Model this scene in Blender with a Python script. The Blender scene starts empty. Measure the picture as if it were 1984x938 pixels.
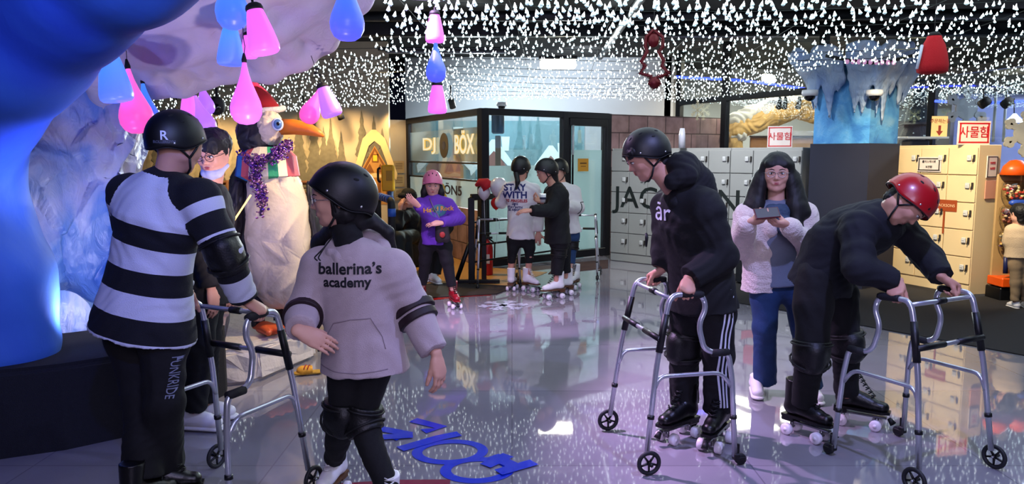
import bpy, bmesh, math, random
import numpy as np
from mathutils import Vector, Matrix, Quaternion
from mathutils.bvhtree import BVHTree
SC = bpy.context.scene
COL = SC.collection
random.seed(7)
RNG = np.random.default_rng(7)
V = Vector
PI = math.pi

# ------------------------------------------------------------------ camera
FPX = 1450.0                      # focal length in pixels of the 1984 px wide frame
CAMZ = 1.55
PITCH = math.atan(169.0 / FPX)
cam_d = bpy.data.cameras.new('camera')
cam_d.sensor_width = 36.0
cam_d.lens = 36.0 * FPX / 1984.0
cam_d.clip_start = 0.05
cam_d.clip_end = 100
cam = bpy.data.objects.new('camera', cam_d)
COL.objects.link(cam)
cam.location = (0, 0, CAMZ)
cam.rotation_euler = (PI / 2 - PITCH, 0, 0)
SC.camera = cam
CP, SP = math.cos(PITCH), math.sin(PITCH)


def ray(px, py):
    v = (469.0 - py) / FPX
    return V(((px - 992.0) / FPX, CP + v * SP, -SP + v * CP))


def P(px, py, d):
    """world point seen at pixel (px, py) at distance d into the hall"""
    r = ray(px, py)
    t = d / r.y
    return V((r.x * t, d, CAMZ + r.z * t))


def G(px, py, z=0.0):
    """world point seen at pixel (px, py) on the level z"""
    r = ray(px, py)
    t = (z - CAMZ) / r.z
    return V((r.x * t, r.y * t, z))


def D(px, d, z):
    """point at depth d and height z that is seen in pixel column px"""
    w = d * CP + (CAMZ - z) * SP
    return V(((px - 992.0) / FPX * w, d, z))


def yawof(x, y): return math.atan2(-x, y)


def lerp(a, b, t): return a + (b - a) * t


# ------------------------------------------------------------------ world, exposure, lights
SC.view_settings.view_transform = 'Standard'
SC.view_settings.look = 'None'
SC.view_settings.gamma = 1.0
SC.view_settings.exposure = 0.0
SC.view_settings.use_curve_mapping = False
SC.cycles.use_denoising = True
SC.cycles.max_bounces = 6
SC.cycles.glossy_bounces = 4
SC.cycles.transmission_bounces = 6
SC.cycles.transparent_max_bounces = 12
SC.cycles.sample_clamp_indirect = 3.0
SC.cycles.caustics_reflective = False
SC.cycles.caustics_refractive = False
world = bpy.data.worlds.new('world')
SC.world = world
world.use_nodes = True
world.node_tree.nodes['Background'].inputs[0].default_value = (0.10, 0.12, 0.3, 1)
world.node_tree.nodes['Background'].inputs[1].default_value = 0.02


def aim(o, target):
    d = V(target) - o.location
    o.rotation_euler = d.to_track_quat('-Z', 'Y').to_euler()


def area(name, loc, target, size, power, col, sy=None):
    l = bpy.data.lights.new(name, 'AREA')
    l.energy = power
    l.color = col
    l.shape = 'RECTANGLE'
    l.size = size
    l.size_y = sy or size
    o = bpy.data.objects.new(name, l)
    COL.objects.link(o)
    o.location = loc
    aim(o, target)
    return o


def spot(name, loc, target, power, col, ang=50, blend=.5, rad=.04):
    l = bpy.data.lights.new(name, 'SPOT')
    l.energy = power
    l.color = col
    l.spot_size = math.radians(ang)
    l.spot_blend = blend
    l.shadow_soft_size = rad
    o = bpy.data.objects.new(name, l)
    COL.objects.link(o)
    o.location = loc
    aim(o, target)
    return o


WARM = (1.0, .62, .25)
COOL = (.72, .88, 1.0)
BLUE = (.05, .12, 1.0)
VIOLET = (.55, .3, 1.0)

# area lights added overhead in place of the fairy-light net's glow
area('rink_fill_a', (1.2, 6.2, 3.3), (1.2, 6.2, 0), 4.0, 120, COOL)
area('rink_fill_b', (4.2, 4.6, 3.3), (4.2, 4.6, 0), 3.0, 60, COOL)
area('rink_fill_c', (0.3, 1.0, 3.2), (0.3, 2.6, 0), 2.0, 45, (.62, .66, 1.0))
area('camera_fill', (0.5, -1.6, 2.7), (0.0, 3.5, 1.0), 1.6, 95, (.70, .62, 1.0))  # added fill light behind the camera, no lamp of the hall
# coloured effect lights
spot('blue_wash_cave', (-.3, .6, 2.7), (-2.9, 3.5, 1.4), 200, BLUE, 60, .8)
spot('cyan_wash_cave', (.4, .6, 2.6), (-2.2, 3.2, 2.5), 95, (.3, .6, 1.0), 55, .9)
spot('white_wash_ice', (-2.35, 4.05, .62), (-3.1, 5.0, 1.7), 26, (.74, .72, 1.0), 150, .8)
spot('canopy_wash', (-1.0, 3.5, .9), (-1.9, 4.9, 2.3), 60, (1.0, .78, .90), 120, .9, .03)
spot('canopy_blue', (-2.3, 3.4, 1.2), (-2.0, 4.8, 2.3), 30, (.2, .25, 1.0), 120, .9, .05)
spot('violet_wash_floor', (-1.0, 4.8, 3.1), (-.8, 5.0, 0), 1500, (.78, .50, 1.0), 110, .9)
spot('blue_wash_floor', (1.6, 2.4, 3.1), (1.0, 3.8, 0), 260, (.38, .42, 1.0), 110, .9)
# warm lights
spot('penguin_warm', (-.55, 4.9, 2.45), (-1.75, 5.4, .9), 170, (1.0, .74, .38), 60, .6)
for i, x in enumerate((-2.75, -3.30, -4.35, -5.3)):
    spot('mural_spot', (x + .05, 11.75, 2.30), (x + .08, 12.6, 1.45), 120, WARM, 95, .8)
spot('partition_spot', (-1.9, 12.3, 2.3), (-2.0, 13.1, 1.5), 50, WARM, 80, .8)
spot('floor_warm', (-1.6, 9.7, 2.9), (-1.2, 9.6, 0), 230, (1.0, .66, .26), 110, .9, .1)
spot('booth_lamp', (.9, 13.6, 2.7), (.3, 10.7, .8), 1500, (.86, .97, 1.0), 110, .9, .08)
spot('booth_lamp', (-.6, 13.6, 2.7), (-1.15, 11.7, 1.2), 800, (.88, .96, 1.0), 110, .9, .08)
spot('booth_mural_lamp', (-.2, 12.6, 2.9), (-.3, 14.6, 1.3), 420, (.80, .95, 1.0), 120, .9, .08)
area('shop_lamp_a', (5.0, 13.8, 3.2), (5.0, 13.6, 0), 2.0, 520, (1.0, .88, .66))
area('shop_lamp_b', (8.2, 9.4, 3.2), (8.2, 9.4, 0), 2.0, 220, (.78, .82, 1.0))
spot('log_fill', (4.1, 11.6, 2.9), (4.6, 12.9, 2.2), 160, (1.0, .85, .6), 110, .8, .06)  # extra spot added to brighten the log arch
spot('locker_warm', (3.4, 6.6, 2.9), (5.0, 8.6, .9), 820, (1.0, .80, .52), 62, .8)
spot('locker_cool', (1.6, 8.2, 3.1), (2.6, 10, .8), 480, (.9, .93, 1.0), 95, .9, .1)
spot('rear_wall_fill', (1.3, 12.9, 3.25), (1.2, 14.6, 2.2), 260, (.85, .93, 1.0), 140, .9, .1)  # added spot that lifts the white wall above the booth




# ------------------------------------------------------------------ object helpers
def tag(o, label=None, cat=None, group=None, kind=None):
    if label: o['label'] = label
    if cat: o['category'] = cat
    if group: o['group'] = group
    if kind: o['kind'] = kind
    return o


def thing(name, label, cat, loc=(0, 0, 0), rotz=0, group=None):
    o = bpy.data.objects.new(name, None)
    COL.objects.link(o)
    o.location = loc
    o.rotation_euler = (0, 0, rotz)
    o.empty_display_size = .1
    return tag(o, label, cat, group)


def basis(o):
    return Matrix.LocRotScale(o.location, o.rotation_euler, o.scale)


def attach(o, parent, local=False):
    """o was modelled in world space (or in the parent's space when local)"""
    if parent is not None:
        o.parent = parent
        if parent.type == 'EMPTY' and not local:
            o.matrix_parent_inverse = basis(parent).inverted()


def copy_tree(o, parent=None):
    c = o.copy()
    COL.objects.link(c)
    if parent is not None:
        c.parent = parent
    for ch in list(o.children):
        copy_tree(ch, c)
    return c


def place(o, loc, rotz=0, scale=None, label=None, group=None):
    o.location = loc
    o.rotation_euler = (0, 0, rotz)
    if scale: o.scale = (scale,) * 3
    return tag(o, label, None, group)


def np_mesh(name, v, f, smooth=True, attrs=None, nside=4):
    """v (n,3) array; f (m,nside) array"""
    me = bpy.data.meshes.new(name)
    n, m = len(v), len(f)
    me.vertices.add(n)
    me.vertices.foreach_set('co', np.asarray(v, np.float32).ravel())
    me.loops.add(m * nside)
    me.loops.foreach_set('vertex_index', np.asarray(f, np.int32).ravel())
    me.polygons.add(m)
    me.polygons.foreach_set('loop_start', np.arange(0, m * nside, nside, dtype=np.int32))
    try:
        me.polygons.foreach_set('loop_total', np.full(m, nside, np.int32))
    except Exception:
        pass
    me.polygons.foreach_set('use_smooth', np.full(m, smooth, bool))
    me.update(calc_edges=True)
    for k, a in (attrs or {}).items():
        at = me.attributes.new(k, 'FLOAT', 'POINT')
        at.data.foreach_set('value', np.asarray(a, np.float32))
    return me


def link(name, me, mat, parent=None, local=False):
    o = bpy.data.objects.new(name, me)
    COL.objects.link(o)
    if mat is not None:
        for m in (mat if isinstance(mat, (list, tuple)) else [mat]):
            me.materials.append(m)
    attach(o, parent, local)
    return o


def frame_from(z, hint=V((0, 0, 1))):
    z = z.normalized()
    if abs(z.dot(hint)) > .98:
        hint = V((0, 1, 0)) if abs(z.y) < .9 else V((1, 0, 0))
    x = hint.cross(z).normalized()
    y = z.cross(x)
    return Matrix((x, y, z)).transposed()


class MB:
    """collects shapes and links them as one mesh object"""

    def __init__(s):
        s.v, s.f, s.sm = [], [], []

    def add(s, vs, fs, smooth=False, M=None):
        b = len(s.v)
        for p in vs:
            p = V(p)
            s.v.append(M @ p if M is not None else p)
        for f in fs:
            s.f.append([i + b for i in f])
            s.sm.append(smooth)
        return s

    def box(s, c, size, M=None, bev=0.0, rz=0, R=None):
        """box with chamfered edges"""
        bm = bmesh.new()
        bmesh.ops.create_cube(bm, size=1)
        bmesh.ops.scale(bm, vec=V(size), verts=bm.verts)
        if bev:
            bmesh.ops.bevel(bm, geom=bm.edges[:], offset=min(bev, min(size) * .45), segments=1, affect='EDGES')
        T = Matrix.Translation(V(c))
        if rz: T = T @ Matrix.Rotation(rz, 4, 'Z')
        if R is not None: T = T @ R.to_4x4()
        if M is not None: T = M @ T
        bm.verts.index_update()
        s.add([v.co for v in bm.verts], [[v.index for v in f.verts] for f in bm.faces], False, T)
        bm.free()
        return s

    def tube(s, pts, r, n=10, M=None, closed=False, caps=True):
        """round tube along points; r number or list"""
        pts = [V(p) for p in pts]
        m = len(pts)
        rs = r if isinstance(r, (list, tuple)) else [r] * m
        vs, fs = [], []
        up = None
        for i, p in enumerate(pts):
            a = pts[i - 1] if (i > 0 or closed) else p
            b = pts[(i + 1) % m] if (i < m - 1 or closed) else p
            t = (b - a)
            if t.length < 1e-9: t = V((0, 0, 1))
            t.normalize()
            if up is None:
                up = frame_from(t).col[0].copy()
            x = (up - t * up.dot(t))
            if x.length < 1e-6: x = frame_from(t).col[0].copy()
            x.normalize()
            up = x
            y = t.cross(x)
            for k in range(n):
                an = 2 * PI * k / n
                vs.append(p + (x * math.cos(an) + y * math.sin(an)) * rs[i])
        for i in range(m if closed else m - 1):
            j = (i + 1) % m
            for k in range(n):
                k2 = (k + 1) % n
                fs.append([i * n + k, i * n + k2, j * n + k2, j * n + k])
        if caps and not closed:
            fs.append(list(range(n))[::-1])
            fs.append([(m - 1) * n + k for k in range(n)])
        return s.add(vs, fs, True, M)

    def lathe(s, prof, n=20, M=None, smooth=True):
        """profile of (r, z) turned about z"""
        vs, fs = [], []
        for r, z in prof:
            for k in range(n):
                a = 2 * PI * k / n
                vs.append((r * math.cos(a), r * math.sin(a), z))
        m = len(prof)
        for i in range(m - 1):
            for k in range(n):
                k2 = (k + 1) % n
                fs.append([i * n + k, i * n + k2, (i + 1) * n + k2, (i + 1) * n + k])
        fs.append(list(range(n))[::-1])
        fs.append([(m - 1) * n + k for k in range(n)])
        return s.add(vs, fs, smooth, M)

    def cyl(s, a, b, r, n=16, r2=None):
        return s.tube([a, b], [r, r if r2 is None else r2], n)

    def ell(s, c, rad, n=14, m=9, M=None, R=None):
        vs, fs = [], []
        for i in range(m + 1):
            t = PI * i / m
            for k in range(n):
                a = 2 * PI * k / n
                vs.append(V((rad[0] * math.sin(t) * math.cos(a), rad[1] * math.sin(t) * math.sin(a), rad[2] * math.cos(t))))
        for i in range(m):
            for k in range(n):
                k2 = (k + 1) % n
                fs.append([i * n + k, (i + 1) * n + k, (i + 1) * n + k2, i * n + k2])
        T = Matrix.Translation(V(c))
        if R is not None: T = T @ R.to_4x4()
        if M is not None: T = M @ T
        return s.add(vs, fs, True, T)

    def prism(s, poly, M, depth):
        """2-D outline extruded along local z by depth"""
        n = len(poly)
        vs = [V((x, y, 0)) for x, y in poly] + [V((x, y, depth)) for x, y in poly]
        fs = [list(range(n))[::-1], list(range(n, 2 * n))] + [[i, (i + 1) % n, n + (i + 1) % n, n + i] for i in range(n)]
        return s.add(vs, fs, False, M)

    def mesh(s, name='mesh'):
        me = bpy.data.meshes.new(name)
        me.from_pydata([tuple(p) for p in s.v], [], s.f)
        me.polygons.foreach_set('use_smooth', s.sm)
        me.update()
        return me

    def build(s, name, mat, parent=None, local=False):
        return link(name, s.mesh(name), mat, parent, local)


def arc(c, r, a0, a1, n, ex, ey):
    return [V(c) + V(ex) * (r * math.cos(a0 + (a1 - a0) * i / n)) + V(ey) * (r * math.sin(a0 + (a1 - a0) * i / n)) for i in range(n + 1)]


def round_path(pts, rad, n=5):
    """polyline with rounded corners"""
    pts = [V(p) for p in pts]
    out = [pts[0]]
    for i in range(1, len(pts) - 1):
        p, a, b = pts[i], pts[i - 1], pts[i + 1]
        u, w = (a - p), (b - p)
        r = min(rad, u.length * .49, w.length * .49)
        u.normalize(); w.normalize()
        p0, p2 = p + u * r, p + w * r
        for k in range(n + 1):
            t = k / n
            out.append(p0 * (1 - t) ** 2 + p * 2 * t * (1 - t) + p2 * t * t)
    out.append(pts[-1])
    return out


# ------------------------------------------------------------------ materials
def lin(h):
    if isinstance(h, str):
        h = h.lstrip('#')
        c = [int(h[i:i + 2], 16) / 255 for i in (0, 2, 4)]
        return tuple((x / 12.92 if x <= .04045 else ((x + .055) / 1.055) ** 2.4) for x in c) + (1,)
    return tuple(h) + (1,)


MATS = {}


def nm(nt, t, **kw):
    n = nt.nodes.new('ShaderNode' + t)
    for k, v in kw.items():
        setattr(n, k, v)
    return n


def mat(name, col, rough=.6, metal=0.0, var=.12, vs=6.0, bump=0.0, bs=60.0, emis=None, es=1.0, coat=0.0, spec=.5, sheen=0.0, stretch=(1, 1, 1), alpha=1.0, trans=0.0, ior=1.45):
    """procedural principled material: noise breaks up the colour, roughness and surface"""
    if name in MATS: return MATS[name]
    m = bpy.data.materials.new(name)
    m.use_nodes = True
    nt = m.node_tree
    b = nt.nodes['Principled BSDF']
    L = nt.links.new
    tc = nm(nt, 'TexCoord')
    mp = nm(nt, 'Mapping')
    mp.inputs['Scale'].default_value = stretch
    L(tc.outputs['Object'], mp.inputs[0])
    n = nm(nt, 'TexNoise')
    n.inputs['Scale'].default_value = vs
    n.inputs['Detail'].default_value = 4
    L(mp.outputs[0], n.inputs['Vector'])
    mx = nm(nt, 'Mix', data_type='RGBA')
    c = lin(col)
    mx.inputs['A'].default_value = tuple(x * (1 - var) for x in c[:3]) + (1,)
    mx.inputs['B'].default_value = tuple(min(1, x * (1 + var)) for x in c[:3]) + (1,)
    L(n.outputs['Fac'], mx.inputs['Factor'])
    L(mx.outputs['Result'], b.inputs['Base Color'])
    b.inputs['Roughness'].default_value = rough
    b.inputs['Metallic'].default_value = metal
    b.inputs['Specular IOR Level'].default_value = spec
    b.inputs['Coat Weight'].default_value = coat
    b.inputs['Coat Roughness'].default_value = .1
    b.inputs['Sheen Weight'].default_value = sheen
    b.inputs['IOR'].default_value = ior
    b.inputs['Transmission Weight'].default_value = trans
    b.inputs['Alpha'].default_value = alpha
    if emis is not None:
        b.inputs['Emission Color'].default_value = lin(emis)
        b.inputs['Emission Strength'].default_value = es
    if bump:
        n2 = nm(nt, 'TexNoise')
        n2.inputs['Scale'].default_value = bs
        n2.inputs['Detail'].default_value = 3
        L(mp.outputs[0], n2.inputs['Vector'])
        bp = nm(nt, 'Bump')
        bp.inputs['Strength'].default_value = bump
        bp.inputs['Distance'].default_value = .01
        L(n2.outputs['Fac'], bp.inputs['Height'])
        L(bp.outputs[0], b.inputs['Normal'])
    MATS[name] = m
    return m


def emit(name, col, s=1.0):
    return mat(name, (0.02, 0.02, 0.02), .5, emis=col, es=s)


def set_base(m, sock):
    b = m.node_tree.nodes['Principled BSDF']
    m.node_tree.links.new(sock, b.inputs['Base Color'])


def ramp(nt, stops, interp='LINEAR'):
    r = nm(nt, 'ValToRGB')
    r.color_ramp.interpolation = interp
    e = r.color_ramp.elements
    while len(e) > 1: e.remove(e[-1])
    e[0].position = stops[0][0]
    e[0].color = lin(stops[0][1])
    for p, c in stops[1:]:
        x = e.new(p)
        x.color = lin(c)
    return r


# ------------------------------------------------------------------ text
def text_mesh(body, size, extrude=.002, res=3, space=1.0, bold=0.0, align='CENTER', sx=1.0):
    c = bpy.data.curves.new('t', 'FONT')
    c.body = body
    c.size = size
    c.extrude = extrude
    c.offset = bold
    c.align_x = align
    c.align_y = 'CENTER'
    c.resolution_u = res
    c.space_character = space
    o = bpy.data.objects.new('t', c)
    COL.objects.link(o)
    dg = bpy.context.evaluated_depsgraph_get()
    me = bpy.data.meshes.new_from_object(o.evaluated_get(dg))
    bpy.data.objects.remove(o)
    me.materials.clear()
    if sx != 1.0:
        for v in me.vertices: v.co.x *= sx
    return me


def text_obj(name, body, size, M, m, parent=None, **kw):
    me = text_mesh(body, size, **kw)
    me.transform(M)
    return link(name, me, m, parent)


def plane_M(origin, xdir, ydir):
    x = V(xdir).normalized()
    y = V(ydir)
    y = (y - x * y.dot(x)).normalized()
    z = x.cross(y)
    M = Matrix((x, y, z)).transposed().to_4x4()
    M.translation = V(origin)
    return M


def decal(name, me, M, target, m, parent, off=.0025, cuts=2, maxd=.5):
    """lay a flat mesh (xy plane, facing +z) on the surface of the target mesh"""
    bm = bmesh.new()
    bm.from_mesh(me)
    bmesh.ops.triangulate(bm, faces=bm.faces[:])
    for _ in range(cuts):
        bmesh.ops.subdivide_edges(bm, edges=bm.edges[:], cuts=1, use_grid_fill=False)
    bmt = bmesh.new(); bmt.from_mesh(target.data)
    tree = BVHTree.FromBMesh(bmt)
    bmt.free()
    n = (M.to_3x3() @ V((0, 0, 1))).normalized()
    for v in bm.verts:
        z = v.co.z
        p = M @ V((v.co.x, v.co.y, 0))
        h = tree.ray_cast(p + n * maxd * .5, -n, maxd)
        if h[0] is None:
            h = tree.find_nearest(p)
        if h[0] is not None:
            v.co = h[0] + n * (off + max(z, 0))
        else:
            v.co = p
    out = bpy.data.meshes.new(name)
    bm.to_mesh(out)
    bm.free()
    return link(name, out, m, parent)


# ------------------------------------------------------------------ smooth organic surfaces
class Pr:
    __slots__ = ('a', 'b', 'ra', 'rb', 'k', 's', 'q', 'u', 'cap')

    def __init__(p, a, b, ra, rb=None, k=.02, side=None, q=1.0, u=(0, 0), cap=(0, 0)):
        p.a, p.b = V(a), V(b)
        if (p.b - p.a).length < 1e-4: p.b = p.a + V((0, 0, 1e-3))
        p.ra, p.rb, p.k, p.s, p.q, p.u, p.cap = ra, (ra if rb is None else rb), k, side, q, u, cap

    def dist(p, X, Y, Z, want_h=False):
        d = p.b - p.a
        L = d.length
        w = d / L
        s = p.s if p.s is not None else frame_from(w).col[0]
        s = V(s)
        s = s - w * s.dot(w)
        if s.length < 1e-5: s = frame_from(w).col[0].copy()
        s.normalize()
        t = w.cross(s)
        x0, y0, z0 = X - p.a.x, Y - p.a.y, Z - p.a.z
        x = x0 * w.x + y0 * w.y + z0 * w.z
        y = x0 * s.x + y0 * s.y + z0 * s.z
        z = (x0 * t.x + y0 * t.y + z0 * t.z) / p.q
        h = np.clip(x / L, 0, 1)
        r = p.ra + (p.rb - p.ra) * h
        dx = x - h * L
        l2 = dx * dx + y * y + z * z
        l = np.sqrt(l2) + 1e-6
        if p.q != 1.0:
            g = np.sqrt(dx * dx + y * y + (z / p.q) ** 2) / l
            dd = (l - r) / np.maximum(g, .2)
        else:
            dd = l - r
        if p.cap[0]: dd = np.maximum(dd, -x)
        if p.cap[1]: dd = np.maximum(dd, x - L)
        if want_h: return dd, h
        return dd


def sdf_mesh(name, prims, h, noise=0.0, nscale=9.0, seed=0, smooth=True, fold=None):
    mg = .02 + 2 * h
    lo = np.array([1e9] * 3)
    hi = -lo
    for p in prims:
        R = max(p.ra, p.rb) * max(1.0, p.q) + mg
        for c in (p.a, p.b):
            lo = np.minimum(lo, np.array(c) - R)
            hi = np.maximum(hi, np.array(c) + R)
    n = np.ceil((hi - lo) / h).astype(int) + 1
    f = np.full(tuple(n), .06, np.float32)
    ax = [(lo[i] + h * np.arange(n[i])).astype(np.float32) for i in range(3)]
    for p in prims:
        m = p.k + 2 * h + .003
        R = max(p.ra, p.rb) * max(1.0, p.q) + m
        a = np.minimum(np.array(p.a), np.array(p.b)) - R
        b = np.maximum(np.array(p.a), np.array(p.b)) + R
        i0 = np.maximum(((a - lo) / h).astype(int), 0)
        i1 = np.minimum(((b - lo) / h).astype(int) + 2, n)
        sl = tuple(slice(i0[i], i1[i]) for i in range(3))
        X = ax[0][sl[0]][:, None, None]
        Y = ax[1][sl[1]][None, :, None]
        Z = ax[2][sl[2]][None, None, :]
        d = p.dist(X, Y, Z)
        g = f[sl]
        if p.k > 1e-5:
            hh = np.maximum(p.k - np.abs(g - d), 0) / p.k
            f[sl] = np.minimum(g, d) - hh * hh * p.k * .25
        else:
            f[sl] = np.minimum(g, d)
    f[0], f[-1] = .05, .05
    f[:, 0], f[:, -1] = .05, .05
    f[:, :, 0], f[:, :, -1] = .05, .05
    ins = f < 0
    nx, ny, nz = f.shape
    C = [(i, j, k) for i in (0, 1) for j in (0, 1) for k in (0, 1)]
    c = np.zeros((nx - 1, ny - 1, nz - 1), np.uint8)
    for i, j, k in C:
        c += ins[i:nx - 1 + i, j:ny - 1 + j, k:nz - 1 + k]
    act = (c > 0) & (c < 8)
    ids = np.argwhere(act)
    idx = np.full(c.shape, -1, np.int32)
    idx[act] = np.arange(len(ids))
    pos = np.zeros((len(ids), 3))
    cnt = np.zeros(len(ids))
    fv = {cc: f[ids[:, 0] + cc[0], ids[:, 1] + cc[1], ids[:, 2] + cc[2]] for cc in C}
    for c0 in C:
        for axi in range(3):
            if c0[axi]: continue
            c1 = tuple(c0[q] + (1 if q == axi else 0) for q in range(3))
            f0, f1 = fv[c0], fv[c1]
            m = (f0 < 0) != (f1 < 0)
            t = np.where(m, f0 / np.where(m, f0 - f1, 1), 0)
            for q in range(3):
                pos[:, q] += np.where(m, c0[q] + (t if q == axi else 0), 0)
            cnt += m
    pos = ids + pos / cnt[:, None]
    v = lo + pos * h
    faces = []
    for axi in range(3):
        A = [slice(None)] * 3
        B = [slice(None)] * 3
        A[axi] = slice(0, -1)
        B[axi] = slice(1, None)
        s0, s1 = ins[tuple(A)], ins[tuple(B)]
        e = np.argwhere(s0 != s1)
        o1, o2 = (axi + 1) % 3, (axi + 2) % 3
        ok = (e[:, o1] > 0) & (e[:, o2] > 0) & (e[:, o1] < f.shape[o1] - 1) & (e[:, o2] < f.shape[o2] - 1)
        e = e[ok]
        sg = s0[e[:, 0], e[:, 1], e[:, 2]]

        def cell(d1, d2):
            q = e.copy()
            q[:, o1] -= d1
            q[:, o2] -= d2
            return idx[q[:, 0], q[:, 1], q[:, 2]]
        Q = np.stack([cell(1, 1), cell(0, 1), cell(0, 0), cell(1, 0)], 1)
        Q[~sg] = Q[~sg][:, ::-1]
        faces.append(Q)
    F_ = np.concatenate(faces)
    F_ = F_[(F_ >= 0).all(1)]
    # position along the limb or trunk, from the closest shape
    best = np.full(len(v), 1e9)
    uu = np.zeros(len(v))
    X, Y, Z = v[:, 0], v[:, 1], v[:, 2]
    if any(p.u != (0, 0) for p in prims):
        for p in prims:
            d, hh = p.dist(X, Y, Z, True)
            u_ = p.u[0] + (p.u[1] - p.u[0]) * hh
            w = d < best
            uu = np.where(w, u_, uu)
            best = np.where(w, d, best)
    if noise:
        a, b_, c_ = v[F_[:, 0]], v[F_[:, 1]], v[F_[:, 2]]
        fn = np.cross(b_ - a, c_ - a)
        vn = np.zeros_like(v)
        for q in range(4):
            np.add.at(vn, F_[:, q], fn)
        vn /= np.linalg.norm(vn, axis=1)[:, None] + 1e-12
        v = v + vn * (noise * folds(v, nscale, seed))[:, None]
    return np_mesh(name, v, F_, smooth, {'u': uu})


def folds(v, s, seed=0):
    r = np.random.default_rng(seed + 11)
    o = r.uniform(0, 6, 9)
    x, y, z = v[:, 0] * s, v[:, 1] * s, v[:, 2] * s
    wx = x + 1.3 * np.sin(1.1 * z + o[0]) + .6 * np.sin(2.3 * y + o[1])
    wz = z + 1.2 * np.sin(1.3 * x + o[2]) + .7 * np.sin(1.9 * y + o[3])
    wy = y + .9 * np.sin(1.7 * z + o[4])
    n = np.sin(1.6 * wx + 1.1 * wz + o[5]) * np.sin(1.2 * wy + 2.4 * wz + o[6]) + .5 * np.sin(3.7 * wx + 2.9 * wy + o[7]) * np.sin(4.3 * wz - 2 * wx + o[8])
    return np.sign(n) * np.abs(n) ** .8 * .7


def sdf(name, prims, h, m, parent=None, **kw):
    return link(name, sdf_mesh(name, prims, h, **kw), m, parent)


# ------------------------------------------------------------------ the hall: floor, ceiling, walls
def struct(name, mb, m, parent=None):
    o = mb.build(name, m, parent)
    if parent is None: o['kind'] = 'structure'
    return o


def floor_mat():
    m = mat('polished_floor', '#6f6c72', .1, var=.1, vs=1.2, spec=.6)
    nt = m.node_tree
    b = nt.nodes['Principled BSDF']
    L = nt.links.new
    tc = nm(nt, 'TexCoord')
    br = nm(nt, 'TexBrick')
    br.offset = 0
    br.inputs['Color1'].default_value = lin('#8b8890')
    br.inputs['Color2'].default_value = lin('#959199')
    br.inputs['Mortar'].default_value = lin('#77747c')
    br.inputs['Scale'].default_value = 1.0
    br.inputs['Mortar Size'].default_value = .004
    br.inputs['Brick Width'].default_value = 1.2
    br.inputs['Row Height'].default_value = 1.2
    L(tc.outputs['Object'], br.inputs['Vector'])
    n = nm(nt, 'TexNoise')
    n.inputs['Scale'].default_value = 1.3
    n.inputs['Detail'].default_value = 6
    L(tc.outputs['Object'], n.inputs['Vector'])
    mx = nm(nt, 'Mix', data_type='RGBA', blend_type='MULTIPLY')
    mx.inputs['Factor'].default_value = .5
    L(br.outputs['Color'], mx.inputs['A'])
    r = ramp(nt, [(.3, '#b8b4b0'), (.7, '#ffffff')])
    L(n.outputs['Fac'], r.inputs['Fac'])
    L(r.outputs['Color'], mx.inputs['B'])
    L(mx.outputs['Result'], b.inputs['Base Color'])
    mr = nm(nt, 'MapRange')
    mr.inputs['To Min'].default_value = .02
    mr.inputs['To Max'].default_value = .055
    L(n.outputs['Fac'], mr.inputs['Value'])
    L(mr.outputs['Result'], b.inputs['Roughness'])
    n2 = nm(nt, 'TexNoise')
    n2.inputs['Scale'].default_value = 9
    n2.inputs['Detail'].default_value = 5
    L(tc.outputs['Object'], n2.inputs['Vector'])
    bp = nm(nt, 'Bump')
    bp.inputs['Strength'].default_value = .014
    bp.inputs['Distance'].default_value = .01
    L(n2.outputs['Fac'], bp.inputs['Height'])
    L(bp.outputs[0], b.inputs['Normal'])
    b.inputs['Coat Weight'].default_value = .5
    b.inputs['Coat Roughness'].default_value = .03
    return m


struct('floor', MB().box((0, 7.5, -.1), (22, 20, .2)), floor_mat())
CEIL = mat('dark_ceiling', '#0b0c0e', .9, var=.4, vs=3)
struct('ceiling', MB().box((0, 7.5, 3.45), (22, 20, .1)), CEIL)
WHITEW = mat('white_plaster', '#8f959c', .85, var=.05, vs=3, bump=.05)
MURAL = mat('mural_base', '#a8a08e', .85, var=.25, vs=1.6, bump=.05, stretch=(1, 1, .6))


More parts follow.
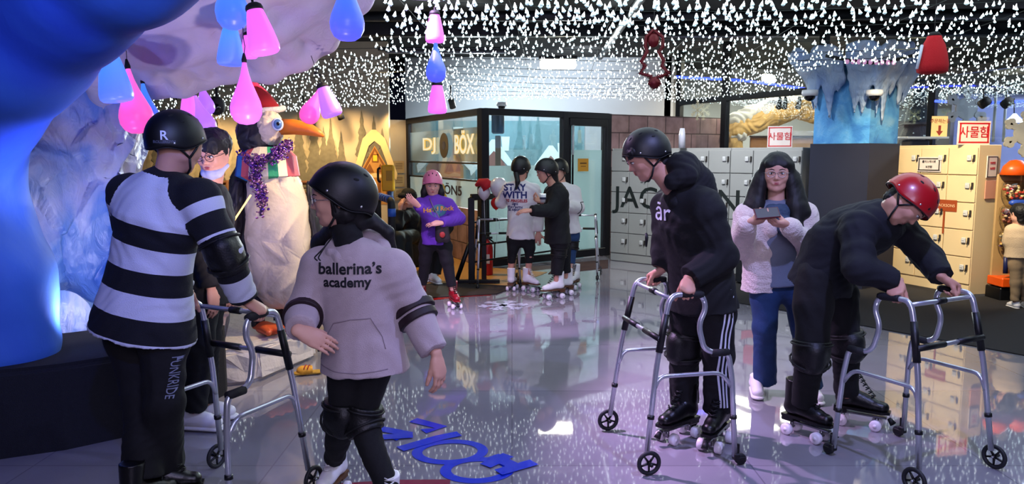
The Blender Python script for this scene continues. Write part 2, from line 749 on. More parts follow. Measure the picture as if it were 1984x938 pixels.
def brick_mat(name, c1, c2, mo, w=.38, h=.27, axis='X'):
    m = mat(name, c1, .8, bump=.0)
    nt = m.node_tree
    b = nt.nodes['Principled BSDF']
    L = nt.links.new
    tc = nm(nt, 'TexCoord')
    sp = nm(nt, 'SeparateXYZ')
    cb = nm(nt, 'CombineXYZ')
    L(tc.outputs['Object'], sp.inputs[0])
    L(sp.outputs['X'], cb.inputs['X'])
    L(sp.outputs['Z'], cb.inputs['Y'])
    br = nm(nt, 'TexBrick')
    br.inputs['Color1'].default_value = lin(c1)
    br.inputs['Color2'].default_value = lin(c2)
    br.inputs['Mortar'].default_value = lin(mo)
    br.inputs['Scale'].default_value = 1
    br.inputs['Mortar Size'].default_value = .012
    br.inputs['Mortar Smooth'].default_value = .6
    br.inputs['Brick Width'].default_value = w
    br.inputs['Row Height'].default_value = h
    L(cb.outputs[0], br.inputs['Vector'])
    n = nm(nt, 'TexNoise')
    n.inputs['Scale'].default_value = 5
    n.inputs['Detail'].default_value = 8
    L(tc.outputs['Object'], n.inputs['Vector'])
    mx = nm(nt, 'Mix', data_type='RGBA', blend_type='MULTIPLY')
    mx.inputs['Factor'].default_value = .6
    r = ramp(nt, [(.3, '#8c7f80'), (.65, '#ffffff')])
    L(n.outputs['Fac'], r.inputs['Fac'])
    L(br.outputs['Color'], mx.inputs['A'])
    L(r.outputs['Color'], mx.inputs['B'])
    L(mx.outputs['Result'], b.inputs['Base Color'])
    bp = nm(nt, 'Bump')
    bp.inputs['Strength'].default_value = .6
    bp.inputs['Distance'].default_value = .01
    L(br.outputs['Fac'], bp.inputs['Height'])
    bp.invert = True
    L(bp.outputs[0], b.inputs['Normal'])
    return m


BRICK = brick_mat('big_brick', '#b39490', '#a07f80', '#64504f')


def wall(name, a, b, z0, z1, m, th=.12, kind=True, parent=None):
    """upright slab from a to b (plan points); its own x axis runs along it"""
    a, b = V((a[0], a[1], 0)), V((b[0], b[1], 0))
    L = (b - a).length
    d = (b - a) / L
    mb = MB().box((L / 2, th / 2, (z0 + z1) / 2), (L, th, z1 - z0))
    o = mb.build(name, m, parent)
    o.location = a
    o.rotation_euler = (0, 0, math.atan2(d.y, d.x))
    if kind: o['kind'] = 'structure'
    return o


wall('wall_back_left', (-8, 12.6), (-2.05, 12.6), 0, 3.4, MURAL)
wall('wall_back', (-2.05, 14.6), (3.1, 14.6), 0, 3.4, WHITEW)
wall('wall_side_left', (-6.2, -2), (-6.2, 12.7), 0, 3.4, mat('dark_blue_wall', '#141a30', .9))
wall('wall_front', (-6.2, -2.2), (10, -2.2), 0, 3.4, mat('dim_wall', '#23242c', .9))
wall('wall_shop_back', (3.1, 16.6), (10.6, 16.6), 0, 3.4, WHITEW)
wall('wall_shop_right', (10.6, 16.6), (10.6, -2), 0, 3.4, WHITEW)
wall('wall_brick', (1.50, 11.62), (3.55, 12.85), 0, 2.17, BRICK, .1)
wall('wall_return', (3.05, 14.6), (3.05, 16.6), 0, 3.4, WHITEW)

# ducts and pipes hung under the dark ceiling
DUCT = mat('duct_grey', '#23262b', .5, metal=.5, var=.2)
for i, (a, b, r) in enumerate((((-4, 6.5, 3.15), (9, 6.9, 3.15), .10), ((-4, 9.3, 3.2), (9, 9.0, 3.2), .06), ((1.2, 2, 3.2), (1.5, 13, 3.2), .05))):
    o = MB().tube([a, b], r, 14).build('trim_%d' % (i + 1), DUCT)
    o['kind'] = 'structure'
for i, y in enumerate((5.2, 8.0, 10.8)):
    o = MB().box((2, y, 3.3), (14, .16, .2), None, .02).build('trim_%d' % (i + 4), DUCT)
    o['kind'] = 'structure'

# mats and markings on the floor
MATB = mat('brown_mat', '#2c2521', .95, var=.3, vs=80, bump=.5, bs=300)
MATD = mat('charcoal_mat', '#1d1b1c', .95, var=.3, vs=80, bump=.5, bs=300)


def floor_slab(name, pts, m, h=.008, label=None, cat=None, z=0.0):
    mb = MB()
    mb.prism([(p[0], p[1]) for p in pts], Matrix.Translation((0, 0, z)), h)
    o = mb.build(name, m)
    if label: tag(o, label, cat)
    return o


g = lambda x, y: G(x, y)[:2]
floor_slab('floor_mat', [g(700, 588), g(800, 580), g(962, 571), g(1000, 556), g(870, 550), g(700, 556)], MATB, .012, 'brown entrance mat on the floor under the girl in the purple sweatshirt', 'mat')
WARMF = mat('pale_wood_floor', '#b98d4e', .35, var=.2, vs=6, stretch=(1, 8, 1))
floor_slab('vinyl_flooring', [g(690, 556), g(870, 550), g(990, 556), g(1060, 528), (-.35, 10.25), (-1.9, 13.1), (-4.5, 12.5), (-3.2, 8.6)], WARMF, .004, 'pale wood vinyl flooring in front of the glass booth', 'flooring')
floor_slab('floor_mat', [g(1405, 584), g(1520, 603), g(1660, 630), g(1984, 690), (8.5, 5.4), (8.5, 8.5), (5.1, 8.2), (4.7, 9.2), (3.4, 9.1), (2.6, 9.9)], MATD, .010, 'large charcoal mat on the floor in front of the right-hand lockers', 'mat')
floor_slab('floor_mat', [g(1062, 531), g(1178, 520), g(1178, 504), g(1085, 512)], mat('rust_mat', '#3b2622', .9), .008, 'rust brown mat at the foot of the frosted glass door', 'mat')

# painted blue letters, red line and snowflake on the rink floor
BLUEP = mat('blue_floor_paint', '#1530c0', .12, var=.25, vs=3, spec=.6)
REDP = mat('red_floor_paint', '#7d1a3c', .12, var=.2, vs=3, spec=.6)
SNOWP = mat('white_floor_paint', '#b9bccb', .12, var=.1, spec=.6)


def flat_ring(cx, cy, rx, ry, w, rot, n=36):
    vs, fs = [], []
    for i in range(n):
        a = 2 * PI * i / n
        for k in (1, 0):
            x, y = (rx - (0 if k else w)) * math.cos(a), (ry - (0 if k else w)) * math.sin(a)
            vs.append((cx + x * math.cos(rot) - y * math.sin(rot), cy + x * math.sin(rot) + y * math.cos(rot), 0))
    for i in range(n):
        j = (i + 1) % n
        fs.append([2 * i, 2 * j, 2 * j + 1, 2 * i + 1])
    return vs, fs


def flat_strip(pts, w, z=0.0):
    vs, fs = [], []
    pts = [V((p[0], p[1], z)) for p in pts]
    for i, p in enumerate(pts):
        t = (pts[min(i + 1, len(pts) - 1)] - pts[max(i - 1, 0)]).normalized()
        x = V((-t.y, t.x, 0)) * w / 2
        vs += [p - x, p + x]
    for i in range(len(pts) - 1):
        fs.append([2 * i, 2 * i + 1, 2 * i + 3, 2 * i + 2])
    return vs, fs


up2 = Matrix.Translation((0, 0, .0025))
ring_c = G(925, 912)
mb = MB()
c1 = G(925, 911); mb.add(*flat_ring(c1.x, c1.y, .185, .155, .055, .1), M=up2)
c1 = G(872, 876); mb.add(*flat_ring(c1.x, c1.y, .20, .165, .055, .1), M=Matrix.Translation((0, 0, .0033)))
lev = .0041
for pts in ([(800, 815), (855, 829), (820, 837)], [(725, 830), (790, 842), (760, 852)], [(775, 872), (850, 850), (890, 842)], [(955, 885), (1010, 912)], [(985, 884), (940, 905)], [(1035, 898), (965, 918)], [(735, 850), (800, 846)]):
    mb.add(*flat_strip([G(*p) for p in pts], .075), M=Matrix.Translation((0, 0, lev)))
    lev += .0007
tag(mb.build('floor_lettering', BLUEP), 'bright blue letters painted on the glossy rink floor', 'floor marking')
mb = MB()
mb.add(*flat_strip([G(x, y) for x, y in ((640, 945), (760, 937), (872, 936))], .07), M=up2)
mb2 = MB()
mb2.add(*flat_strip([G(x, y) for x, y in ((790, 588), (840, 580), (900, 574), (950, 571))], .10), M=up2)
tag(mb.build('floor_line', REDP), 'dark red line painted on the rink floor at the front of the picture', 'floor marking')
tag(mb2.build('floor_line', mat('red_line_paint', '#9c1d16', .15)), 'red line painted on the floor along the brown entrance mat', 'floor marking')
mb = MB()
c1 = G(975, 592)
for i in range(6):
    a = PI / 3 * i + .2
    d = V((math.cos(a), math.sin(a), 0))
    mb.add(*flat_strip([c1, c1 + d * .26], .06), M=up2)
    for s_ in (-1, 1):
        e_ = V((math.cos(a + s_ * .8), math.sin(a + s_ * .8), 0))
        mb.add(*flat_strip([c1 + d * .15, c1 + d * .15 + e_ * .10], .04), M=Matrix.Translation((0, 0, .0029)))
tag(mb.build('floor_snowflake', SNOWP), 'white snowflake painted on the floor in front of the railing', 'floor marking')

# ------------------------------------------------------------------ ice cave on the left
def ice_mat(name, stops, bump=.6, rough=.35, sc=1.6, st=(1, 1, .5)):
    m = mat(name, '#8090b0', rough, spec=.5)
    nt = m.node_tree
    b = nt.nodes['Principled BSDF']
    L = nt.links.new
    tc = nm(nt, 'TexCoord')
    mp = nm(nt, 'Mapping')
    mp.inputs['Scale'].default_value = st
    L(tc.outputs['Object'], mp.inputs[0])
    n = nm(nt, 'TexNoise')
    n.inputs['Scale'].default_value = sc
    n.inputs['Detail'].default_value = 7
    n.inputs['Distortion'].default_value = .8
    L(mp.outputs[0], n.inputs['Vector'])
    r = ramp(nt, stops)
    L(n.outputs['Fac'], r.inputs['Fac'])
    L(r.outputs['Color'], b.inputs['Base Color'])
    n2 = nm(nt, 'TexNoise')
    n2.inputs['Scale'].default_value = 14
    n2.inputs['Detail'].default_value = 8
    n2.inputs['Distortion'].default_value = 1.5
    L(mp.outputs[0], n2.inputs['Vector'])
    bp = nm(nt, 'Bump')
    bp.inputs['Strength'].default_value = bump
    bp.inputs['Distance'].default_value = .03
    L(n2.outputs['Fac'], bp.inputs['Height'])
    L(bp.outputs[0], b.inputs['Normal'])
    return m


ICE_B = ice_mat('ice_deep_blue', [(.3, '#2c52c0'), (.55, '#3f74cc'), (.8, '#7fa8dc')], .06, .6, 1.0)
ICE_W = ice_mat('ice_pale', [(.34, '#2a5cae'), (.46, '#5f86c4'), (.55, '#b4b9d2'), (.68, '#bdb4a8')], .5, .3, 1.5)
ICE_C = ice_mat('ice_canopy', [(.3, '#a9a3bd'), (.6, '#bdb5c4'), (.8, '#cfc6c4')], .3, .6, 1.4, (1, 1, 1))

cave = thing('ice_cave', 'blue and white sculpted ice grotto arching over the left side of the rink', 'grotto', (-3.2, 4.2, 0))
arch = []
for (x0, y0, d0, r0), (x1, y1, d1, r1) in zip(*(lambda L: (L[:-1], L[1:]))([
        (10, 660, 4.0, .26), (5, 540, 3.95, .22), (-45, 420, 3.9, .22), (-75, 300, 3.8, .25), (-55, 190, 3.6, .28), (30, 95, 3.4, .27), (135, -5, 3.2, .24), (250, -90, 3.0, .24), (390, -190, 2.8, .24)])):
    arch.append(Pr(P(x0, y0, d0), P(x1, y1, d1), r0, r1, .12))
arch.append(Pr(P(-280, 100, 3.8), P(-260, 700, 4.0), .5, .5, .2))
sdf('front_arch', arch, .02, ICE_B, cave, noise=.009, nscale=2.6, seed=5)
rr = random.Random(3)
wal = []
for i in range(34):
    px = rr.uniform(20, 225)
    d = 4.75 + (px - 20) / 205 * .35 + rr.uniform(-.1, .15)
    y0, y1 = rr.uniform(150, 330), rr.uniform(380, 650)
    r = rr.uniform(.07, .16)
    wal.append(Pr(P(px + rr.uniform(-18, 18), y0, d + .05), P(px, y1, d), r * .6, r, .03, V((1, .2, 0)), rr.uniform(.5, .9)))
wal += [Pr(P(60, 640, 5.2), P(40, 60, 5.3), .5, .5, .1), Pr(P(180, 640, 5.35), P(190, 100, 5.45), .32, .26, .1), Pr(P(-80, 640, 5.2), P(-90, 60, 5.3), .6, .6, .1),
        Pr(P(240, 640, 5.2), P(110, 625, 4.6), .16, .2, .05), Pr(P(300, 655, 5.4), P(215, 560, 5.2), .15, .2, .08)]
wal += [Pr(P(222, 250, 5.25), P(170, 60, 5.2), .10, .2, .08), Pr(P(218, 470, 5.2), P(222, 250, 5.25), .12, .10, .06), Pr(P(150, 330, 5.15), P(150, 100, 5.1), .16, .2, .08)]
iw = sdf('ice_wall', wal, .014, ICE_W, cave, noise=.022, nscale=6, seed=9)
# chiselled look: snap the surface to broad flat cells
me = iw.data
cov = np.empty(len(me.vertices) * 3, np.float32); me.vertices.foreach_get('co', cov); cov = cov.reshape(-1, 3)
nov = np.empty(len(me.vertices) * 3, np.float32); me.vertices.foreach_get('normal', nov); nov = nov.reshape(-1, 3)
rg = np.random.default_rng(4)
sd = cov[rg.integers(0, len(cov), 170)]
best = np.full(len(cov), 9e9); idn = np.zeros(len(cov), int)
for i_, s_ in enumerate(sd):
    q_ = ((cov - s_) ** 2 * np.array([1.6, 1.6, .55])).sum(1)
    w_ = q_ < best; best[w_] = q_[w_]; idn[w_] = i_
for i_ in range(len(sd)):
    w_ = idn == i_
    if w_.sum() < 30: continue
    n_ = nov[w_].mean(0) + rg.normal(0, .22, 3); n_ /= np.linalg.norm(n_) + 1e-9
    c_ = cov[w_].mean(0)
    h_ = (cov[w_] - c_) @ n_
    cov[w_] -= (h_ * .8)[:, None] * n_
me.vertices.foreach_set('co', cov.ravel()); me.update()
can = []
# the canopy: rows of thick overlapping ribs from the lip (far) to over the camera (near)
lip = [(205, 205, 5.15), (240, 160, 5.2), (300, 165, 5.2), (355, 162, 5.2), (400, 145, 5.2), (445, 132, 5.2), (520, 132, 5.2), (575, 112, 5.2), (625, 75, 5.2), (655, 40, 5.1), (690, 0, 5.0), (730, -50, 4.9)]
for i, (x, y, d) in enumerate(lip):
    a = P(x, y, d)
    xb = x * .62 - 60
    b = P(xb + 40, -60 - x * .12, 3.7)
    m_ = lerp(a, b, .5) + V((0, 0, .10))
    can += [Pr(a, m_, .085, .12, .06), Pr(m_, b + V((0, 0, .05)), .12, .14, .06)]
for (x0, y0, d0), (x1, y1, d1) in zip(lip[:-1], lip[1:]):
    a, b = P(x0, y0, d0), P(x1, y1, d1)
    can.append(Pr(a, b, .085, .085, .05))
    for t in (.25, .5, .75, 1.0):
        a2 = lerp(a, P(x0 * .62 - 20, -60 - x0 * .12, 3.7), t) + V((0, 0, .10 * math.sin(t * PI)))
        b2 = lerp(b, P(x1 * .62 - 20, -60 - x1 * .12, 3.7), t) + V((0, 0, .10 * math.sin(t * PI)))
        can.append(Pr(a2, b2, .12, .12, .06))
        mm = lerp(a2, b2, .5)
can += [Pr(P(170, 200, 5.3), P(120, 60, 5.0), .2, .3, .1), Pr(P(120, 60, 5.0), P(-100, 40, 4.8), .3, .5, .1)]
sdf('canopy', can, .018, ICE_C, cave, noise=.010, nscale=3.0, seed=2)
sg = thing('notice', 'small red edged notice fixed high on the ice grotto wall', 'notice', P(140, 155, 4.72))
PM = plane_M(P(141, 155, 4.68), V((1, .15, -.12)), V((.1, 0, 1)))
MB().box((0, 0, 0), (.062, .17, .006), PM).build('board', mat('notice_red', '#b0404a', .6), sg)
MB().box((0, 0, .004), (.048, .15, .003), PM).build('paper', mat('notice_pale', '#c9b0b6', .6), sg)

bench_pts = [(-4.6, 3.1), (-3.3, 3.35), (-2.62, 3.68), (-2.36, 3.80), (-2.14, 3.98), (-1.98, 4.3), (-1.86, 4.72), (-1.90, 4.85), (-2.3, 5.05), (-3.2, 5.6), (-4.6, 5.8)]
CARP = mat('dark_carpet', '#17181d', .95, var=.3, vs=60, bump=.5, bs=250)
mb = MB()
mb.prism(bench_pts, Matrix.Identity(4), .46)
bo = mb.build('plinth', CARP)
bm = bmesh.new(); bm.from_mesh(bo.data)
bmesh.ops.bevel(bm, geom=[e for e in bm.edges if all(v.co.z > .4 for v in e.verts)], offset=.03, segments=3, affect='EDGES')
bm.to_mesh(bo.data); bm.free()
tag(bo, 'dark carpeted curved plinth at the foot of the blue ice grotto', 'plinth')


# ------------------------------------------------------------------ people: builders
SKIN = mat('skin', '#c48f78', .5, var=.06, vs=14, spec=.4)
SKIN_C = mat('skin_child', '#cf9c86', .5, var=.06, vs=14, spec=.4)
LIPS = mat('lips', '#a04a48', .45, var=.05)
EYEW = mat('eye_white', '#d8d4d0', .2, var=.02)
IRIS = mat('iris', '#120a08', .15, var=.02)
HAIR = mat('black_hair', '#0a0809', .6, var=.3, vs=30, bump=.25, bs=60, stretch=(1, 1, .12))
BLACKC = mat('black_cloth', '#07070a', .85, var=.3, vs=9, bump=.25, bs=35)
NAVYC = mat('dark_navy_cloth', '#080a13', .85, var=.3, vs=9, bump=.25, bs=35)
PADM = mat('pad_black', '#0a0a0b', .5, var=.2, bump=.2, bs=120)
JEANS = mat('blue_jeans', '#1d3a63', .8, var=.35, vs=12, bump=.3, bs=200)
HELM = mat('helmet_black', '#08080a', .48, var=.2, vs=5, bump=.05, bs=200)
STRAP = mat('strap_black', '#060606', .6, var=.2)
RIVET = mat('rivet_silver', '#d8d8dc', .25, metal=.8, var=.05)
VENT = mat('vent_black', '#020202', .8, var=.1)
WHITEL = mat('white_leather', '#e6e3e2', .4, var=.06, vs=10, bump=.1, bs=60)
BLACKL = mat('black_leather', '#0c0b0c', .35, var=.2, vs=10, bump=.15, bs=60)
REDL = mat('red_leather', '#8c1420', .4, var=.15, vs=10, bump=.15, bs=60)
SOLEW = mat('sole_white', '#dedcd8', .5, var=.05)
SOLEB = mat('sole_tan', '#5a3a22', .5, var=.1)
WHEELW = mat('wheel_clear_white', '#e8e0e6', .25, var=.08, spec=.6)
STEEL = mat('truck_steel', '#8a8a90', .3, metal=.9, var=.1)
GLASSF = mat('glasses_frame', '#2a2226', .3, metal=.6, var=.1)


def clear_glass(name, tint=(1, 1, 1), rough=.02, mixf=.12):
    if name in MATS: return MATS[name]
    m = bpy.data.materials.new(name)
    m.use_nodes = True
    nt = m.node_tree
    nt.nodes.clear()
    o = nm(nt, 'OutputMaterial')
    t = nm(nt, 'BsdfTransparent')
    t.inputs[0].default_value = tuple(tint) + (1,)
    g = nm(nt, 'BsdfGlossy')
    g.inputs['Roughness'].default_value = rough
    lw = nm(nt, 'LayerWeight')
    lw.inputs[0].default_value = .5
    fr = nm(nt, 'Math', operation='POWER')
    fr.inputs[1].default_value = 4.5
    nt.links.new(lw.outputs['Facing'], fr.inputs[0])
    ad = nm(nt, 'Math', operation='ADD')
    ad.inputs[1].default_value = mixf
    mx = nm(nt, 'MixShader')
    nt.links.new(fr.outputs[0], ad.inputs[0])
    nt.links.new(ad.outputs[0], mx.inputs[0])
    nt.links.new(t.outputs[0], mx.inputs[1])
    nt.links.new(g.outputs[0], mx.inputs[2])
    nt.links.new(mx.outputs[0], o.inputs[0])
    MATS[name] = m
    return m


LENS = clear_glass('lens', (1, 1, 1), .05, .03)




class Head:
    def __init__(s, c, f, u, k=1.0):
        s.c = V(c)
        s.f = V(f).normalized()
        u = V(u)
        s.u = (u - s.f * u.dot(s.f)).normalized()
        s.r = s.f.cross(s.u)
        s.k = k

    def W(s, x, y, z): return s.c + (s.r * x + s.f * y + s.u * z) * s.k

    def R(s): return Matrix((s.r, s.f, s.u)).transposed()

    def prims(s):
        k, W, r = s.k, s.W, s.r
        o = [Pr(W(0, -.022, .03), W(0, .018, .035), .083 * k, .080 * k, .02, r, .93 / 1.0),
             Pr(W(0, .02, -.005), W(0, .035, -.072), .070 * k, .042 * k, .03, r, .95),
             Pr(W(0, .055, -.078), W(0, .066, -.094), .026 * k, .016 * k, .025),      # chin
             Pr(W(0, .045, .045), W(0, .052, .01), .050 * k, .045 * k, .03, r, .8),    # brow
             Pr(W(0, .086, .006), W(0, .104, -.026), .007 * k, .0105 * k, .012),       # nose
             Pr(W(-.010, .093, -.030), W(.010, .093, -.030), .0075 * k, None, .008),
             Pr(W(-.018, .083, -.056), W(.018, .083, -.056), .0085 * k, None, .008),   # lips
             Pr(W(-.012, .082, -.064), W(.012, .082, -.064), .0085 * k, None, .008)]
        for sx in (-1, 1):
            o.append(Pr(W(sx * .035, .060, -.028), W(sx * .045, .040, -.03), .026 * k, .022 * k, .03))   # cheeks
            o.append(Pr(W(sx * .078, -.012, .012), W(sx * .076, -.006, -.024), .017 * k, .011 * k, .006, s.f, .45))  # ears
            o.append(Pr(W(sx * .055, .005, -.052), W(sx * .03, .045, -.08), .022 * k, .018 * k, .03))    # jaw
        return o

    def face(s, parent, eyes=True, open_=.5, brow=True):
        """eyes, lids, brows and lips set on the surface of the face"""
        k = s.k
        R = s.R()
        body = [c for c in parent.children if c.name.startswith('body')][0]
        bmt = bmesh.new(); bmt.from_mesh(body.data)
        tree = BVHTree.FromBMesh(bmt); bmt.free()

        def sf(x, z, o=0.0):
            h = tree.ray_cast(s.W(x, .2, z), -s.f, .3)
            p = h[0] if h[0] is not None else s.W(x, .088, z)
            return p + s.f * o * k
        for sx in (-1, 1):
            e = MB().ell(sf(sx * .031, .004, -.0035), (.0150 * k, .0075 * k, .0068 * k * (open_ + .5)), 14, 8, R=R).build('eye', EYEW, parent)
            MB().ell(sf(sx * .031, .003, .0012), (.0066 * k, .0035 * k, .0060 * k * (open_ + .4)), 12, 6, R=R).build('iris', IRIS, e)
            MB().tube([sf(sx * .015, .006, .001), sf(sx * .031, .0105, .004), sf(sx * .047, .007, .001)], [.0013 * k, .0022 * k, .0014 * k], 6).build('eyelid', HAIR, e)
            if brow:
                MB().tube([sf(sx * .014, .025, .001), sf(sx * .031, .030, .001), sf(sx * .050, .025, .0)], [.002 * k, .003 * k, .0015 * k], 6).build('eyebrow', HAIR, parent)
        m = MB()
        m.ell(sf(0, -.0560, -.002), (.020 * k, .0045 * k, .0042 * k), 12, 6, R=R)
        m.ell(sf(0, -.0635, -.002), (.016 * k, .0050 * k, .0048 * k), 12, 6, R=R)
        m.build('lips', LIPS, parent)

    def glasses(s, parent, m=GLASSF, rr=.0235):
        k = s.k
        g = MB()
        R = s.R()
        for sx in (-1, 1):
            pts = [s.W(sx * .032 + rr * 1.05 * math.cos(a), .106 - abs(math.cos(a) * .003), .001 + rr * .85 * math.sin(a)) for a in [2 * PI * i / 20 for i in range(20)]]
            g.tube(pts, .0014 * k, 6, closed=True)
            g.tube([s.W(sx * .056, .104, .006), s.W(sx * .078, .06, .006), s.W(sx * .083, -.01, .004)], .0014 * k, 6)
        g.tube([s.W(-.009, .106, .006), s.W(0, .108, .008), s.W(.009, .106, .006)], .0012 * k, 6)
        o = g.build('glasses', m, parent)
        l = MB()
        for sx in (-1, 1):
            l.tube([s.W(sx * .032, .1050, .001), s.W(sx * .032, .1056, .001)], rr * k * .9, 20)
        for i in range(len(l.sm)): l.sm[i] = False
        l.build('lens', LENS, o)

    def helmet(s, parent, m=HELM, k=None, vents=True, strap=True, shift=(0, -.010, .022), tilt=0.0, size=1.0):
        """skate helmet: shell that dips over the ears and down the nape, rim, vents, straps"""
        k = (k or s.k) * size
        N, Mr = 48, 15
        cc = s.W(*shift)
        Rt = s.R() @ Matrix.Rotation(tilt, 3, 'X')

        def pt(ph, t, sc=1.0):
            x = .102 * math.sin(t) * math.sin(ph)
            y = .127 * math.sin(t) * math.cos(ph)
            z = .124 * math.cos(t)
            if y < 0: y *= 1.03
            return cc + Rt @ (V((x, y, z)) * (k * sc))

        def rim(ph):
            c = math.cos(ph)
            base = 1.72 - .32 * max(c, 0) ** 2 + .36 * max(-c, 0) ** 1.5
            return base + .22 * math.exp(-((abs(ph) - 1.75) / .45) ** 2)
        vs, fs = [], []
        rows = []
        for sh, (sc, seq) in enumerate(((1.0, range(Mr + 1)), (.90, range(Mr, -1, -1)))):
            for i in seq:
                row = []
                for j in range(N):
                    ph = -PI + 2 * PI * j / N
                    q = i / Mr
                    t = max(.02, q * rim(ph))
                    fl = sc + (.025 * (max(0, q - .88) / .12) if sh == 0 else 0)
                    row.append(len(vs))
                    vs.append(pt(ph, t, fl))
                rows.append(row)
        for a, b in zip(rows[:-1], rows[1:]):
            for j in range(N):
                j2 = (j + 1) % N
                fs.append([a[j], b[j], b[j2], a[j2]])
        fs.append(rows[0][::1]); fs.append(rows[-1][::-1])
        mb = MB()
        mb.add(vs, fs, True)
        h = mb.build('helmet', m, parent)
        # soft edge trim following the rim
        tr = MB()
        tr.tube([pt(-PI + 2 * PI * j / N, rim(-PI + 2 * PI * j / N), 1.012) for j in range(N)], .0028 * k, 6, closed=True)
        tr.build('rim_trim', STRAP, h)
        if vents:
            for ph, t in ((.0, .55), (.55, .75), (-.55, .75), (1.3, .6), (-1.3, .6), (2.4, .8), (-2.4, .8), (PI, .55), (1.9, 1.0), (-1.9, 1.0)):
                p0 = pt(ph, t, 1.0)
                n = (p0 - cc).normalized()
                M = frame_from(n, s.f)
                MB().ell(p0 + n * -.003 * k, (.0075 * k, .014 * k, .0045 * k), 12, 6, R=M).build('vent', VENT, h)
        for ph in (1.05, -1.05, 2.1, -2.1):
            p0 = pt(ph, rim(ph) - .17, 1.005)
            n = (p0 - cc).normalized()
            MB().ell(p0, (.005 * k, .005 * k, .003 * k), 10, 6, R=frame_from(n)).build('rivet', RIVET, h)
        if strap:
            for sx in (-1, 1):
                a = pt(sx * 1.05, rim(1.05) - .1, .93)
                b = pt(sx * 2.1, rim(2.1) - .1, .93)
                j = s.W(sx * .080, .012, -.055)
                e = s.W(0, .045, -.122)
                st = MB()
                for q in (a, b):
                    st.tube([q, lerp(q, j, .5) + s.r * sx * .006 * k, j], .0052 * s.k, 6)
                st.tube([j, s.W(sx * .062, .035, -.095), s.W(sx * .03, .048, -.116), e], .0052 * s.k, 6)
                st.build('chin_strap', STRAP, h)
        s.hp = (pt, rim, cc)
        return h


def hand_prims(w, d, n, right, hs=1.0, curl=(.35, .35, .25), spread=.06, thumb=(.7, .6, .3), bend=0.0):
    d = V(d).normalized()
    n = V(n)
    n = (n - d * n.dot(d)).normalized()
    t = (d.cross(n) if right else n.cross(d)).normalized()
    w = V(w)
    o = [Pr(w - d * .01 * hs, w + d * .045 * hs, .025 * hs, .030 * hs, .012, t, .62),
         Pr(w + d * .035 * hs, w + d * .066 * hs, .034 * hs, .037 * hs, .012, t, .40),
         Pr(w + d * .022 * hs + t * .018 * hs + n * .006 * hs, w + d * .05 * hs + t * .026 * hs + n * .008 * hs, .015 * hs, .013 * hs, .015)]
    for i, (off, ln, rr) in enumerate(((.029, .93, 1.0), (.0095, 1.04, 1.03), (-.0105, .98, .98), (-.029, .80, .86))):
        p = w + d * (.082 - abs(i - 1.2) * .003) * hs + t * off * hs
        a = 0.0
        lat = t * (off * spread * 30 / 1.0) * .1
        cur = curl if not isinstance(curl[0], (tuple, list)) else curl[i]
        prev = w + d * .06 * hs + t * off * .95 * hs
        o.append(Pr(prev, p, .0105 * rr * hs, .0092 * rr * hs, .008))
        for j, L in enumerate((.042, .026, .021)):
            a += cur[j]
            dr = (d * math.cos(a) + n * math.sin(a) + lat).normalized()
            q = p + dr * L * ln * hs
            o.append(Pr(p, q, (.0090 - j * .0009) * rr * hs, (.0081 - j * .0009) * rr * hs, .003))
            p = q
    p = w + d * .028 * hs + t * .024 * hs + n * .006 * hs
    dr = (t * thumb[0] + d * thumb[1] + n * thumb[2]).normalized()
    for j, L in enumerate((.036, .030, .024)):
        q = p + dr * L * hs
        o.append(Pr(p, q, (.0125 - j * .0014) * hs, (.0112 - j * .0014) * hs, .006))
        p = q
        dr = (dr + d * .18 + n * .22 * thumb[2] * 2).normalized()
    return o


RELAX = (.30, .35, .25)
GRIP = (1.15, 1.35, .75)


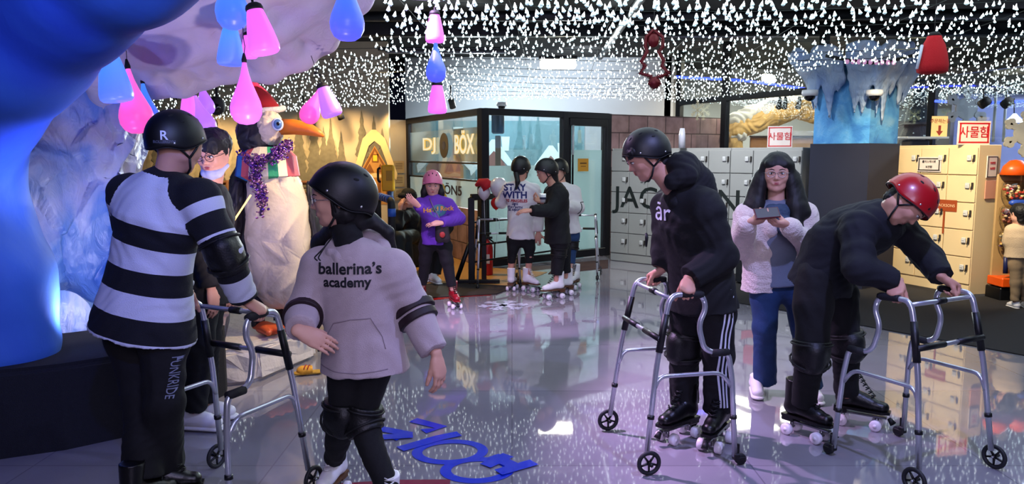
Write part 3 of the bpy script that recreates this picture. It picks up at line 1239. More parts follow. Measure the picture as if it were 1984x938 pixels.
class Person:
    """one figure: joints in world space, one continuous skin, clothes and kit as children"""

    def __init__(s, label, J, f, u=(0, 0, 1), S=1.0, g=1.0, h=.006, hk=1.0, cloth_h=None, group=None, hands=None, base=None, skin=SKIN):
        s.J = {k: V(v) for k, v in J.items()}
        J = s.J
        s.S, s.g, s.h, s.ch = S, g, h, cloth_h or h
        b = base or V(((J['al'].x + J['ar'].x) / 2, (J['al'].y + J['ar'].y) / 2, 0))
        s.root = thing('person', label, 'person', b, 0, group)
        s.head = Head(J['head'], f, u, hk)
        for a in ('sl', 'sr'): J[a] = J[a] - V((0, 0, .032 * S))
        s.H = (J['hl'] + J['hr']) / 2
        s.M = (J['sl'] + J['sr']) / 2 + V((0, 0, .012 * S))
        s.side = (J['sr'] - J['sl']).normalized()
        s.waist = lerp(s.H, s.M, .38)
        if 'waist' in J: s.waist = J['waist']
        s.chest = lerp(s.waist, s.M, .68)
        s.hands = hands or {}
        s.body(skin)

    def torso(s, o=0.0, k=.04):
        S, g = s.S, s.g
        w = max((s.J['sr'] - s.J['sl']).length * .5 - .03 * S, .09 * S)
        return [Pr(s.H, s.waist, (.148 * g * S + o), (.128 * g * S + o), k, s.side, .74, u=(-.0, .0)),
                Pr(s.waist, s.chest, .128 * g * S + o, .150 * g * S + o, k, s.side, .70),
                Pr(s.chest, lerp(s.chest, s.M, .75), .148 * g * S + o, .10 * S + o, k, s.side, .70),
                Pr(s.J['sl'], s.J['sr'], .050 * S + o, None, k + .02)]

    def body(s, skin):
        J, S = s.J, s.S
        p = s.torso(-.004)
        hd = s.head
        p += hd.prims()
        nb = s.M + (hd.c - s.M).normalized() * .01
        p.append(Pr(nb, hd.W(0, -.02, -.05), .056 * S, .050 * hd.k, .03))
        for a in 'lr':
            p.append(Pr(J['s' + a], J['e' + a], .046 * S, .038 * S, .02))
            p.append(Pr(J['e' + a], J['w' + a], .038 * S, .025 * S, .01))
            d = (J['w' + a] - J['e' + a]).normalized()
            hh = dict(d=d, n=V((0, 0, -1)), curl=RELAX, thumb=(.7, .6, .3), hs=hd.k)
            hh.update(s.hands.get(a, {}))
            p += hand_prims(J['w' + a] + d * .012, hh['d'], hh['n'], a == 'r', hh['hs'], hh['curl'], thumb=hh['thumb'])
            p.append(Pr(J['h' + a], J['k' + a], .078 * S, .052 * S, .03))
            kn, an = J['k' + a], J['a' + a]
            p.append(Pr(kn, lerp(kn, an, .35), .050 * S, .052 * S, .02))
            p.append(Pr(lerp(kn, an, .35), an, .052 * S, .034 * S, .02))
        sdf('body', p, s.h, skin, s.root)

    def top(s, m, off=.018, hem=.10, name='shirt', sleeve=(1, 1), flare=.01, k=.04, noise=.004, short=0.0, cuffs=True, q=.76, nscale=9, u=False, waistu=None):
        J, S, g = s.J, s.S, s.g
        dn = (s.H - s.M).normalized()
        if hem >= 0:
            hp = s.H + (V((0, 0, -1)) * .5 + dn * .5).normalized() * hem * S
        else:
            hp = s.H - dn * (-hem) * S
        s.hp = hp
        L = (s.M - hp).length
        um = lambda pt: (pt - hp).dot(-dn)
        p = [Pr(s.waist, hp, .134 * g * S + off, .150 * g * S + off + flare, k, s.side, q, u=(um(s.waist), 0), cap=(0, 1)),
             Pr(s.waist, s.chest, .132 * g * S + off, .150 * g * S + off, k, s.side, .72, u=(um(s.waist), um(s.chest))),
             Pr(s.chest, lerp(s.chest, s.M, .8), .148 * g * S + off, .102 * S + off, k, s.side, .72, u=(um(s.chest), um(s.M))),
             Pr(J['sl'], J['sr'], .044 * S + off, None, k + .02, u=(um(s.M) - .035, um(s.M) - .035)),
             Pr(s.M + V((0, 0, .03 * S)), lerp(s.M, J['sl'], .7), .05 * S + off * .7, .042 * S + off * .7, k, u=(um(s.M), um(s.M))),
             Pr(s.M + V((0, 0, .03 * S)), lerp(s.M, J['sr'], .7), .05 * S + off * .7, .042 * S + off * .7, k, u=(um(s.M), um(s.M))),
             Pr(s.M, s.M + (s.head.c - s.M).normalized() * .045 * S, .075 * S + off * .6, .064 * S + off * .4, .03, u=(um(s.M), um(s.M) + .05), cap=(0, 1))]
        for i, a in enumerate('lr'):
            e, w = J['e' + a], J['w' + a]
            us = um(s.M) - .05
            l1 = (e - J['s' + a]).length
            p.append(Pr(J['s' + a], e, .050 * S + off, .044 * S + off, k, u=(us, us - l1)))
            ww = lerp(e, w, 1 - short)
            l2 = (ww - e).length
            p.append(Pr(e, ww, .045 * S + off, .034 * S + off * .8, .02, u=(us - l1, us - l1 - l2), cap=(0, 1)))
            if cuffs:
                p.append(Pr(lerp(e, ww, .86), ww + (w - e).normalized() * .004, .032 * S + off * .5, .031 * S + off * .5, .006, u=(us - l1 - l2, us - l1 - l2), cap=(1, 1)))
        o = sdf(name, p, s.ch, m, s.root, noise=noise, nscale=nscale)
        s.shirt = o
        return o

    def trousers(s, m, off=.014, ankle=.0, name='trousers', noise=.003, flare=.0, knee=0.0, nscale=10):
        J, S, g = s.J, s.S, s.g
        p = [Pr(s.H, lerp(s.H, s.waist, .5), .150 * g * S + .007, .142 * g * S + .004, .02, s.side, .74, cap=(0, 1))]
        for a in 'lr':
            hp, kn, an = J['h' + a], J['k' + a], J['a' + a]
            en = an + (kn - an).normalized() * ankle
            p.append(Pr(hp, lerp(hp, kn, .35), .080 * S * g + .004, .074 * S + off, .035))
            p.append(Pr(lerp(hp, kn, .35), kn, .074 * S + off, .058 * S + off + knee, .035))
            p.append(Pr(kn, en, .056 * S + off + knee, .040 * S + off + flare, .025, cap=(0, 1)))
        o = sdf(name, p, s.ch, m, s.root, noise=noise, nscale=nscale, seed=3)
        s.legs = o
        return o

    def pad(s, name, a, b, c, r, m=PADM, side=0):
        """sleeve pad with a hard cap round a bent joint b between a and c; r radius"""
        a, b, c = V(a), V(b), V(c)
        d1, d2 = (a - b).normalized(), (c - b).normalized()
        bi = -(d1 + d2)
        if bi.length < .15: bi = s.head.f * (1 if 'knee' in name else -1)
        bi.normalize()
        p = [Pr(b + d1 * .07 * s.S, b, r, r * .97, .01, cap=(1, 0)), Pr(b, b + d2 * .08 * s.S, r * .97, r * .95, .01, cap=(0, 1)),
             Pr(b + d1 * .03 + bi * r * .65, b + d2 * .035 + bi * r * .65, r * .62, r * .6, .012)]
        o = sdf(name, p, s.ch, m, s.root)
        mb = MB()
        for d in (d1, d2):
            q = b + d * .05 * s.S
            ex = frame_from(d)
            mb.tube([q + (ex @ V((math.cos(t), math.sin(t), 0))) * (r * 1.06) for t in [2 * PI * i / 16 for i in range(16)]], .006 * s.S, 6, closed=True)
        mb.build('pad_strap', STRAP, o)
        return o

    def shoe(s, ground, yaw, m=WHITEL, sole=SOLEW, k=1.0, pitch=0.0, name='shoe'):
        M = Matrix.Translation(V(ground)) @ Matrix.Rotation(yaw, 4, 'Z') @ Matrix.Rotation(pitch, 4, 'X') @ Matrix.Scale(k, 4)
        T = lambda x, y, z: M @ V((x, y, z))
        X = (M.to_3x3() @ V((1, 0, 0))).normalized()
        p = [Pr(T(0, -.045, .055), T(0, .13, .045), .040 * k, .037 * k, .02, X, .8), Pr(T(0, -.04, .06), T(0, -.03, .11), .040 * k, .040 * k, .02, cap=(0, 1)),
             Pr(T(0, .0, .08), T(0, .09, .062), .032 * k, .03 * k, .02)]
        o = sdf(name, p, .005, m, s.root)
        p = [Pr(T(0, -.045, .016), T(0, .14, .016), .043 * k, .042 * k, .01, X, .36)]
        sdf('sole', p, .005, sole, o)
        mb = MB()
        for i in range(5):
            y = .01 + i * .018
            mb.tube([T(-.022, y, .108 - i * .004 - .012), T(0, y + .004, .114 - i * .005 - .006), T(.022, y, .108 - i * .004 - .012)], .003 * k, 5)
        mb.build('laces', sole if m is not WHITEL else SOLEW, o)
        return o

    def skate(s, ground, yaw, m=WHITEL, lace=SOLEW, heel=SOLEB, k=1.0, pitch=0.0, roll=0.0, shaft=.30, wheels=WHEELW):
        """quad roller skate: high boot, heeled sole, plate with trucks, four wheels, toe stop"""
        M = Matrix.Translation(V(ground)) @ Matrix.Rotation(yaw, 4, 'Z') @ Matrix.Rotation(pitch, 4, 'X') @ Matrix.Rotation(roll, 4, 'Y') @ Matrix.Scale(k, 4)
        T = lambda x, y, z: M @ V((x, y, z))
        X = (M.to_3x3() @ V((1, 0, 0))).normalized()
        p = [Pr(T(0, -.06, .135), T(0, .12, .118), .038 * k, .034 * k, .02, X, .85),
             Pr(T(0, -.055, .14), T(0, -.045, shaft - .02), .042 * k, .050 * k, .02, cap=(0, 1)),
             Pr(T(0, -.02, .16), T(0, .07, .13), .037 * k, .034 * k, .02)]
        o = sdf('roller_skate', p, .005, m, s.root)
        mb = MB()
        mb.prism([(-.036, -.10), (.036, -.10), (.04, .02), (.042, .12), (.025, .16), (-.025, .16), (-.042, .12), (-.04, .02)], M @ Matrix.Translation((0, 0, .088)), .013)
        mb.box((0, -.07, .078), (.062, .065, .028), M, .004)
        mb.build('heeled_sole', heel, o)
        mb = MB()
        mb.box((0, .02, .066), (.03, .25, .010), M, .002)
        for y in (.10, -.06):
            mb.tube([T(-.052, y, .029), T(.052, y, .029)], .005 * k, 8)
            mb.tube([T(0, y, .062), T(0, y, .029)], .010 * k, 8)
        mb.build('plate', STEEL, o)
        mb = MB()
        mb.tube([T(0, .155, .066), T(0, .175, .040)], [.010 * k, .017 * k], 12)
        mb.build('toe_stop', STRAP, o)
        for y in (.10, -.06):
            for x in (-.042, .042):
                w = MB()
                c0, c1 = T(x - .016, y, .029), T(x + .016, y, .029)
                ax = (c1 - c0).normalized()
                w.tube([c0, lerp(c0, c1, .15), lerp(c0, c1, .85), c1], [.024 * k, .0285 * k, .0285 * k, .024 * k], 18)
                w.tube([c0 - ax * .001, c1 + ax * .001], .011 * k, 10)
                w.build('wheel', wheels, o)
        mb = MB()
        for i in range(7):
            t = i / 6
            y0, z0 = (-.002 + .075 * (1 - t) ** 1.2, .165 + .105 * t)
            if z0 > shaft - .03: break
            y0 += .01 if t < .6 else .012
            mb.tube([T(-.02, y0 - .010, z0), T(0, y0 + .004, z0 + .006), T(.02, y0 - .010, z0 + .012)], .0032 * k, 5)
            mb.tube([T(.02, y0 - .010, z0), T(0, y0 + .005, z0 + .006), T(-.02, y0 - .010, z0 + .012)], .0032 * k, 5)
        mb.build('laces', lace, o)
        return o

    def stripe(s, pts, w, m, target, n=24, off=.003, name='stripe', out=None):
        """ribbon laid along the outside of a garment"""
        pts = round_path([V(p) for p in pts], .05, 4)
        bmt = bmesh.new(); bmt.from_mesh(target.data)
        tree = BVHTree.FromBMesh(bmt); bmt.free()
        out = V(out).normalized()
        vs, fs = [], []
        seg = []
        for i in range(len(pts) - 1):
            for k in range(4):
                seg.append(lerp(pts[i], pts[i + 1], k / 4))
        seg.append(pts[-1])
        for i, p in enumerate(seg):
            t = (seg[min(i + 1, len(seg) - 1)] - seg[max(i - 1, 0)]).normalized()
            x = t.cross(out).normalized()
            for q in (-.5, 0, .5):
                a = p + x * q * w
                h = tree.ray_cast(a + out * .3, -out, .6)
                vs.append((h[0] if h[0] is not None else a) + out * off)
        for i in range(len(seg) - 1):
            for q in range(2):
                b = i * 3 + q
                fs.append([b, b + 1, b + 4, b + 3])
        mb = MB(); mb.add(vs, fs, True)
        return mb.build(name, m, target)


# ------------------------------------------------------------------ ceiling net of fairy lights
def net_z(x, y):
    z = 2.56 - .09 * max(0, (y - 6) / 6.4)
    z += .025 * math.sin(x * 1.3 + .5) * math.sin(y * 1.1)
    if x < -1.6: z -= .10 * min(3.2, (-1.6 - x)) * max(0, min(1, (y - 6.5) / 5))
    return z


BULB = mat('fairy_bulb', '#dfe8ee', .4, emis='#d4f0ff', es=22.0)
BULB.cycles.emission_sampling = 'NONE'
_nt = BULB.node_tree
_at = nm(_nt, 'Attribute', attribute_name='u')
_r = ramp(_nt, [(0, '#35605c'), (.35, '#8fb8b8'), (.7, '#f4fbff'), (1, '#ffffff')])
_nt.links.new(_at.outputs['Fac'], _r.inputs['Fac'])
_nt.links.new(_r.outputs['Color'], _nt.nodes['Principled BSDF'].inputs['Emission Color'])
_m = nm(_nt, 'Math', operation='POWER'); _m.inputs[1].default_value = 2.2
_m2 = nm(_nt, 'Math', operation='MULTIPLY_ADD'); _m2.inputs[1].default_value = 16; _m2.inputs[2].default_value = .45
_nt.links.new(_at.outputs['Fac'], _m.inputs[0]); _nt.links.new(_m.outputs[0], _m2.inputs[0])
_nt.links.new(_m2.outputs[0], _nt.nodes['Principled BSDF'].inputs['Emission Strength'])
GREENW = mat('net_wire', '#06140c', .7)


def bulb_geo(c, h, r, tilt, n=5):
    vs = [c + V((tilt[0] * h, tilt[1] * h, h))]
    for k in range(n):
        a = 2 * PI * k / n
        vs.append(c + V((r * math.cos(a), r * math.sin(a), 0)))
    vs.append(c - V((0, 0, r * .75)))
    fs = [[0, 1 + k, 1 + (k + 1) % n] for k in range(n)] + [[n + 1, 1 + (k + 1) % n, 1 + k] for k in range(n)]
    return vs, fs


rb = random.Random(11)
pts = []
y = 3.6
row = 0
while y < 12.9:
    x = -6.0 + (row % 2) * .06
    while x < 9.8:  # rows added past the shop glass, imitating the net's reflection in it
        xx, yy = x + rb.gauss(0, .022), y + rb.gauss(0, .022)
        ok = True
        if xx < -.165 * yy and yy < 6.3: ok = False
        if xx < -1.2 and yy < 7.2: ok = False
        if yy > 12.45 and xx < 3.3: ok = False
        if xx < -6.0: ok = False
        if abs(xx / yy) > .76: ok = False
        if rb.random() < .08: ok = False
        if 3.4 < xx < 4.8 and 8.1 < yy < 9.4: ok = False
        if ok: pts.append((xx, yy))
        x += .104
    y += .104
    row += 1
pts.sort(key=lambda p: p[0] ** 2 + p[1] ** 2)


def on_screen(p, z):
    q = V((p[0], p[1], z)) - cam.location
    w = q.y * CP - q.z * SP
    vv = q.y * SP + q.z * CP
    return w > 0 and abs(q.x / w * FPX) < 985 and vv / w * FPX < 462


near, far = [], []
for p in pts:
    z = net_z(*p) - rb.uniform(.0, .05)
    (near if len(near) < 300 and on_screen(p, z) else far).append((p[0], p[1], z))
v0, f0 = bulb_geo(V((0, 0, 0)), .030, .0135, (.15, 0))
b0 = link('fairy_light', np_mesh('fairy_light', np.array([tuple(q) for q in v0]), np.array(f0), True, {'u': [1, .35, .35, .35, .35, .35, 0]}, nside=3), BULB)
tag(b0, 'tiny white fairy light hanging from the ceiling net, among its nearest rows', 'fairy light', 'nearest fairy lights of the ceiling net')
for i, p in enumerate(near):
    o = b0 if i == 0 else b0.copy()
    if i: COL.objects.link(o)
    o.location = p
    o.rotation_euler = (rb.uniform(-.25, .25), rb.uniform(-.25, .25), rb.uniform(0, 6))
    sc_ = 1.28 - .36 * min(1, max(0, (math.hypot(p[0], p[1]) - 4.5) / 3)) + rb.uniform(-.1, .1)
    o.scale = (sc_, sc_, sc_)
vs, fs = [], []
for p in far:
    kd = 1 + .6 * max(0, 1 - max(0, math.hypot(p[0], p[1]) - 5) / 3)
    v_, f_ = bulb_geo(V(p), rb.uniform(.016, .022) * kd, .0082 * kd, (rb.uniform(-.3, .3), rb.uniform(-.3, .3)))
    b = len(vs)
    vs += [tuple(q) for q in v_]
    fs += [[i + b for i in f] for f in f_]
me = np_mesh('fairy_light_field', np.array(vs), np.array(fs), True, {'u': np.tile([1, .45, .45, .45, .45, .45, .2], len(far))}, nside=3)
o = link('fairy_light_field', me, BULB)
tag(o, 'dense field of white fairy lights covering the dark ceiling', 'fairy lights', kind='stuff')
mb = MB()
for i in range(13):
    y = 4.0 + i * .7
    mb.tube([(x_, y + .25 * math.sin(x_), net_z(x_, y) + .035) for x_ in [(-.85 if y < 7.4 else -5.8) + k * .9 for k in range(11 if y < 7.4 else 16)]], .0028, 4)
for i in range(14):
    x = -.85 + i * .75
    mb.tube([(x + k * .05, 3.8 + k * .9, net_z(x + k * .05, 3.8 + k * .9) + .036) for k in range(10)], .0028, 4)
o = mb.build('light_net', GREENW)
tag(o, 'dark wires of the light net stretched under the ceiling', 'net')

# fluorescent lamp over the net
t = thing('ceiling_lamp', 'glowing white fluorescent lamp above the net of fairy lights', 'lamp', (.72, 12.0, 3.0))
MB().box((.72, 12.0, 3.06), (.60, .16, .05), None, .01).build('housing', DUCT, t)
MB().box((.72, 12.0, 2.96), (.56, .12, .13), None, .02).build('diffuser', emit('lamp_diffuser', '#fffbe2', 22), t)
t = thing('ceiling_lamp', 'dim unlit long ceiling lamp behind the hanging blue drop light', 'lamp', (-.9, 10.6, 2.95))
MB().box((-.9, 10.6, 3.0), (1.9, .12, .05), None, .01).build('housing', DUCT, t)
MB().box((-.9, 10.6, 2.96), (1.7, .08, .03), None, .01).build('diffuser', mat('lamp_off', '#5a6068', .4), t)

# ------------------------------------------------------------------ hanging drop and bell lights
def glow_mat(name, c1, c2, s):
    m = mat(name, c1, .35)
    nt = m.node_tree
    b = nt.nodes['Principled BSDF']
    tc = nm(nt, 'TexCoord')
    sp = nm(nt, 'SeparateXYZ')
    nt.links.new(tc.outputs['Object'], sp.inputs[0])
    mr = nm(nt, 'MapRange')
    mr.inputs['From Min'].default_value = -.28
    mr.inputs['From Max'].default_value = -.02
    nt.links.new(sp.outputs['Z'], mr.inputs['Value'])
    r = ramp(nt, [(0, c1), (1, c2)])
    nt.links.new(mr.outputs['Result'], r.inputs['Fac'])
    nt.links.new(r.outputs['Color'], b.inputs['Emission Color'])
    b.inputs['Emission Strength'].default_value = s
    return m


GL = {'pink': glow_mat('glow_pink', '#d868e8', '#ee62dc', 1.0), 'rose': glow_mat('glow_rose', '#e0489a', '#ff6ad0', 1.0), 'blue': glow_mat('glow_blue', '#4850e0', '#3a86f0', 1.0),
      'sky': glow_mat('glow_sky', '#5a66ec', '#3f92f4', 1.0), 'lilac': glow_mat('glow_lilac', '#9a62ea', '#c06cf2', 1.0)}
CORD = mat('black_cord', '#050507', .7)
BELL = [(.0, 0), (.030, -.002), (.036, -.012), (.044, -.04), (.058, -.10), (.068, -.155), (.0715, -.185), (.069, -.205), (.058, -.216), (.03, -.220), (.0, -.221)]
DROP = [(.0, 0), (.008, -.005), (.012, -.03), (.018, -.06), (.030, -.10), (.048, -.145), (.064, -.185), (.0705, -.215), (.068, -.245), (.054, -.272), (.032, -.287), (.0, -.292)]
BALL = [(.0, 0), (.02, -.004), (.05, -.03), (.068, -.07), (.072, -.10), (.064, -.14), (.045, -.165), (.02, -.176), (0, -.178)]


def drop_light(px, py, d, shape, colr, w_px, label, tilt=(0, 0), cord=.6, string=True):
    """px, py top of the glowing body"""
    p = P(px, py, d)
    prof = {'bell': BELL, 'drop': DROP, 'ball': BALL}[shape]
    k = (w_px / 2 / FPX * d) / max(r for r, z in prof)
    t = thing('hanging_light', label, 'hanging light', p, 0, 'glowing bells and drops hung from the ceiling')
    t.rotation_euler = (tilt[0], tilt[1], 0)
    t.scale = (k, k, k)
    pr = []
    for i in range(len(prof) - 1):
        for q in range(3):
            a = q / 3
            pr.append((lerp(prof[i][0], prof[i + 1][0], a), lerp(prof[i][1], prof[i + 1][1], a)))
    pr.append(prof[-1])
    pr[0] = (.002, 0); pr[-1] = (.002, pr[-1][1])
    MB().lathe(pr[::-1], 28).build('glowing_body', GL[colr], t, True)
    if shape == 'bell':
        MB().lathe([(.040, -.014), (.041, -.004), (.036, .010), (.022, .019), (.006, .022), (.006, .04)], 18).build('cap', CORD, t, True)
    else:
        MB().lathe([(.011, -.012), (.012, 0), (.008, .016), (.004, .03)], 12).build('cap', CORD, t, True)
    c = MB()
    top = V((0, 0, cord / k))
    c.tube([V((0, 0, .02)), V((.006, 0, .06)), V((0, 0, .10)), top], .0022 / k if k else .002, 6)
    c.build('cord', CORD, t, True)
    if string and shape == 'bell':
        s_ = MB()
        for q in range(3):
            s_.ell((.012 * (-1) ** q, 0, .07 + q * .022), (.012, .006, .009), 8, 5)
        s_.build('carabiner', CORD, t, True)
    return t


DL = [
    (211, 102, 4.4, 'bell', 'sky', 61, 'blue glowing bell light, leftmost of all, beside the ice grotto', (.0, -.12), .24),
    (247, 128, 4.5, 'drop', 'rose', 62, 'rose pink drop light behind the leftmost blue bell', (.0, -.12), .5),
    (276, 158, 5.0, 'drop', 'blue', 46, 'blue drop light mostly hidden behind the leftmost pink drop', (0, -.1), .4),
    (448, -22, 4.1, 'ball', 'blue', 62, 'round blue light at the top edge above a blue bell', (0, 0), .5),
    (424, 2, 4.5, 'ball', 'blue', 34, 'smaller round blue light half hidden behind the larger blue ball', (0, 0), .5),
    (446, 48, 4.2, 'bell', 'sky', 50, 'blue bell light under the two round blue lights', (0, .03), .3),
    (492, 14, 4.0, 'bell', 'pink', 58, 'pink tilted bell light right of the blue bell', (0, -.22), .4),
    (480, 66, 4.6, 'bell', 'pink', 30, 'small pink bell light between blue bell and tilted pink bell', (0, -.05), .5),
    (473, 116, 4.1, 'drop', 'pink', 59, 'large pink drop light just above the penguin head', (0, 0), .6),
    (670, -62, 4.2, 'drop', 'blue', 65, 'big blue drop light under the right end of the canopy', (0, 0), .5),
    (365, 172, 5.6, 'bell', 'pink', 36, 'pink bell light above the masked person', (0, -.03), .4),
    (388, 156, 5.9, 'drop', 'lilac', 32, 'lilac drop light right of the small pink bell', (0, -.18), .35),
    (377, 182, 5.4, 'drop', 'lilac', 40, 'lilac drop light hanging lowest, next to the black helmet', (0, -.3), .4),
    (623, 165, 5.0, 'drop', 'rose', 38, 'rose drop light swinging left beside a lilac bell', (0, .42), .2),
    (624, 166, 4.9, 'bell', 'lilac', 40, 'lilac bell light swinging right beside the rose drop', (0, -.33), .2),
    (842, 25, 5.2, 'bell', 'pink', 36, 'pink bell light, top of the column of three', (0, 0), .3),
    (844, 76, 5.2, 'drop', 'blue', 39, 'blue drop light between two pink bells', (0, 0), .5),
    (847, 162, 6.6, 'bell', 'pink', 37, 'pink bell light, lowest of the column of three', (0, 0), 1.2),
]
for a in DL: drop_light(*a[:7], tilt=a[7], cord=a[8])
t = thing('disco_spotlight', 'black round effect spotlight hanging behind the lilac drops', 'spotlight', P(420, 205, 6.4))
MB().ell(P(420, 205, 6.4), (.07, .07, .08), 16, 10).build('housing', CORD, t)
MB().tube([P(420, 190, 6.4), P(420, 190, 6.4) + V((0, 0, 1.4))], .012, 8).build('bracket', CORD, t)
MB().ell(P(419, 209, 6.34), (.035, .03, .035), 12, 8).build('lens', mat('black_lens', '#06090c', .1), t)

# ------------------------------------------------------------------ penguin statue
PENW = mat('plaster_white', '#cdbda8', .55, var=.12, vs=5, bump=.5, bs=25)
PENB = mat('plaster_black', '#17151c', .5, var=.3, vs=5, bump=.3, bs=25)
ORNG = mat('plaster_orange', '#d06f1c', .45, var=.2, vs=6, bump=.2, bs=30)


def facet(c, rad, n, m, seed, M=None, jit=.16, R=None, squash=None, top=1.0):
    """many-sided carved lump"""
    r = random.Random(seed)
    vs, fs = [], []
    for i in range(1, m):
        t = PI * i / m
        for k in range(n):
            a = 2 * PI * (k + .5 * (i % 2)) / n
            j = 1 + r.uniform(-jit, jit * .35)
            vs.append(V((rad[0] * math.sin(t) ** .85 * math.cos(a) * j, rad[1] * math.sin(t) ** .85 * math.sin(a) * j, rad[2] * math.cos(t + r.uniform(-.05, .05)))))
    vs.append(V((0, 0, rad[2] * top))); vs.append(V((0, 0, -rad[2])))
    T_, B_ = len(vs) - 2, len(vs) - 1
    for i in range(m - 2):
        for k in range(n):
            k2 = (k + 1) % n
            a, b, c_, d = i * n + k, i * n + k2, (i + 1) * n + k, (i + 1) * n + k2
            if i % 2 == 0: fs += [[a, c_, b], [b, c_, d]]
            else: fs += [[a, c_, d], [a, d, b]]
    for k in range(n):
        fs.append([T_, k, (k + 1) % n])
        fs.append([B_, (m - 2) * n + (k + 1) % n, (m - 2) * n + k])
    X = Matrix.Translation(V(c))
    if R is not None: X = X @ R.to_4x4()
    return vs, fs, X


def bev_build(mb, name, m, parent, off=.012):
    o = mb.build(name, m, parent)
    bm = bmesh.new(); bm.from_mesh(o.data)
    bmesh.ops.recalc_face_normals(bm, faces=bm.faces)
    bmesh.ops.bevel(bm, geom=bm.edges[:], offset=off, segments=2, affect='EDGES', clamp_overlap=True)
    for f in bm.faces: f.smooth = True
    bm.to_mesh(o.data); bm.free()
    return o


dp = 5.4
pen = thing('penguin_statue', 'tall carved penguin statue with orange beak, red cap and striped scarf', 'statue', D(532, dp, .28))
bc = P(537, 455, dp)
mb = MB(); v_, f_, X = facet(bc, (.275, .25, .56), 10, 8, 4); mb.add(v_, f_, False, X)
bev_build(mb, 'belly', PENW, pen, .012)
mb = MB(); v_, f_, X = facet(bc + V((-.15, .09, .02)), (.285, .25, .57), 9, 8, 8, R=Matrix.Rotation(-.04, 3, 'Y')); mb.add(v_, f_, False, X)
bev_build(mb, 'back', PENB, pen, .012)
mb = MB(); v_, f_, X = facet(P(448, 460, dp - .10), (.085, .11, .44), 8, 7, 6, R=Matrix.Rotation(.16, 3, 'Y')); mb.add(v_, f_, False, X)
bev_build(mb, 'wing', PENB, pen, .01)
mb = MB(); v_, f_, X = facet(P(612, 440, dp + .08), (.05, .10, .36), 8, 7, 7, R=Matrix.Rotation(-.12, 3, 'Y')); mb.add(v_, f_, False, X)
bev_build(mb, 'wing', PENB, pen, .01)
hc = P(502, 262, dp)
mb = MB(); v_, f_, X = facet(hc, (.175, .175, .185), 10, 7, 12, jit=.08); mb.add(v_, f_, False, X)
hd_ = bev_build(mb, 'head', PENB, pen, .014)
mb = MB(); v_, f_, X = facet(P(524, 247, dp - .085), (.098, .10, .13), 9, 7, 2, jit=.07, R=Matrix.Rotation(-.12, 3, 'Y')); mb.add(v_, f_, False, X)
bev_build(mb, 'face_patch', PENW, hd_, .012)
# beak
bk_ = [P(545, 246, dp - .09), P(570, 246, dp - .12), P(598, 251, dp - .15), P(618, 258, dp - .17), P(627, 264, dp - .18)]
mb = MB(); mb.tube(bk_, [.058, .055, .044, .028, .010], 10)
beak = mb.build('beak', ORNG, hd_)
ey = P(538, 241, dp - .175)
nE = V((.35, -.93, .1)).normalized()
E3 = frame_from(nE)
eye_ = MB().ell(ey, (.040, .046, .020), 20, 10, R=E3).build('eye', mat('eye_rim', '#b9c4dd', .3), hd_)
MB().ell(ey + nE * .008, (.030, .036, .018), 20, 10, R=E3).build('iris', mat('eye_blue', '#44659c', .2, var=.3, vs=40), eye_)
MB().ell(ey + nE * .016, (.015, .018, .013), 16, 8, R=E3).build('pupil', mat('eye_black', '#08080c', .1), eye_)
# cap
mb = MB()
mb.tube([P(510, 215, dp), P(513, 206, dp), P(506, 190, dp), P(494, 168, dp), P(484, 150, dp)], [.105, .100, .070, .035, .012], 12)
cp_ = mb.build('santa_cap', mat('felt_red', '#a3141c', .85, bump=.3), pen)
mb = MB()
mb.tube([P(x_, y_, d_) for x_, y_, d_ in ((480, 222, dp - .02), (488, 219, dp - .09), (512, 214, dp - .12), (540, 212, dp - .08), (549, 210, dp), (535, 208, dp + .09), (505, 212, dp + .11), (484, 218, dp + .07))], .022, 8, closed=True)
mb.build('cap_brim', mat('fur_white', '#d8cfc8', .95, bump=.8, bs=120), cp_)
# knitted scarf: ring of panels in colour
sc_cols = ['#b8505c', '#d8cdb8', '#2a6fb4', '#1b3f88', '#d8cdb8', '#b8505c', '#d8cdb8', '#1b3f88', '#2a4f98', '#1b3f88', '#1b3f88', '#2a4f98', '#2a6fb4', '#b8505c', '#d8cdb8', '#d8cdb8', '#1a8a62', '#d8cdb8', '#b8505c', '#b8505c']
sn = 20
sc = P(518, 316, dp)
for i in range(sn):
    a0, a1 = 2 * PI * i / sn, 2 * PI * (i + 1) / sn
    vs = []
    for a in (a0, a1):
        for r_, z_ in ((.140, .115), (.205, .05), (.225, -.09), (.16, -.125)):
            vs.append(sc + V((r_ * math.cos(a), r_ * .95 * math.sin(a), z_)))
    fs = [[0, 4, 5, 1], [1, 5, 6, 2], [2, 6, 7, 3], [0, 1, 2, 3], [7, 6, 5, 4], [0, 3, 7, 4]]
    mb = MB(); mb.add(vs, fs)
    mb.build('scarf_panel', mat('scarf_' + sc_cols[i], sc_cols[i], .6, bump=.3, bs=60), pen)
# legs and feet
for x_, y_, yw in ((500, 632, -.9), (548, 615, -.5)):
    b_ = P(x_, y_, dp + (.0 if x_ < 520 else .15))
    b_.z = .30
    o = MB().tube([b_ + V((0, .0, .22)), b_ + V((0, 0, .0))], [.06, .05], 8).build('leg', PENB, pen)
    fp = [Pr(b_, b_ + V((.13, -.10, -.01)), .045, .05, .03, V((1, 0, 0)), .6)]
    for q in (-.28, 0, .28):
        d_ = V((math.cos(-.7 + q), math.sin(-.7 + q), 0))
        fp.append(Pr(b_ + d_ * .08, b_ + d_ * .27, .035, .022, .03))
    sdf('webbed_foot', fp, .008, mat('foot_orange', '#c8562a', .45, var=.2), o)
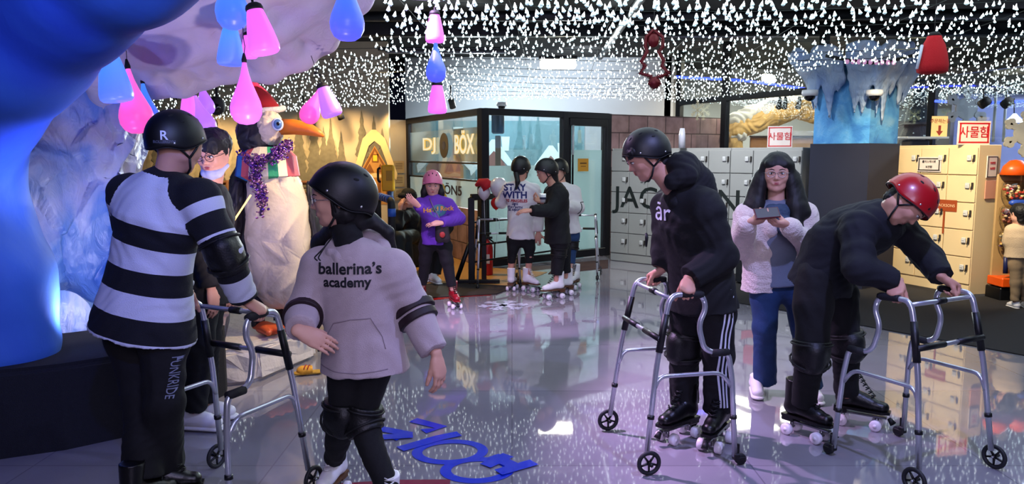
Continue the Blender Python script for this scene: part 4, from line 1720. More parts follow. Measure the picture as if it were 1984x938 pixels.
# tinsel garland
ts = thing('tinsel_garland', 'purple sequin tinsel garland hanging round the neck of the penguin statue', 'garland', P(497, 350, dp - .3))
path = round_path([P(468, 285, dp - .05), P(480, 308, dp - .18), P(500, 312, dp - .25), P(540, 295, dp - .25), P(560, 278, dp - .1), P(545, 300, dp - .24), P(492, 325, dp - .27), P(497, 350, dp - .31), P(508, 380, dp - .30), P(505, 418, dp - .28)], .03, 3)
MB().tube(path, .010, 6).build('string', mat('tinsel_core', '#3a2350', .6), ts)
tm = [mat('sequin_%d' % i, c_, .18, metal=.85, var=.1) for i, c_ in enumerate(('#9a5ab8', '#c986c0', '#6b3ea8', '#e0a8b8'))]
rt = random.Random(5)
for q in range(4):
    mb = MB()
    for i in range(230):
        s_ = rt.random() * (len(path) - 1)
        i0 = min(int(s_), len(path) - 2)
        p = lerp(path[i0], path[i0 + 1], s_ - i0)
        dd = V((rt.gauss(0, 1), rt.gauss(0, 1), rt.gauss(0, 1))).normalized()
        Rr = frame_from(V((rt.gauss(0, 1), rt.gauss(0, 1), rt.gauss(0, 1))))
        mb.ell(p + dd * rt.uniform(.012, .05), (.0125, .0125, .0012), 7, 3, R=Rr)
    o = mb.build('sequins', tm[q], ts)
    o['kind'] = 'stuff'
# ice block under the statue
bp_ = [G(425, 752), G(500, 742), G(612, 694), G(598, 660), G(520, 640), G(440, 660)]
mb = MB(); mb.prism([(p.x, p.y) for p in bp_], Matrix.Identity(4), .25)
blk = mb.build('ice_block', mat('ice_block_white', '#cfc6bc', .35, var=.15, vs=7, bump=.9, bs=18))
bm = bmesh.new(); bm.from_mesh(blk.data)
bmesh.ops.bevel(bm, geom=bm.edges[:], offset=.035, segments=2, affect='EDGES')
bmesh.ops.triangulate(bm, faces=bm.faces[:]); bmesh.ops.subdivide_edges(bm, edges=bm.edges[:], cuts=3)
for v in bm.verts:
    if v.co.z > .02: v.co += V((rt.uniform(-1, 1), rt.uniform(-1, 1), rt.uniform(-1, .3))) * .010
bm.to_mesh(blk.data); bm.free()
tag(blk, 'rough white ice block base under the penguin statue', 'base')
# the thin yellow light cord leaning on the statue
o = MB().tube([P(486, 378, dp - .33), P(455, 425, dp - .32), P(432, 462, dp - .3), P(425, 470, dp - .3)], .006, 6).build('light_strip', emit('warm_strip', '#ffd27a', 3))
tag(o, 'thin warm glowing light strip along the wing of the penguin statue', 'light strip')
# wooden crate and stool behind, slipper
t = thing('slipper', 'yellow and red striped slipper lying on the floor right of the ice block', 'slipper', G(594, 728))
g0 = G(594, 728)
sdf('sole', [Pr(g0 + V((-.06, .0, .018)), g0 + V((.07, .04, .018)), .035, .035, .01, V((0, 1, 0)), .4)], .005, mat('slipper_sole', '#b58a2c', .7), t)
sdf('upper', [Pr(g0 + V((-.03, .01, .035)), g0 + V((.035, .03, .035)), .042, .038, .01, V((0, 1, 0)), .8, cap=(0, 1))], .005, mat('slipper_yellow', '#d6982a', .7, var=.3, vs=50), t)
for q in (-.01, .015): MB().tube([g0 + V((q, .015 + y_, .036 + .036 * math.cos(y_ / .05 * 1.3))) for y_ in (-.04, -.025, 0, .025, .04)], .004, 5).build('stripe', mat('slipper_red', '#a52a1a', .7), t)
t = thing('metal_stool', 'black framed low stool standing behind the penguin statue', 'stool', G(590, 670))
g0 = G(585, 672)
for sx, sy in ((-.16, -.13), (.16, -.13), (-.16, .13), (.16, .13)):
    MB().tube([g0 + V((sx * 1.1, sy * 1.1, 0)), g0 + V((sx, sy, .52))], .011, 6).build('leg', CORD, t)
MB().box(g0 + V((0, 0, .53)), (.38, .32, .03), None, .01).build('seat', mat('stool_seat', '#3a3430', .6), t)
MB().tube([g0 + V((-.165, -.135, .2)), g0 + V((.165, -.135, .2))], .008, 6).build('stretcher', CORD, t)

# ------------------------------------------------------------------ mural on the left back wall
def tree_poly(w, h, n, r):
    L_, R_ = [], []
    for i in range(n):
        t = i / n
        ww = w * (1 - t) * (.55 + .45 * r.random())
        z = h * (t + .03)
        L_ += [(-ww, z), (-ww * .8, z + h * .5 / n)]
        R_ += [(ww * (.8 + .3 * r.random()), z), (ww * .78, z + h * .5 / n)]
    return L_ + [(0, h * 1.04)] + R_[::-1]


TRG = mat('mural_tree_grey', '#66655a', .9, var=.4, vs=14)
TRP = mat('mural_tree_pale', '#95907c', .9, var=.4, vs=14)
MSNOW = mat('mural_snow', '#c9c0a4', .9, var=.15, vs=3)
mu = thing('painted_mural', 'painted winter forest mural with snow cabins on the back left wall', 'mural', (-4.5, 12.58, 0))
rt = random.Random(21)


def trees(name, xs, yw, hs, m, parent, zr=(.6, .9), off=.004):
    mb = MB()
    for i, x in enumerate(xs):
        h = rt.uniform(*hs)
        vs_ = tree_poly(h * .19, h, 15, rt)
        M = Matrix.Translation((x, yw - off * (1 + (i % 5)), rt.uniform(*zr))) @ Matrix.Rotation(PI / 2, 4, 'X')
        mb.prism(vs_, M, .0015)
    return mb.build(name, m, parent)


trees('painted_trees', [rt.uniform(-6.1, -2.2) for _ in range(12)], 12.598, (.5, .9), TRP, mu, (.75, 1.15), .0008)
trees('painted_trees', [-5.9, -5.55, -4.95, -4.02, -3.55, -3.3, -3.14, -3.02, -2.85, -2.5, -2.3, -2.16], 12.59, (1.0, 1.45), TRG, mu, (.85, 1.0), .001)
mb = MB()
sn_ = [(-6.15, .0)] + [(x_, .78 + .12 * math.sin(x_ * 2.1) + .05 * math.sin(x_ * 5)) for x_ in [-6.15 + .15 * i for i in range(28)]] + [(-2.07, .0)]
mb.prism(sn_, Matrix.Translation((0, 12.582, 0)) @ Matrix.Rotation(PI / 2, 4, 'X'), .001)
mb.build('painted_snow', MSNOW, mu)


def cabin(cx, yw, z0, k, parent):
    """painted gingerbread cabin: walls, snow roof, window, door"""
    M = Matrix.Translation((cx, yw, z0)) @ Matrix.Rotation(PI / 2, 4, 'X') @ Matrix.Scale(k, 4)
    Mz = lambda o: M @ Matrix.Translation((0, 0, o))
    a = MB().prism([(-.26, 0), (.26, 0), (.26, .55), (0, 1.0), (-.26, .55)], Mz(.0), .002).build('painted_cabin', mat('cabin_tan', '#b98a48', .85), parent)
    mb = MB()
    mb.prism([(-.36, .42), (-.28, .50), (-.10, 1.0), (0, 1.08), (.10, 1.0), (.28, .50), (.36, .42), (.38, .52), (.18, 1.12), (.03, 1.27), (-.05, 1.27), (-.2, 1.12), (-.38, .52)], Mz(.003), .002)
    mb.prism([(-.30, .46), (.30, .46), (.28, .53), (.15, .50), (0, .54), (-.15, .50), (-.28, .53)], Mz(.004), .002)
    mb.build('painted_snow', mat('cabin_snow', '#d8c693', .85), a)
    mb = MB()
    for pg in ([(-.24, .54), (-.20, .54), (0, .92), (0, .98)], [(.24, .54), (.20, .54), (0, .92), (0, .98)], [(-.18, .55), (-.02, .55), (-.09, .70)], [(.18, .55), (.02, .55), (.09, .70)],
               [(-.05, .72), (.06, .72), (.06, .86), (-.05, .86)]):
        mb.prism(pg, Mz(.006), .0015)
    for x_ in (-.22, -.08, .04, .18):
        mb.prism([(x_, .03), (x_ + .05, .03), (x_ + .05, .44), (x_, .44)], Mz(.006), .0015)
    mb.build('painted_frame', mat('cabin_brown', '#7c4e22', .85), a)
    MB().prism([(-.03, .74), (.04, .74), (.04, .84), (-.03, .84)], Mz(.009), .0015).build('painted_window', mat('cabin_yellow', '#e8c030', .8), a)


cabin(-2.29, 12.578, .72, .98, mu)
cabin(-4.25, 12.578, 1.0, .5, mu)
t = thing('wooden_railing', 'brown wooden double rail along the mural wall behind the penguin', 'railing', (-4, 12.1, 0))
WOODR = mat('rail_wood', '#6e4426', .6, var=.3, vs=5, stretch=(.3, 4, 4))
for z_ in (1.10, .93): MB().tube([(-6.1, 12.15, z_), (-2.6, 12.15, z_)], .035, 10).build('rail', WOODR, t)
for x_ in (-5.7, -4.6, -3.6, -2.65): MB().tube([(x_, 12.15, 0), (x_, 12.15, 1.14)], .04, 10).build('post', WOODR, t)
for i, (x_, w_) in enumerate(((-2.75, 'pointing at the gingerbread cabin'), (-3.30, 'right of the rose drop light'), (-4.35, 'behind the penguin beak'), (-5.3, 'left of the black helmet'), (-1.0, 'above the glass booth'))):
    yy_ = 12.0 if i < 4 else 12.4
    zz_ = 2.22 if i < 4 else 2.42
    t = thing('track_spotlight', 'small black ceiling spotlight ' + w_, 'spotlight', (x_, yy_, zz_), 0, 'small black track spotlights')
    MB().tube([V((x_, yy_ + .02, zz_ + .03)), V((x_ + .03, yy_ + .09, zz_ - .1))], [.05, .055], 14).build('housing', CORD, t)
    MB().tube([(x_, yy_, zz_), (x_, yy_, zz_ + .25)], .012, 8).build('bracket', CORD, t)
    MB().tube([V((x_ + .03, yy_ + .09, zz_ - .1)), V((x_ + .0305, yy_ + .0915, zz_ - .1025))], .045, 14).build('lens', emit('spot_lens', '#ffd890', 3), t)

# yellow pay telephone and padded post
g0 = V((-1.98, 12.0, 0))
t = thing('pay_telephone', 'yellow pay telephone with black receiver on a blue post by the cabin', 'telephone', g0)
MB().box(g0 + V((0, 0, 1.18)), (.20, .12, .42), None, .02).build('case', mat('phone_yellow', '#f2b414', .4), t)
MB().tube(round_path([g0 + V((-.11, -.07, 1.34)), g0 + V((-.145, -.09, 1.33)), g0 + V((-.145, -.09, 1.14)), g0 + V((-.11, -.07, 1.12))], .03, 3), .018, 8).build('receiver', CORD, t)
MB().box(g0 + V((.03, -.065, 1.22)), (.10, .01, .16), None, .003).build('keypad', mat('phone_plate', '#b98818', .4), t)
MB().tube([g0 + V((.03, 0, 0)), g0 + V((.03, 0, .98))], .05, 12).build('post', mat('phone_post_blue', '#3a4f7c', .5), t)
a_ = D(762, 8.4, 0); b_ = D(735, 9.3, 0)
t = thing('handrail', 'black handrail wrapped with blue tape behind the head of the hoodie girl', 'handrail', a_)
MB().tube(round_path([a_ + V((0, 0, 0)), a_ + V((0, 0, 1.04)), b_ + V((0, 0, 1.04)), b_ + V((0, 0, .0))], .10, 5), .042, 12).build('rail', CORD, t)
mb = MB()
for q in range(5):
    p_ = lerp(a_, b_, .12 + q * .16) + V((0, 0, 1.045))
    dd = (b_ - a_).normalized()
    mb.tube([p_ - dd * .04, p_ + dd * .04], .0465, 12)
mb.tube([a_ + V((0, 0, .86)), a_ + V((0, 0, .95))], .0465, 12)
mb.build('blue_tape', mat('tape_blue', '#1f4fa0', .5), t)

# ------------------------------------------------------------------ glass disc-jockey booth
FR = mat('dark_frame', '#141319', .4, metal=.3, var=.15)
GLS = clear_glass('booth_glass', (.92, .98, .98), .01, .10)


def frosted(name, col, alpha, em=0.0):
    """frosted film: milky, lets a blurred part of the light through"""
    if name in MATS: return MATS[name]
    m = bpy.data.materials.new(name)
    m.use_nodes = True
    nt = m.node_tree
    nt.nodes.clear()
    o = nm(nt, 'OutputMaterial')
    d = nm(nt, 'BsdfDiffuse'); d.inputs[0].default_value = lin(col)
    tl = nm(nt, 'BsdfTranslucent'); tl.inputs[0].default_value = lin(col)
    tp = nm(nt, 'BsdfTransparent')
    gl = nm(nt, 'BsdfGlossy'); gl.inputs['Roughness'].default_value = .12
    m1 = nm(nt, 'MixShader'); m1.inputs[0].default_value = .65
    nt.links.new(d.outputs[0], m1.inputs[1]); nt.links.new(tl.outputs[0], m1.inputs[2])
    m2 = nm(nt, 'MixShader'); m2.inputs[0].default_value = alpha
    nt.links.new(tp.outputs[0], m2.inputs[1]); nt.links.new(m1.outputs[0], m2.inputs[2])
    m3 = nm(nt, 'MixShader')
    fr = nm(nt, 'Fresnel'); fr.inputs[0].default_value = 1.5
    nt.links.new(fr.outputs[0], m3.inputs[0])
    nt.links.new(m2.outputs[0], m3.inputs[1]); nt.links.new(gl.outputs[0], m3.inputs[2])
    nt.links.new(m3.outputs[0], o.inputs[0])
    MATS[name] = m
    return m


FRO = frosted('frosted_aqua', '#dbe9e7', .93)
FRM = frosted('frosted_milky', '#c4d0d2', .66)
booth = thing('dj_booth', 'black framed glass booth with frosted panes and the letters DJ BOX', 'booth', (-.39, 10.2, 0))
A0, A1, A2, A3 = V((-1.80, 13.2, 0)), V((-.39, 10.2, 0)), V((.76, 11.02, 0)), V((1.46, 11.55, 0))


def member(p, q, w, name='frame', parent=booth, m=FR, dpt=None):
    """square bar between two points"""
    p, q = V(p), V(q)
    d = q - p
    L = d.length
    if abs(d.normalized().z) > .9:
        R = Matrix.Rotation(0, 4, 'Z')
        R = (A2 - A1).normalized()
        ang = math.atan2(R.y, R.x)
        return MB().box((p + q) / 2, (w, dpt or w, L), None, .004, rz=ang).build(name, m, parent)
    ang = math.atan2(d.y, d.x)
    return MB().box((p + q) / 2, (L, dpt or w, w), None, .004, rz=ang).build(name, m, parent)


def zz(p, z): return V((p.x, p.y, z))


for p, w in ((A0, .09), (A1, .12), (A2, .10), (A3, .09)): member(zz(p, 0), zz(p, 2.17), w, 'post')
for a, b in ((A0, A1), (A1, A2), (A2, A3)): member(zz(a, 2.13), zz(b, 2.13), .09, 'top_rail')
member(zz(A0, 1.43), zz(A1, 1.43), .025, 'glazing_bar')
member(zz(A0, 1.19), zz(A1, 1.19), .025, 'glazing_bar')


def pane(a, b, z0, z1, m, name, th=.008, ins=.05, off=0.0, parent=booth):
    a, b = V(a), V(b)
    d = (b - a).normalized()
    n = V((-d.y, d.x, 0))
    a2, b2 = a + d * ins + n * off, b - d * ins + n * off
    ang = math.atan2(d.y, d.x)
    return MB().box(((a2.x + b2.x) / 2, (a2.y + b2.y) / 2, (z0 + z1) / 2), ((b2 - a2).length, th, z1 - z0), None, rz=ang).build(name, m, parent)


pane(A0, A1, 1.195, 2.09, GLS, 'glass_pane')
pane(A0, A1, 1.45, 1.93, FRM, 'frosted_band', .003, .06, .008)
pane(A0, A1, .79, 1.18, FRO, 'frosted_pane')
pane(A1, A2, .06, 2.09, GLS, 'glass_pane')
pane(A1, A2, .06, 1.40, FRO, 'frosted_film', .003, .06, .008)
member(zz(A1, .06), zz(A2, .06), .10, 'bottom_rail')
bw = wall('brick_base', (A0.x + .02, A0.y - .04), (A1.x - .03, A1.y + .05), 0, .78, BRICK, .12, False, None)
bw.parent = booth
bw.matrix_parent_inverse = basis(booth).inverted()
# door
dd = (A3 - A2).normalized()
d0, d1 = A2 + dd * .07, A3 - dd * .06
door = pane(d0, d1, .10, 2.0, GLS, 'glass_door', .012, .05)
for a, b in ((zz(d0, .0), zz(d0, 2.07)), (zz(d1, .0), zz(d1, 2.07))): member(a, b, .08, 'door_stile', door)
for z_ in (.07, 2.03): member(zz(d0, z_), zz(d1, z_), .11, 'door_rail', door)
pane(d0, d1, .12, 1.62, FRO, 'frosted_film', .003, .05, .012, door)
nrm = V((dd.y, -dd.x, 0))
hp_ = d0 + dd * .05 + nrm * .06
MB().tube([hp_ + V((0, 0, .95)), hp_ + V((0, 0, 1.75))], .014, 8).build('door_handle', mat('handle_dark', '#0a0a0c', .3, metal=.6), door)
MB().tube([hp_ + V((0, 0, 1.55)), hp_ + V((0, 0, 1.98))], .018, 8).build('door_closer_rod', mat('handle_pale', '#b8c4c6', .3), door)
PM = plane_M(lerp(d0, d1, .38) + nrm * .03 + V((0, 0, 1.40)), dd, V((0, 0, 1)))
pl_ = MB().box((0, 0, 0), (.21, .19, .006), PM).build('yellow_plaque', mat('plaque_yellow', '#b8842a', .5), door)
MB().box((0, .025, .0045), (.13, .018, .002), PM).box((0, -.02, .0045), (.10, .008, .002), PM).build('printed_lines', mat('print_brown', '#4a2c10', .7), pl_)


def fit_text(name, body, a, b, z, h, m, parent, off, bold=0.0, ext=.0015):
    """letters fitted between plan points a and b, centred at height z, capital height h"""
    a, b = V(a), V(b)
    d = (b - a).normalized()
    me = text_mesh(body, h / .72, ext, bold=bold)
    xs = [v.co.x for v in me.vertices]; ys = [v.co.y for v in me.vertices]
    k = (b - a).length / (max(xs) - min(xs))
    cx, cy = (max(xs) + min(xs)) / 2, (max(ys) + min(ys)) / 2
    ky = h / (max(ys) - min(ys))
    for v in me.vertices:
        v.co.x = (v.co.x - cx) * k
        v.co.y = (v.co.y - cy) * ky
    n = V((d.y, -d.x, 0))
    M = plane_M((a + b) / 2 + n * off + V((0, 0, z)), d, V((0, 0, 1)))
    me.transform(M)
    return link(name, me, m, parent)


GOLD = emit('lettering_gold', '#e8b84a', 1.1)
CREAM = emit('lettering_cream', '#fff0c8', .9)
W = A1 - A0
PT = lambda t: A0 + W * t
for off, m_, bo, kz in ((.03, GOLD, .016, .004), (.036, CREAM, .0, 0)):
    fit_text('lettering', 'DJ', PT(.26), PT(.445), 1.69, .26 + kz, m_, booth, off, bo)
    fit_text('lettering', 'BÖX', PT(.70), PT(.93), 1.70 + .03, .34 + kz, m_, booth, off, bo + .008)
n_ = V((W.y, -W.x, 0)).normalized()
dc = PT(.565) + V((0, 0, 1.69)) + n_ * .034
Md = plane_M(dc, W, V((0, 0, 1)))
rec = MB().lathe([(.002, 0), (.19, 0), (.19, .006), (.002, .006)], 40, M=Md, smooth=False).build('vinyl_record', mat('record_brown', '#2c2220', .35), booth)
MB().lathe([(.002, .006), (.065, .006), (.065, .009), (.002, .009)], 30, M=Md, smooth=False).build('record_label', mat('record_label', '#7d7f88', .5), rec)
fit_text('lettering', 'JACKSÖN5', PT(.24), PT(.78), 1.02, .22, mat('letter_dark', '#3a3438', .6), booth, .03, .006)
# snowflakes on the panes


def snowflake(name, M, r, m, parent, w=.12, th=.002):
    mb = MB()
    for i in range(6):
        a = PI / 3 * i + PI / 6
        R_ = M @ Matrix.Rotation(a, 4, 'Z')
        mb.box((r * .5, 0, th / 2), (r, r * w, th), R_)
        for q, l in ((.45, .32), (.72, .26)):
            for s_ in (-1, 1):
                mb.box((r * q + r * l * .35, s_ * r * l * .35, th / 2 + .0004), (r * l, r * w * .8, th), R_ @ Matrix.Translation((r * q + r * l * .35, s_ * r * l * .35, 0)) @ Matrix.Rotation(s_ * .8, 4, 'Z') @ Matrix.Translation((-(r * q + r * l * .35), -s_ * r * l * .35, 0)))
    return mb.build(name, m, parent)


SFW = mat('snow_vinyl', '#c3ccd8', .6)
dW = (A2 - A1).normalized()
nW = V((dW.y, -dW.x, 0))
for t_, z_, r_ in ((.42, 1.42, .13), (.80, 1.35, .10)):
    snowflake('snowflake_sticker', plane_M(lerp(A1, A2, t_) + nW * .02 + V((0, 0, z_)), dW, V((0, 0, 1))), r_, SFW, booth)
# inside of the booth: painted snow village on the rear wall, speaker column
vm = thing('painted_mural', 'painted snowy village mural on the wall inside the glass booth', 'mural', (-.4, 14.58, 0))
MB().box((-.3, 14.585, 1.1), (3.4, .01, 2.2)).build('painted_sky', mat('village_sky', '#5f7e88', .85, var=.25, vs=2), vm)
for x_, k_ in ((-1.3, 1.05), (-.35, .9), (.75, .8)): 
    M_ = Matrix.Translation((x_, 14.57, .8)) @ Matrix.Rotation(PI / 2, 4, 'X') @ Matrix.Scale(k_, 4)
    hs_ = MB().prism([(-.34, 0), (.34, 0), (.34, .5), (0, .95), (-.34, .5)], M_, .003).build('painted_house', mat('village_house', '#6b4c48', .85, var=.2), vm)
    mb = MB()
    mb.prism([(-.5, .38), (0, .92), (.5, .38), (.52, .52), (.05, 1.16), (-.05, 1.16), (-.52, .52)], M_ @ Matrix.Translation((0, 0, .005)), .003)
    mb.prism([(.18, .92), (.32, .92), (.34, 1.22), (.16, 1.22)], M_ @ Matrix.Translation((0, 0, .009)), .003)
    mb.build('painted_snow', mat('village_snow', '#b3c3c8', .85, var=.1), hs_)
trees('painted_trees', [-1.9, -.85, .15, .35, .5, 1.15, 1.3], 14.578, (.9, 1.3), mat('village_tree', '#4c6c74', .9, var=.4, vs=12), vm, (.9, 1.1), .001)
t = thing('speaker', 'dark grey loudspeaker column with bracket standing inside the glass booth', 'loudspeaker', (-.22, 11.9, 0))
MB().box((-.22, 11.9, 2.05), (.20, .2, .34), None, .02).build('cabinet', mat('speaker_grey', '#2c3034', .5), t)
MB().box((-.22, 11.9, .9), (.09, .09, 1.9), None, .01).build('pole', mat('pole_tan', '#7a6c5c', .5), t)
t = thing('security_camera', 'white dome security camera under the net above the glass booth', 'camera', (-.14, 11.2, 2.3))
MB().lathe([(.02, .06), (.07, .055), (.075, .02), (.07, 0)], 18, M=Matrix.Translation((-.15, 11.0, 2.25))).build('housing', mat('cam_white', '#c9ccd0', .4), t)
MB().ell((-.15, 11.0, 2.245), (.055, .055, .045), 16, 8).build('dome', mat('cam_dome', '#0a0a10', .1), t)
# warm lit partition left of the booth
pw = wall('wall_partition', (-2.22, 12.95), (-1.84, 13.2), 0, 2.15, MURAL, .06)
t = thing('notice_board', 'stack of small framed notices on the warm lit partition left of booth', 'notices', (-1.95, 13.0, 1.2))
nd = V((.38, .25, 0)).normalized()
nn = V((nd.y, -nd.x, 0))
for q in range(3):
    PM = plane_M(V((-1.98, 13.11, 1.34 - q * .24)) + nn * .02, nd, V((0, 0, 1)))
    MB().box((0, 0, 0), (.20, .21, .01), PM).build('notice', mat('notice_tan', '#a58c60', .7), t)
    mb = MB()
    for y_ in (.06, .03, .0, -.03): mb.box((0, y_, .006), (.13, .008, .002), PM)
    mb.build('printed_lines', mat('print_brown', '#4a2c10'), t)

# ------------------------------------------------------------------ benches, railing, balloons, extinguisher
def block(name, pts, h, m, label, cat, bev=.03, z=0):
    mb = MB(); mb.prism(pts, Matrix.Translation((0, 0, z)), h)
    o = mb.build(name, m)
    bm = bmesh.new(); bm.from_mesh(o.data)
    bmesh.ops.bevel(bm, geom=bm.edges[:], offset=bev, segments=2, affect='EDGES')
    bm.to_mesh(o.data); bm.free()
    return tag(o, label, cat)


ql = lambda px, d: tuple(D(px, d, 0)[:2])
block('bench', [(-1.82, 12.2), (-1.35, 11.2), (-.98, 10.42), (-1.45, 10.15), (-1.9, 11.0), (-2.35, 11.95)], .42, CARP, 'long low dark upholstered bench along the brick base of the booth', 'bench')
block('bench', [ql(1424, 8.9), ql(1480, 8.75), ql(1490, 9.15), ql(1435, 9.3)], .44, CARP, 'dark low bench in front of the lockers behind the woman with the phone', 'bench')
BLK = mat('railing_black', '#0c0c10', .4, metal=.3)
r0, r1 = D(914, 8.95, 0), D(985, 9.15, 0)
r2 = D(1088, 10.2, 0)
t = thing('barrier_railing', 'black metal barrier railing beside the three skaters, with santa balloons', 'railing', r0)
for p_, w_ in ((r0, .075), (r0 + V((.14, .25, 0)), .06), (r2, .05)): MB().box(p_ + V((0, 0, .52)), (w_, w_, 1.04), None, .006).build('post', BLK, t)
def bar(a, b, w, name='rail', h=None):
    d = b - a
    return MB().box((a + b) / 2, (d.length, w, h or w), None, .004, rz=math.atan2(d.y, d.x)).build(name, BLK, t)
up = lambda p, z: p + V((0, 0, z))
bar(up(r0, 1.05), up(r1, 1.05), .07)
bar(up(r0, 1.03), up(r0 + V((.14, .25, 0)), 1.03), .05)
for z_ in (.74, .46, .26): bar(up(r0, z_), up(r2, z_), .022)
bar(up(r0 + V((-.22, -.02, 0)), .03), up(r0 + V((.34, .0, 0)), .03), .09, 'foot', .035)
MB().tube([r0 + V((-.18, 0, .05)), r0 + V((-.02, 0, .5))], .03, 6).build('brace', BLK, t)
t = thing('fire_extinguisher', 'red fire extinguisher standing behind the barrier railing', 'fire extinguisher', D(944, 9.6, 0))
g0 = D(944, 9.6, 0)
MB().lathe([(.02, .0), (.07, .0), (.075, .02), (.075, .36), (.06, .42), (.025, .45), (.02, .47)], 20, M=Matrix.Translation(g0)).build('cylinder', mat('extinguisher_red', '#b01218', .3), t)
MB().box(g0 + V((.02, -.02, .49)), (.10, .03, .03), None, .005).build('valve_handle', BLK, t)
MB().tube([g0 + V((.03, 0, .47)), g0 + V((.10, -.03, .42)), g0 + V((.095, -.03, .2))], .01, 6).build('hose', BLK, t)
MB().box(g0 + V((0, -.076, .22)), (.07, .004, .12)).build('label', mat('label_white', '#d8d0c8', .5), t)


def balloon(px, py, d, r, m, label, hat=False):
    p = P(px, py, d)
    t = thing('balloon', label, 'balloon', p, 0, 'balloons tied to the barrier railing')
    MB().lathe([(.002, r), (r * .5, r * .9), (r * .88, r * .5), (r, .05 * r), (r * .93, -.4 * r), (r * .6, -.95 * r), (r * .2, -1.28 * r), (r * .05, -1.36 * r), (r * .1, -1.45 * r)], 24, M=Matrix.Translation(p)).build('bladder', m, t)
    MB().tube([p + V((0, 0, -1.4 * r)), V((p.x + .01, p.y, max(p.z - .5, .3)))], .002, 4).build('string', SFW, t)
    return t


BW = mat('balloon_white', '#c6c2c8', .25, var=.03, spec=.6)
BR = mat('balloon_red', '#b81a16', .2, var=.05, spec=.6)
balloon(966, 361, 8.75, .105, BW, 'white balloon beside the santa hat balloon')
balloon(961, 393, 8.7, .062, BR, 'small red balloon hanging below the white balloon')
t = balloon(938, 372, 8.8, .075, BW, 'white balloon wearing a red santa hat at the barrier')
p = P(936, 360, 8.78)
MB().tube([p + V((.06, 0, -.03)), p + V((.02, 0, .03)), p + V((-.04, 0, .04)), p + V((-.09, 0, -.0))], [.085, .07, .045, .015], 14).build('santa_hat', mat('felt_red', '#a3141c'), t)

# ------------------------------------------------------------------ lockers
LOCKG = mat('locker_grey', '#8f908c', .45, var=.05, vs=3)
LOCKC = mat('locker_cream', '#d2bc92', .45, var=.05, vs=3)
DRK = mat('locker_gap', '#2a2824', .8)
LKW = mat('lock_white', '#b9bab8', .35)
LKD = mat('lock_metal', '#3c3835', .4, metal=.5)


def lockers(label, a, b, cols, rows, H, m, dep=.36, base=.12, group=None):
    """cabinet whose doors face the side on the right of a->b"""
    a, b = V((a[0], a[1], 0)), V((b[0], b[1], 0))
    d = (b - a); L = d.length; d = d / L
    t = thing('locker_cabinet', label, 'lockers', a, math.atan2(d.y, d.x), group)
    k = lambda name, mb, mm, par=None: mb.build(name, mm, par or t, True)
    k('body', MB().box((L / 2, dep / 2, H / 2), (L - .004, dep, H), None, .006), m)
    cw, rh = L / cols, (H - base - .03) / rows
    for c in range(cols):
        for r_ in range(rows):
            x, z = (c + .5) * cw, base + (r_ + .5) * rh
            dr = k('locker_door', MB().box((x, -.010, z), (cw - .010, .02, rh - .010), None, .004), m)
            lx = x + cw * .30
            k('lock', MB().box((lx - .02, -.032, z + rh * .12), (.050, .024, .062), None, .008).box((lx - .02, -.045, z + rh * .13), (.028, .006, .012), None, .001), LKW, dr)
            k('latch', MB().box((lx + .035, -.028, z + rh * .12), (.020, .020, .070), None, .004).tube([(lx + .03, -.04, z + rh * .1), (lx + .03, -.045, z - rh * .02)], .005, 6), LKD, dr)
    k('kick_plate', MB().box((L / 2, -.004, base / 2), (L - .01, .012, base - .02)), m)
    return t


LA, LB = V((1.46, 10.97, 0)), V((3.52, 9.12, 0))
for i, lb in enumerate(('grey locker cabinet with the letters JAC, beside the booth door', 'grey locker cabinet with middle letters, behind the black hooded top', 'grey locker cabinet with the red 5, behind the woman with the phone')):
    a, b = lerp(LA, LB, i / 3), lerp(LA, LB, (i + 1) / 3)
    lockers(lb, a, b, 3, 5, 1.64, LOCKG, group='grey locker cabinets')
lt = thing('locker_lettering', 'large dark lettering JACKSON and red 5 across the grey lockers', 'lettering', LA)
Ld = (LB - LA).normalized()
fit_text('lettering', 'JACKSON', LA + Ld * .03, LA + Ld * 1.99, .90, .40, mat('letter_green', '#131a18', .5), lt, .024, .004, .002)
fit_text('number', '5', LA + Ld * 2.08, LA + Ld * 2.42, .93, .46, mat('letter_red', '#a01a1c', .5), lt, .024, .025, .002)
RA, RB = V((4.66, 9.12, 0)), V((5.06, 8.16, 0))
lockers('cream locker cabinet beside the blue pillar, lit by warm light', RA, RB, 3, 5, 1.66, LOCKC)
Rd = (RB - RA).normalized()
Rn = V((Rd.y, -Rd.x, 0))
sd_ = V((-Rd.y, Rd.x, 0))
# sign board painted on the doors
bt = thing('painted_board', 'orange brown sign board on a stick painted on the cream lockers', 'painted sign', RA + Rd * .72)
PM = plane_M(RA + Rd * .71 + Rn * .0235 + V((0, 0, .98)), Rd, V((0, 0, 1)))
PB = mat('board_orange', '#8e3d14', .6)
MB().box((0, 0, 0), (.26, .13, .003), PM).box((-.02, -.19, 0), (.022, .26, .003), PM).build('board', PB, bt)
text_obj('lettering', 'JACKSON5', .045, PM @ Matrix.Translation((0, 0, .003)), mat('letter_pale', '#d8b890', .6), bt, extrude=.0006)
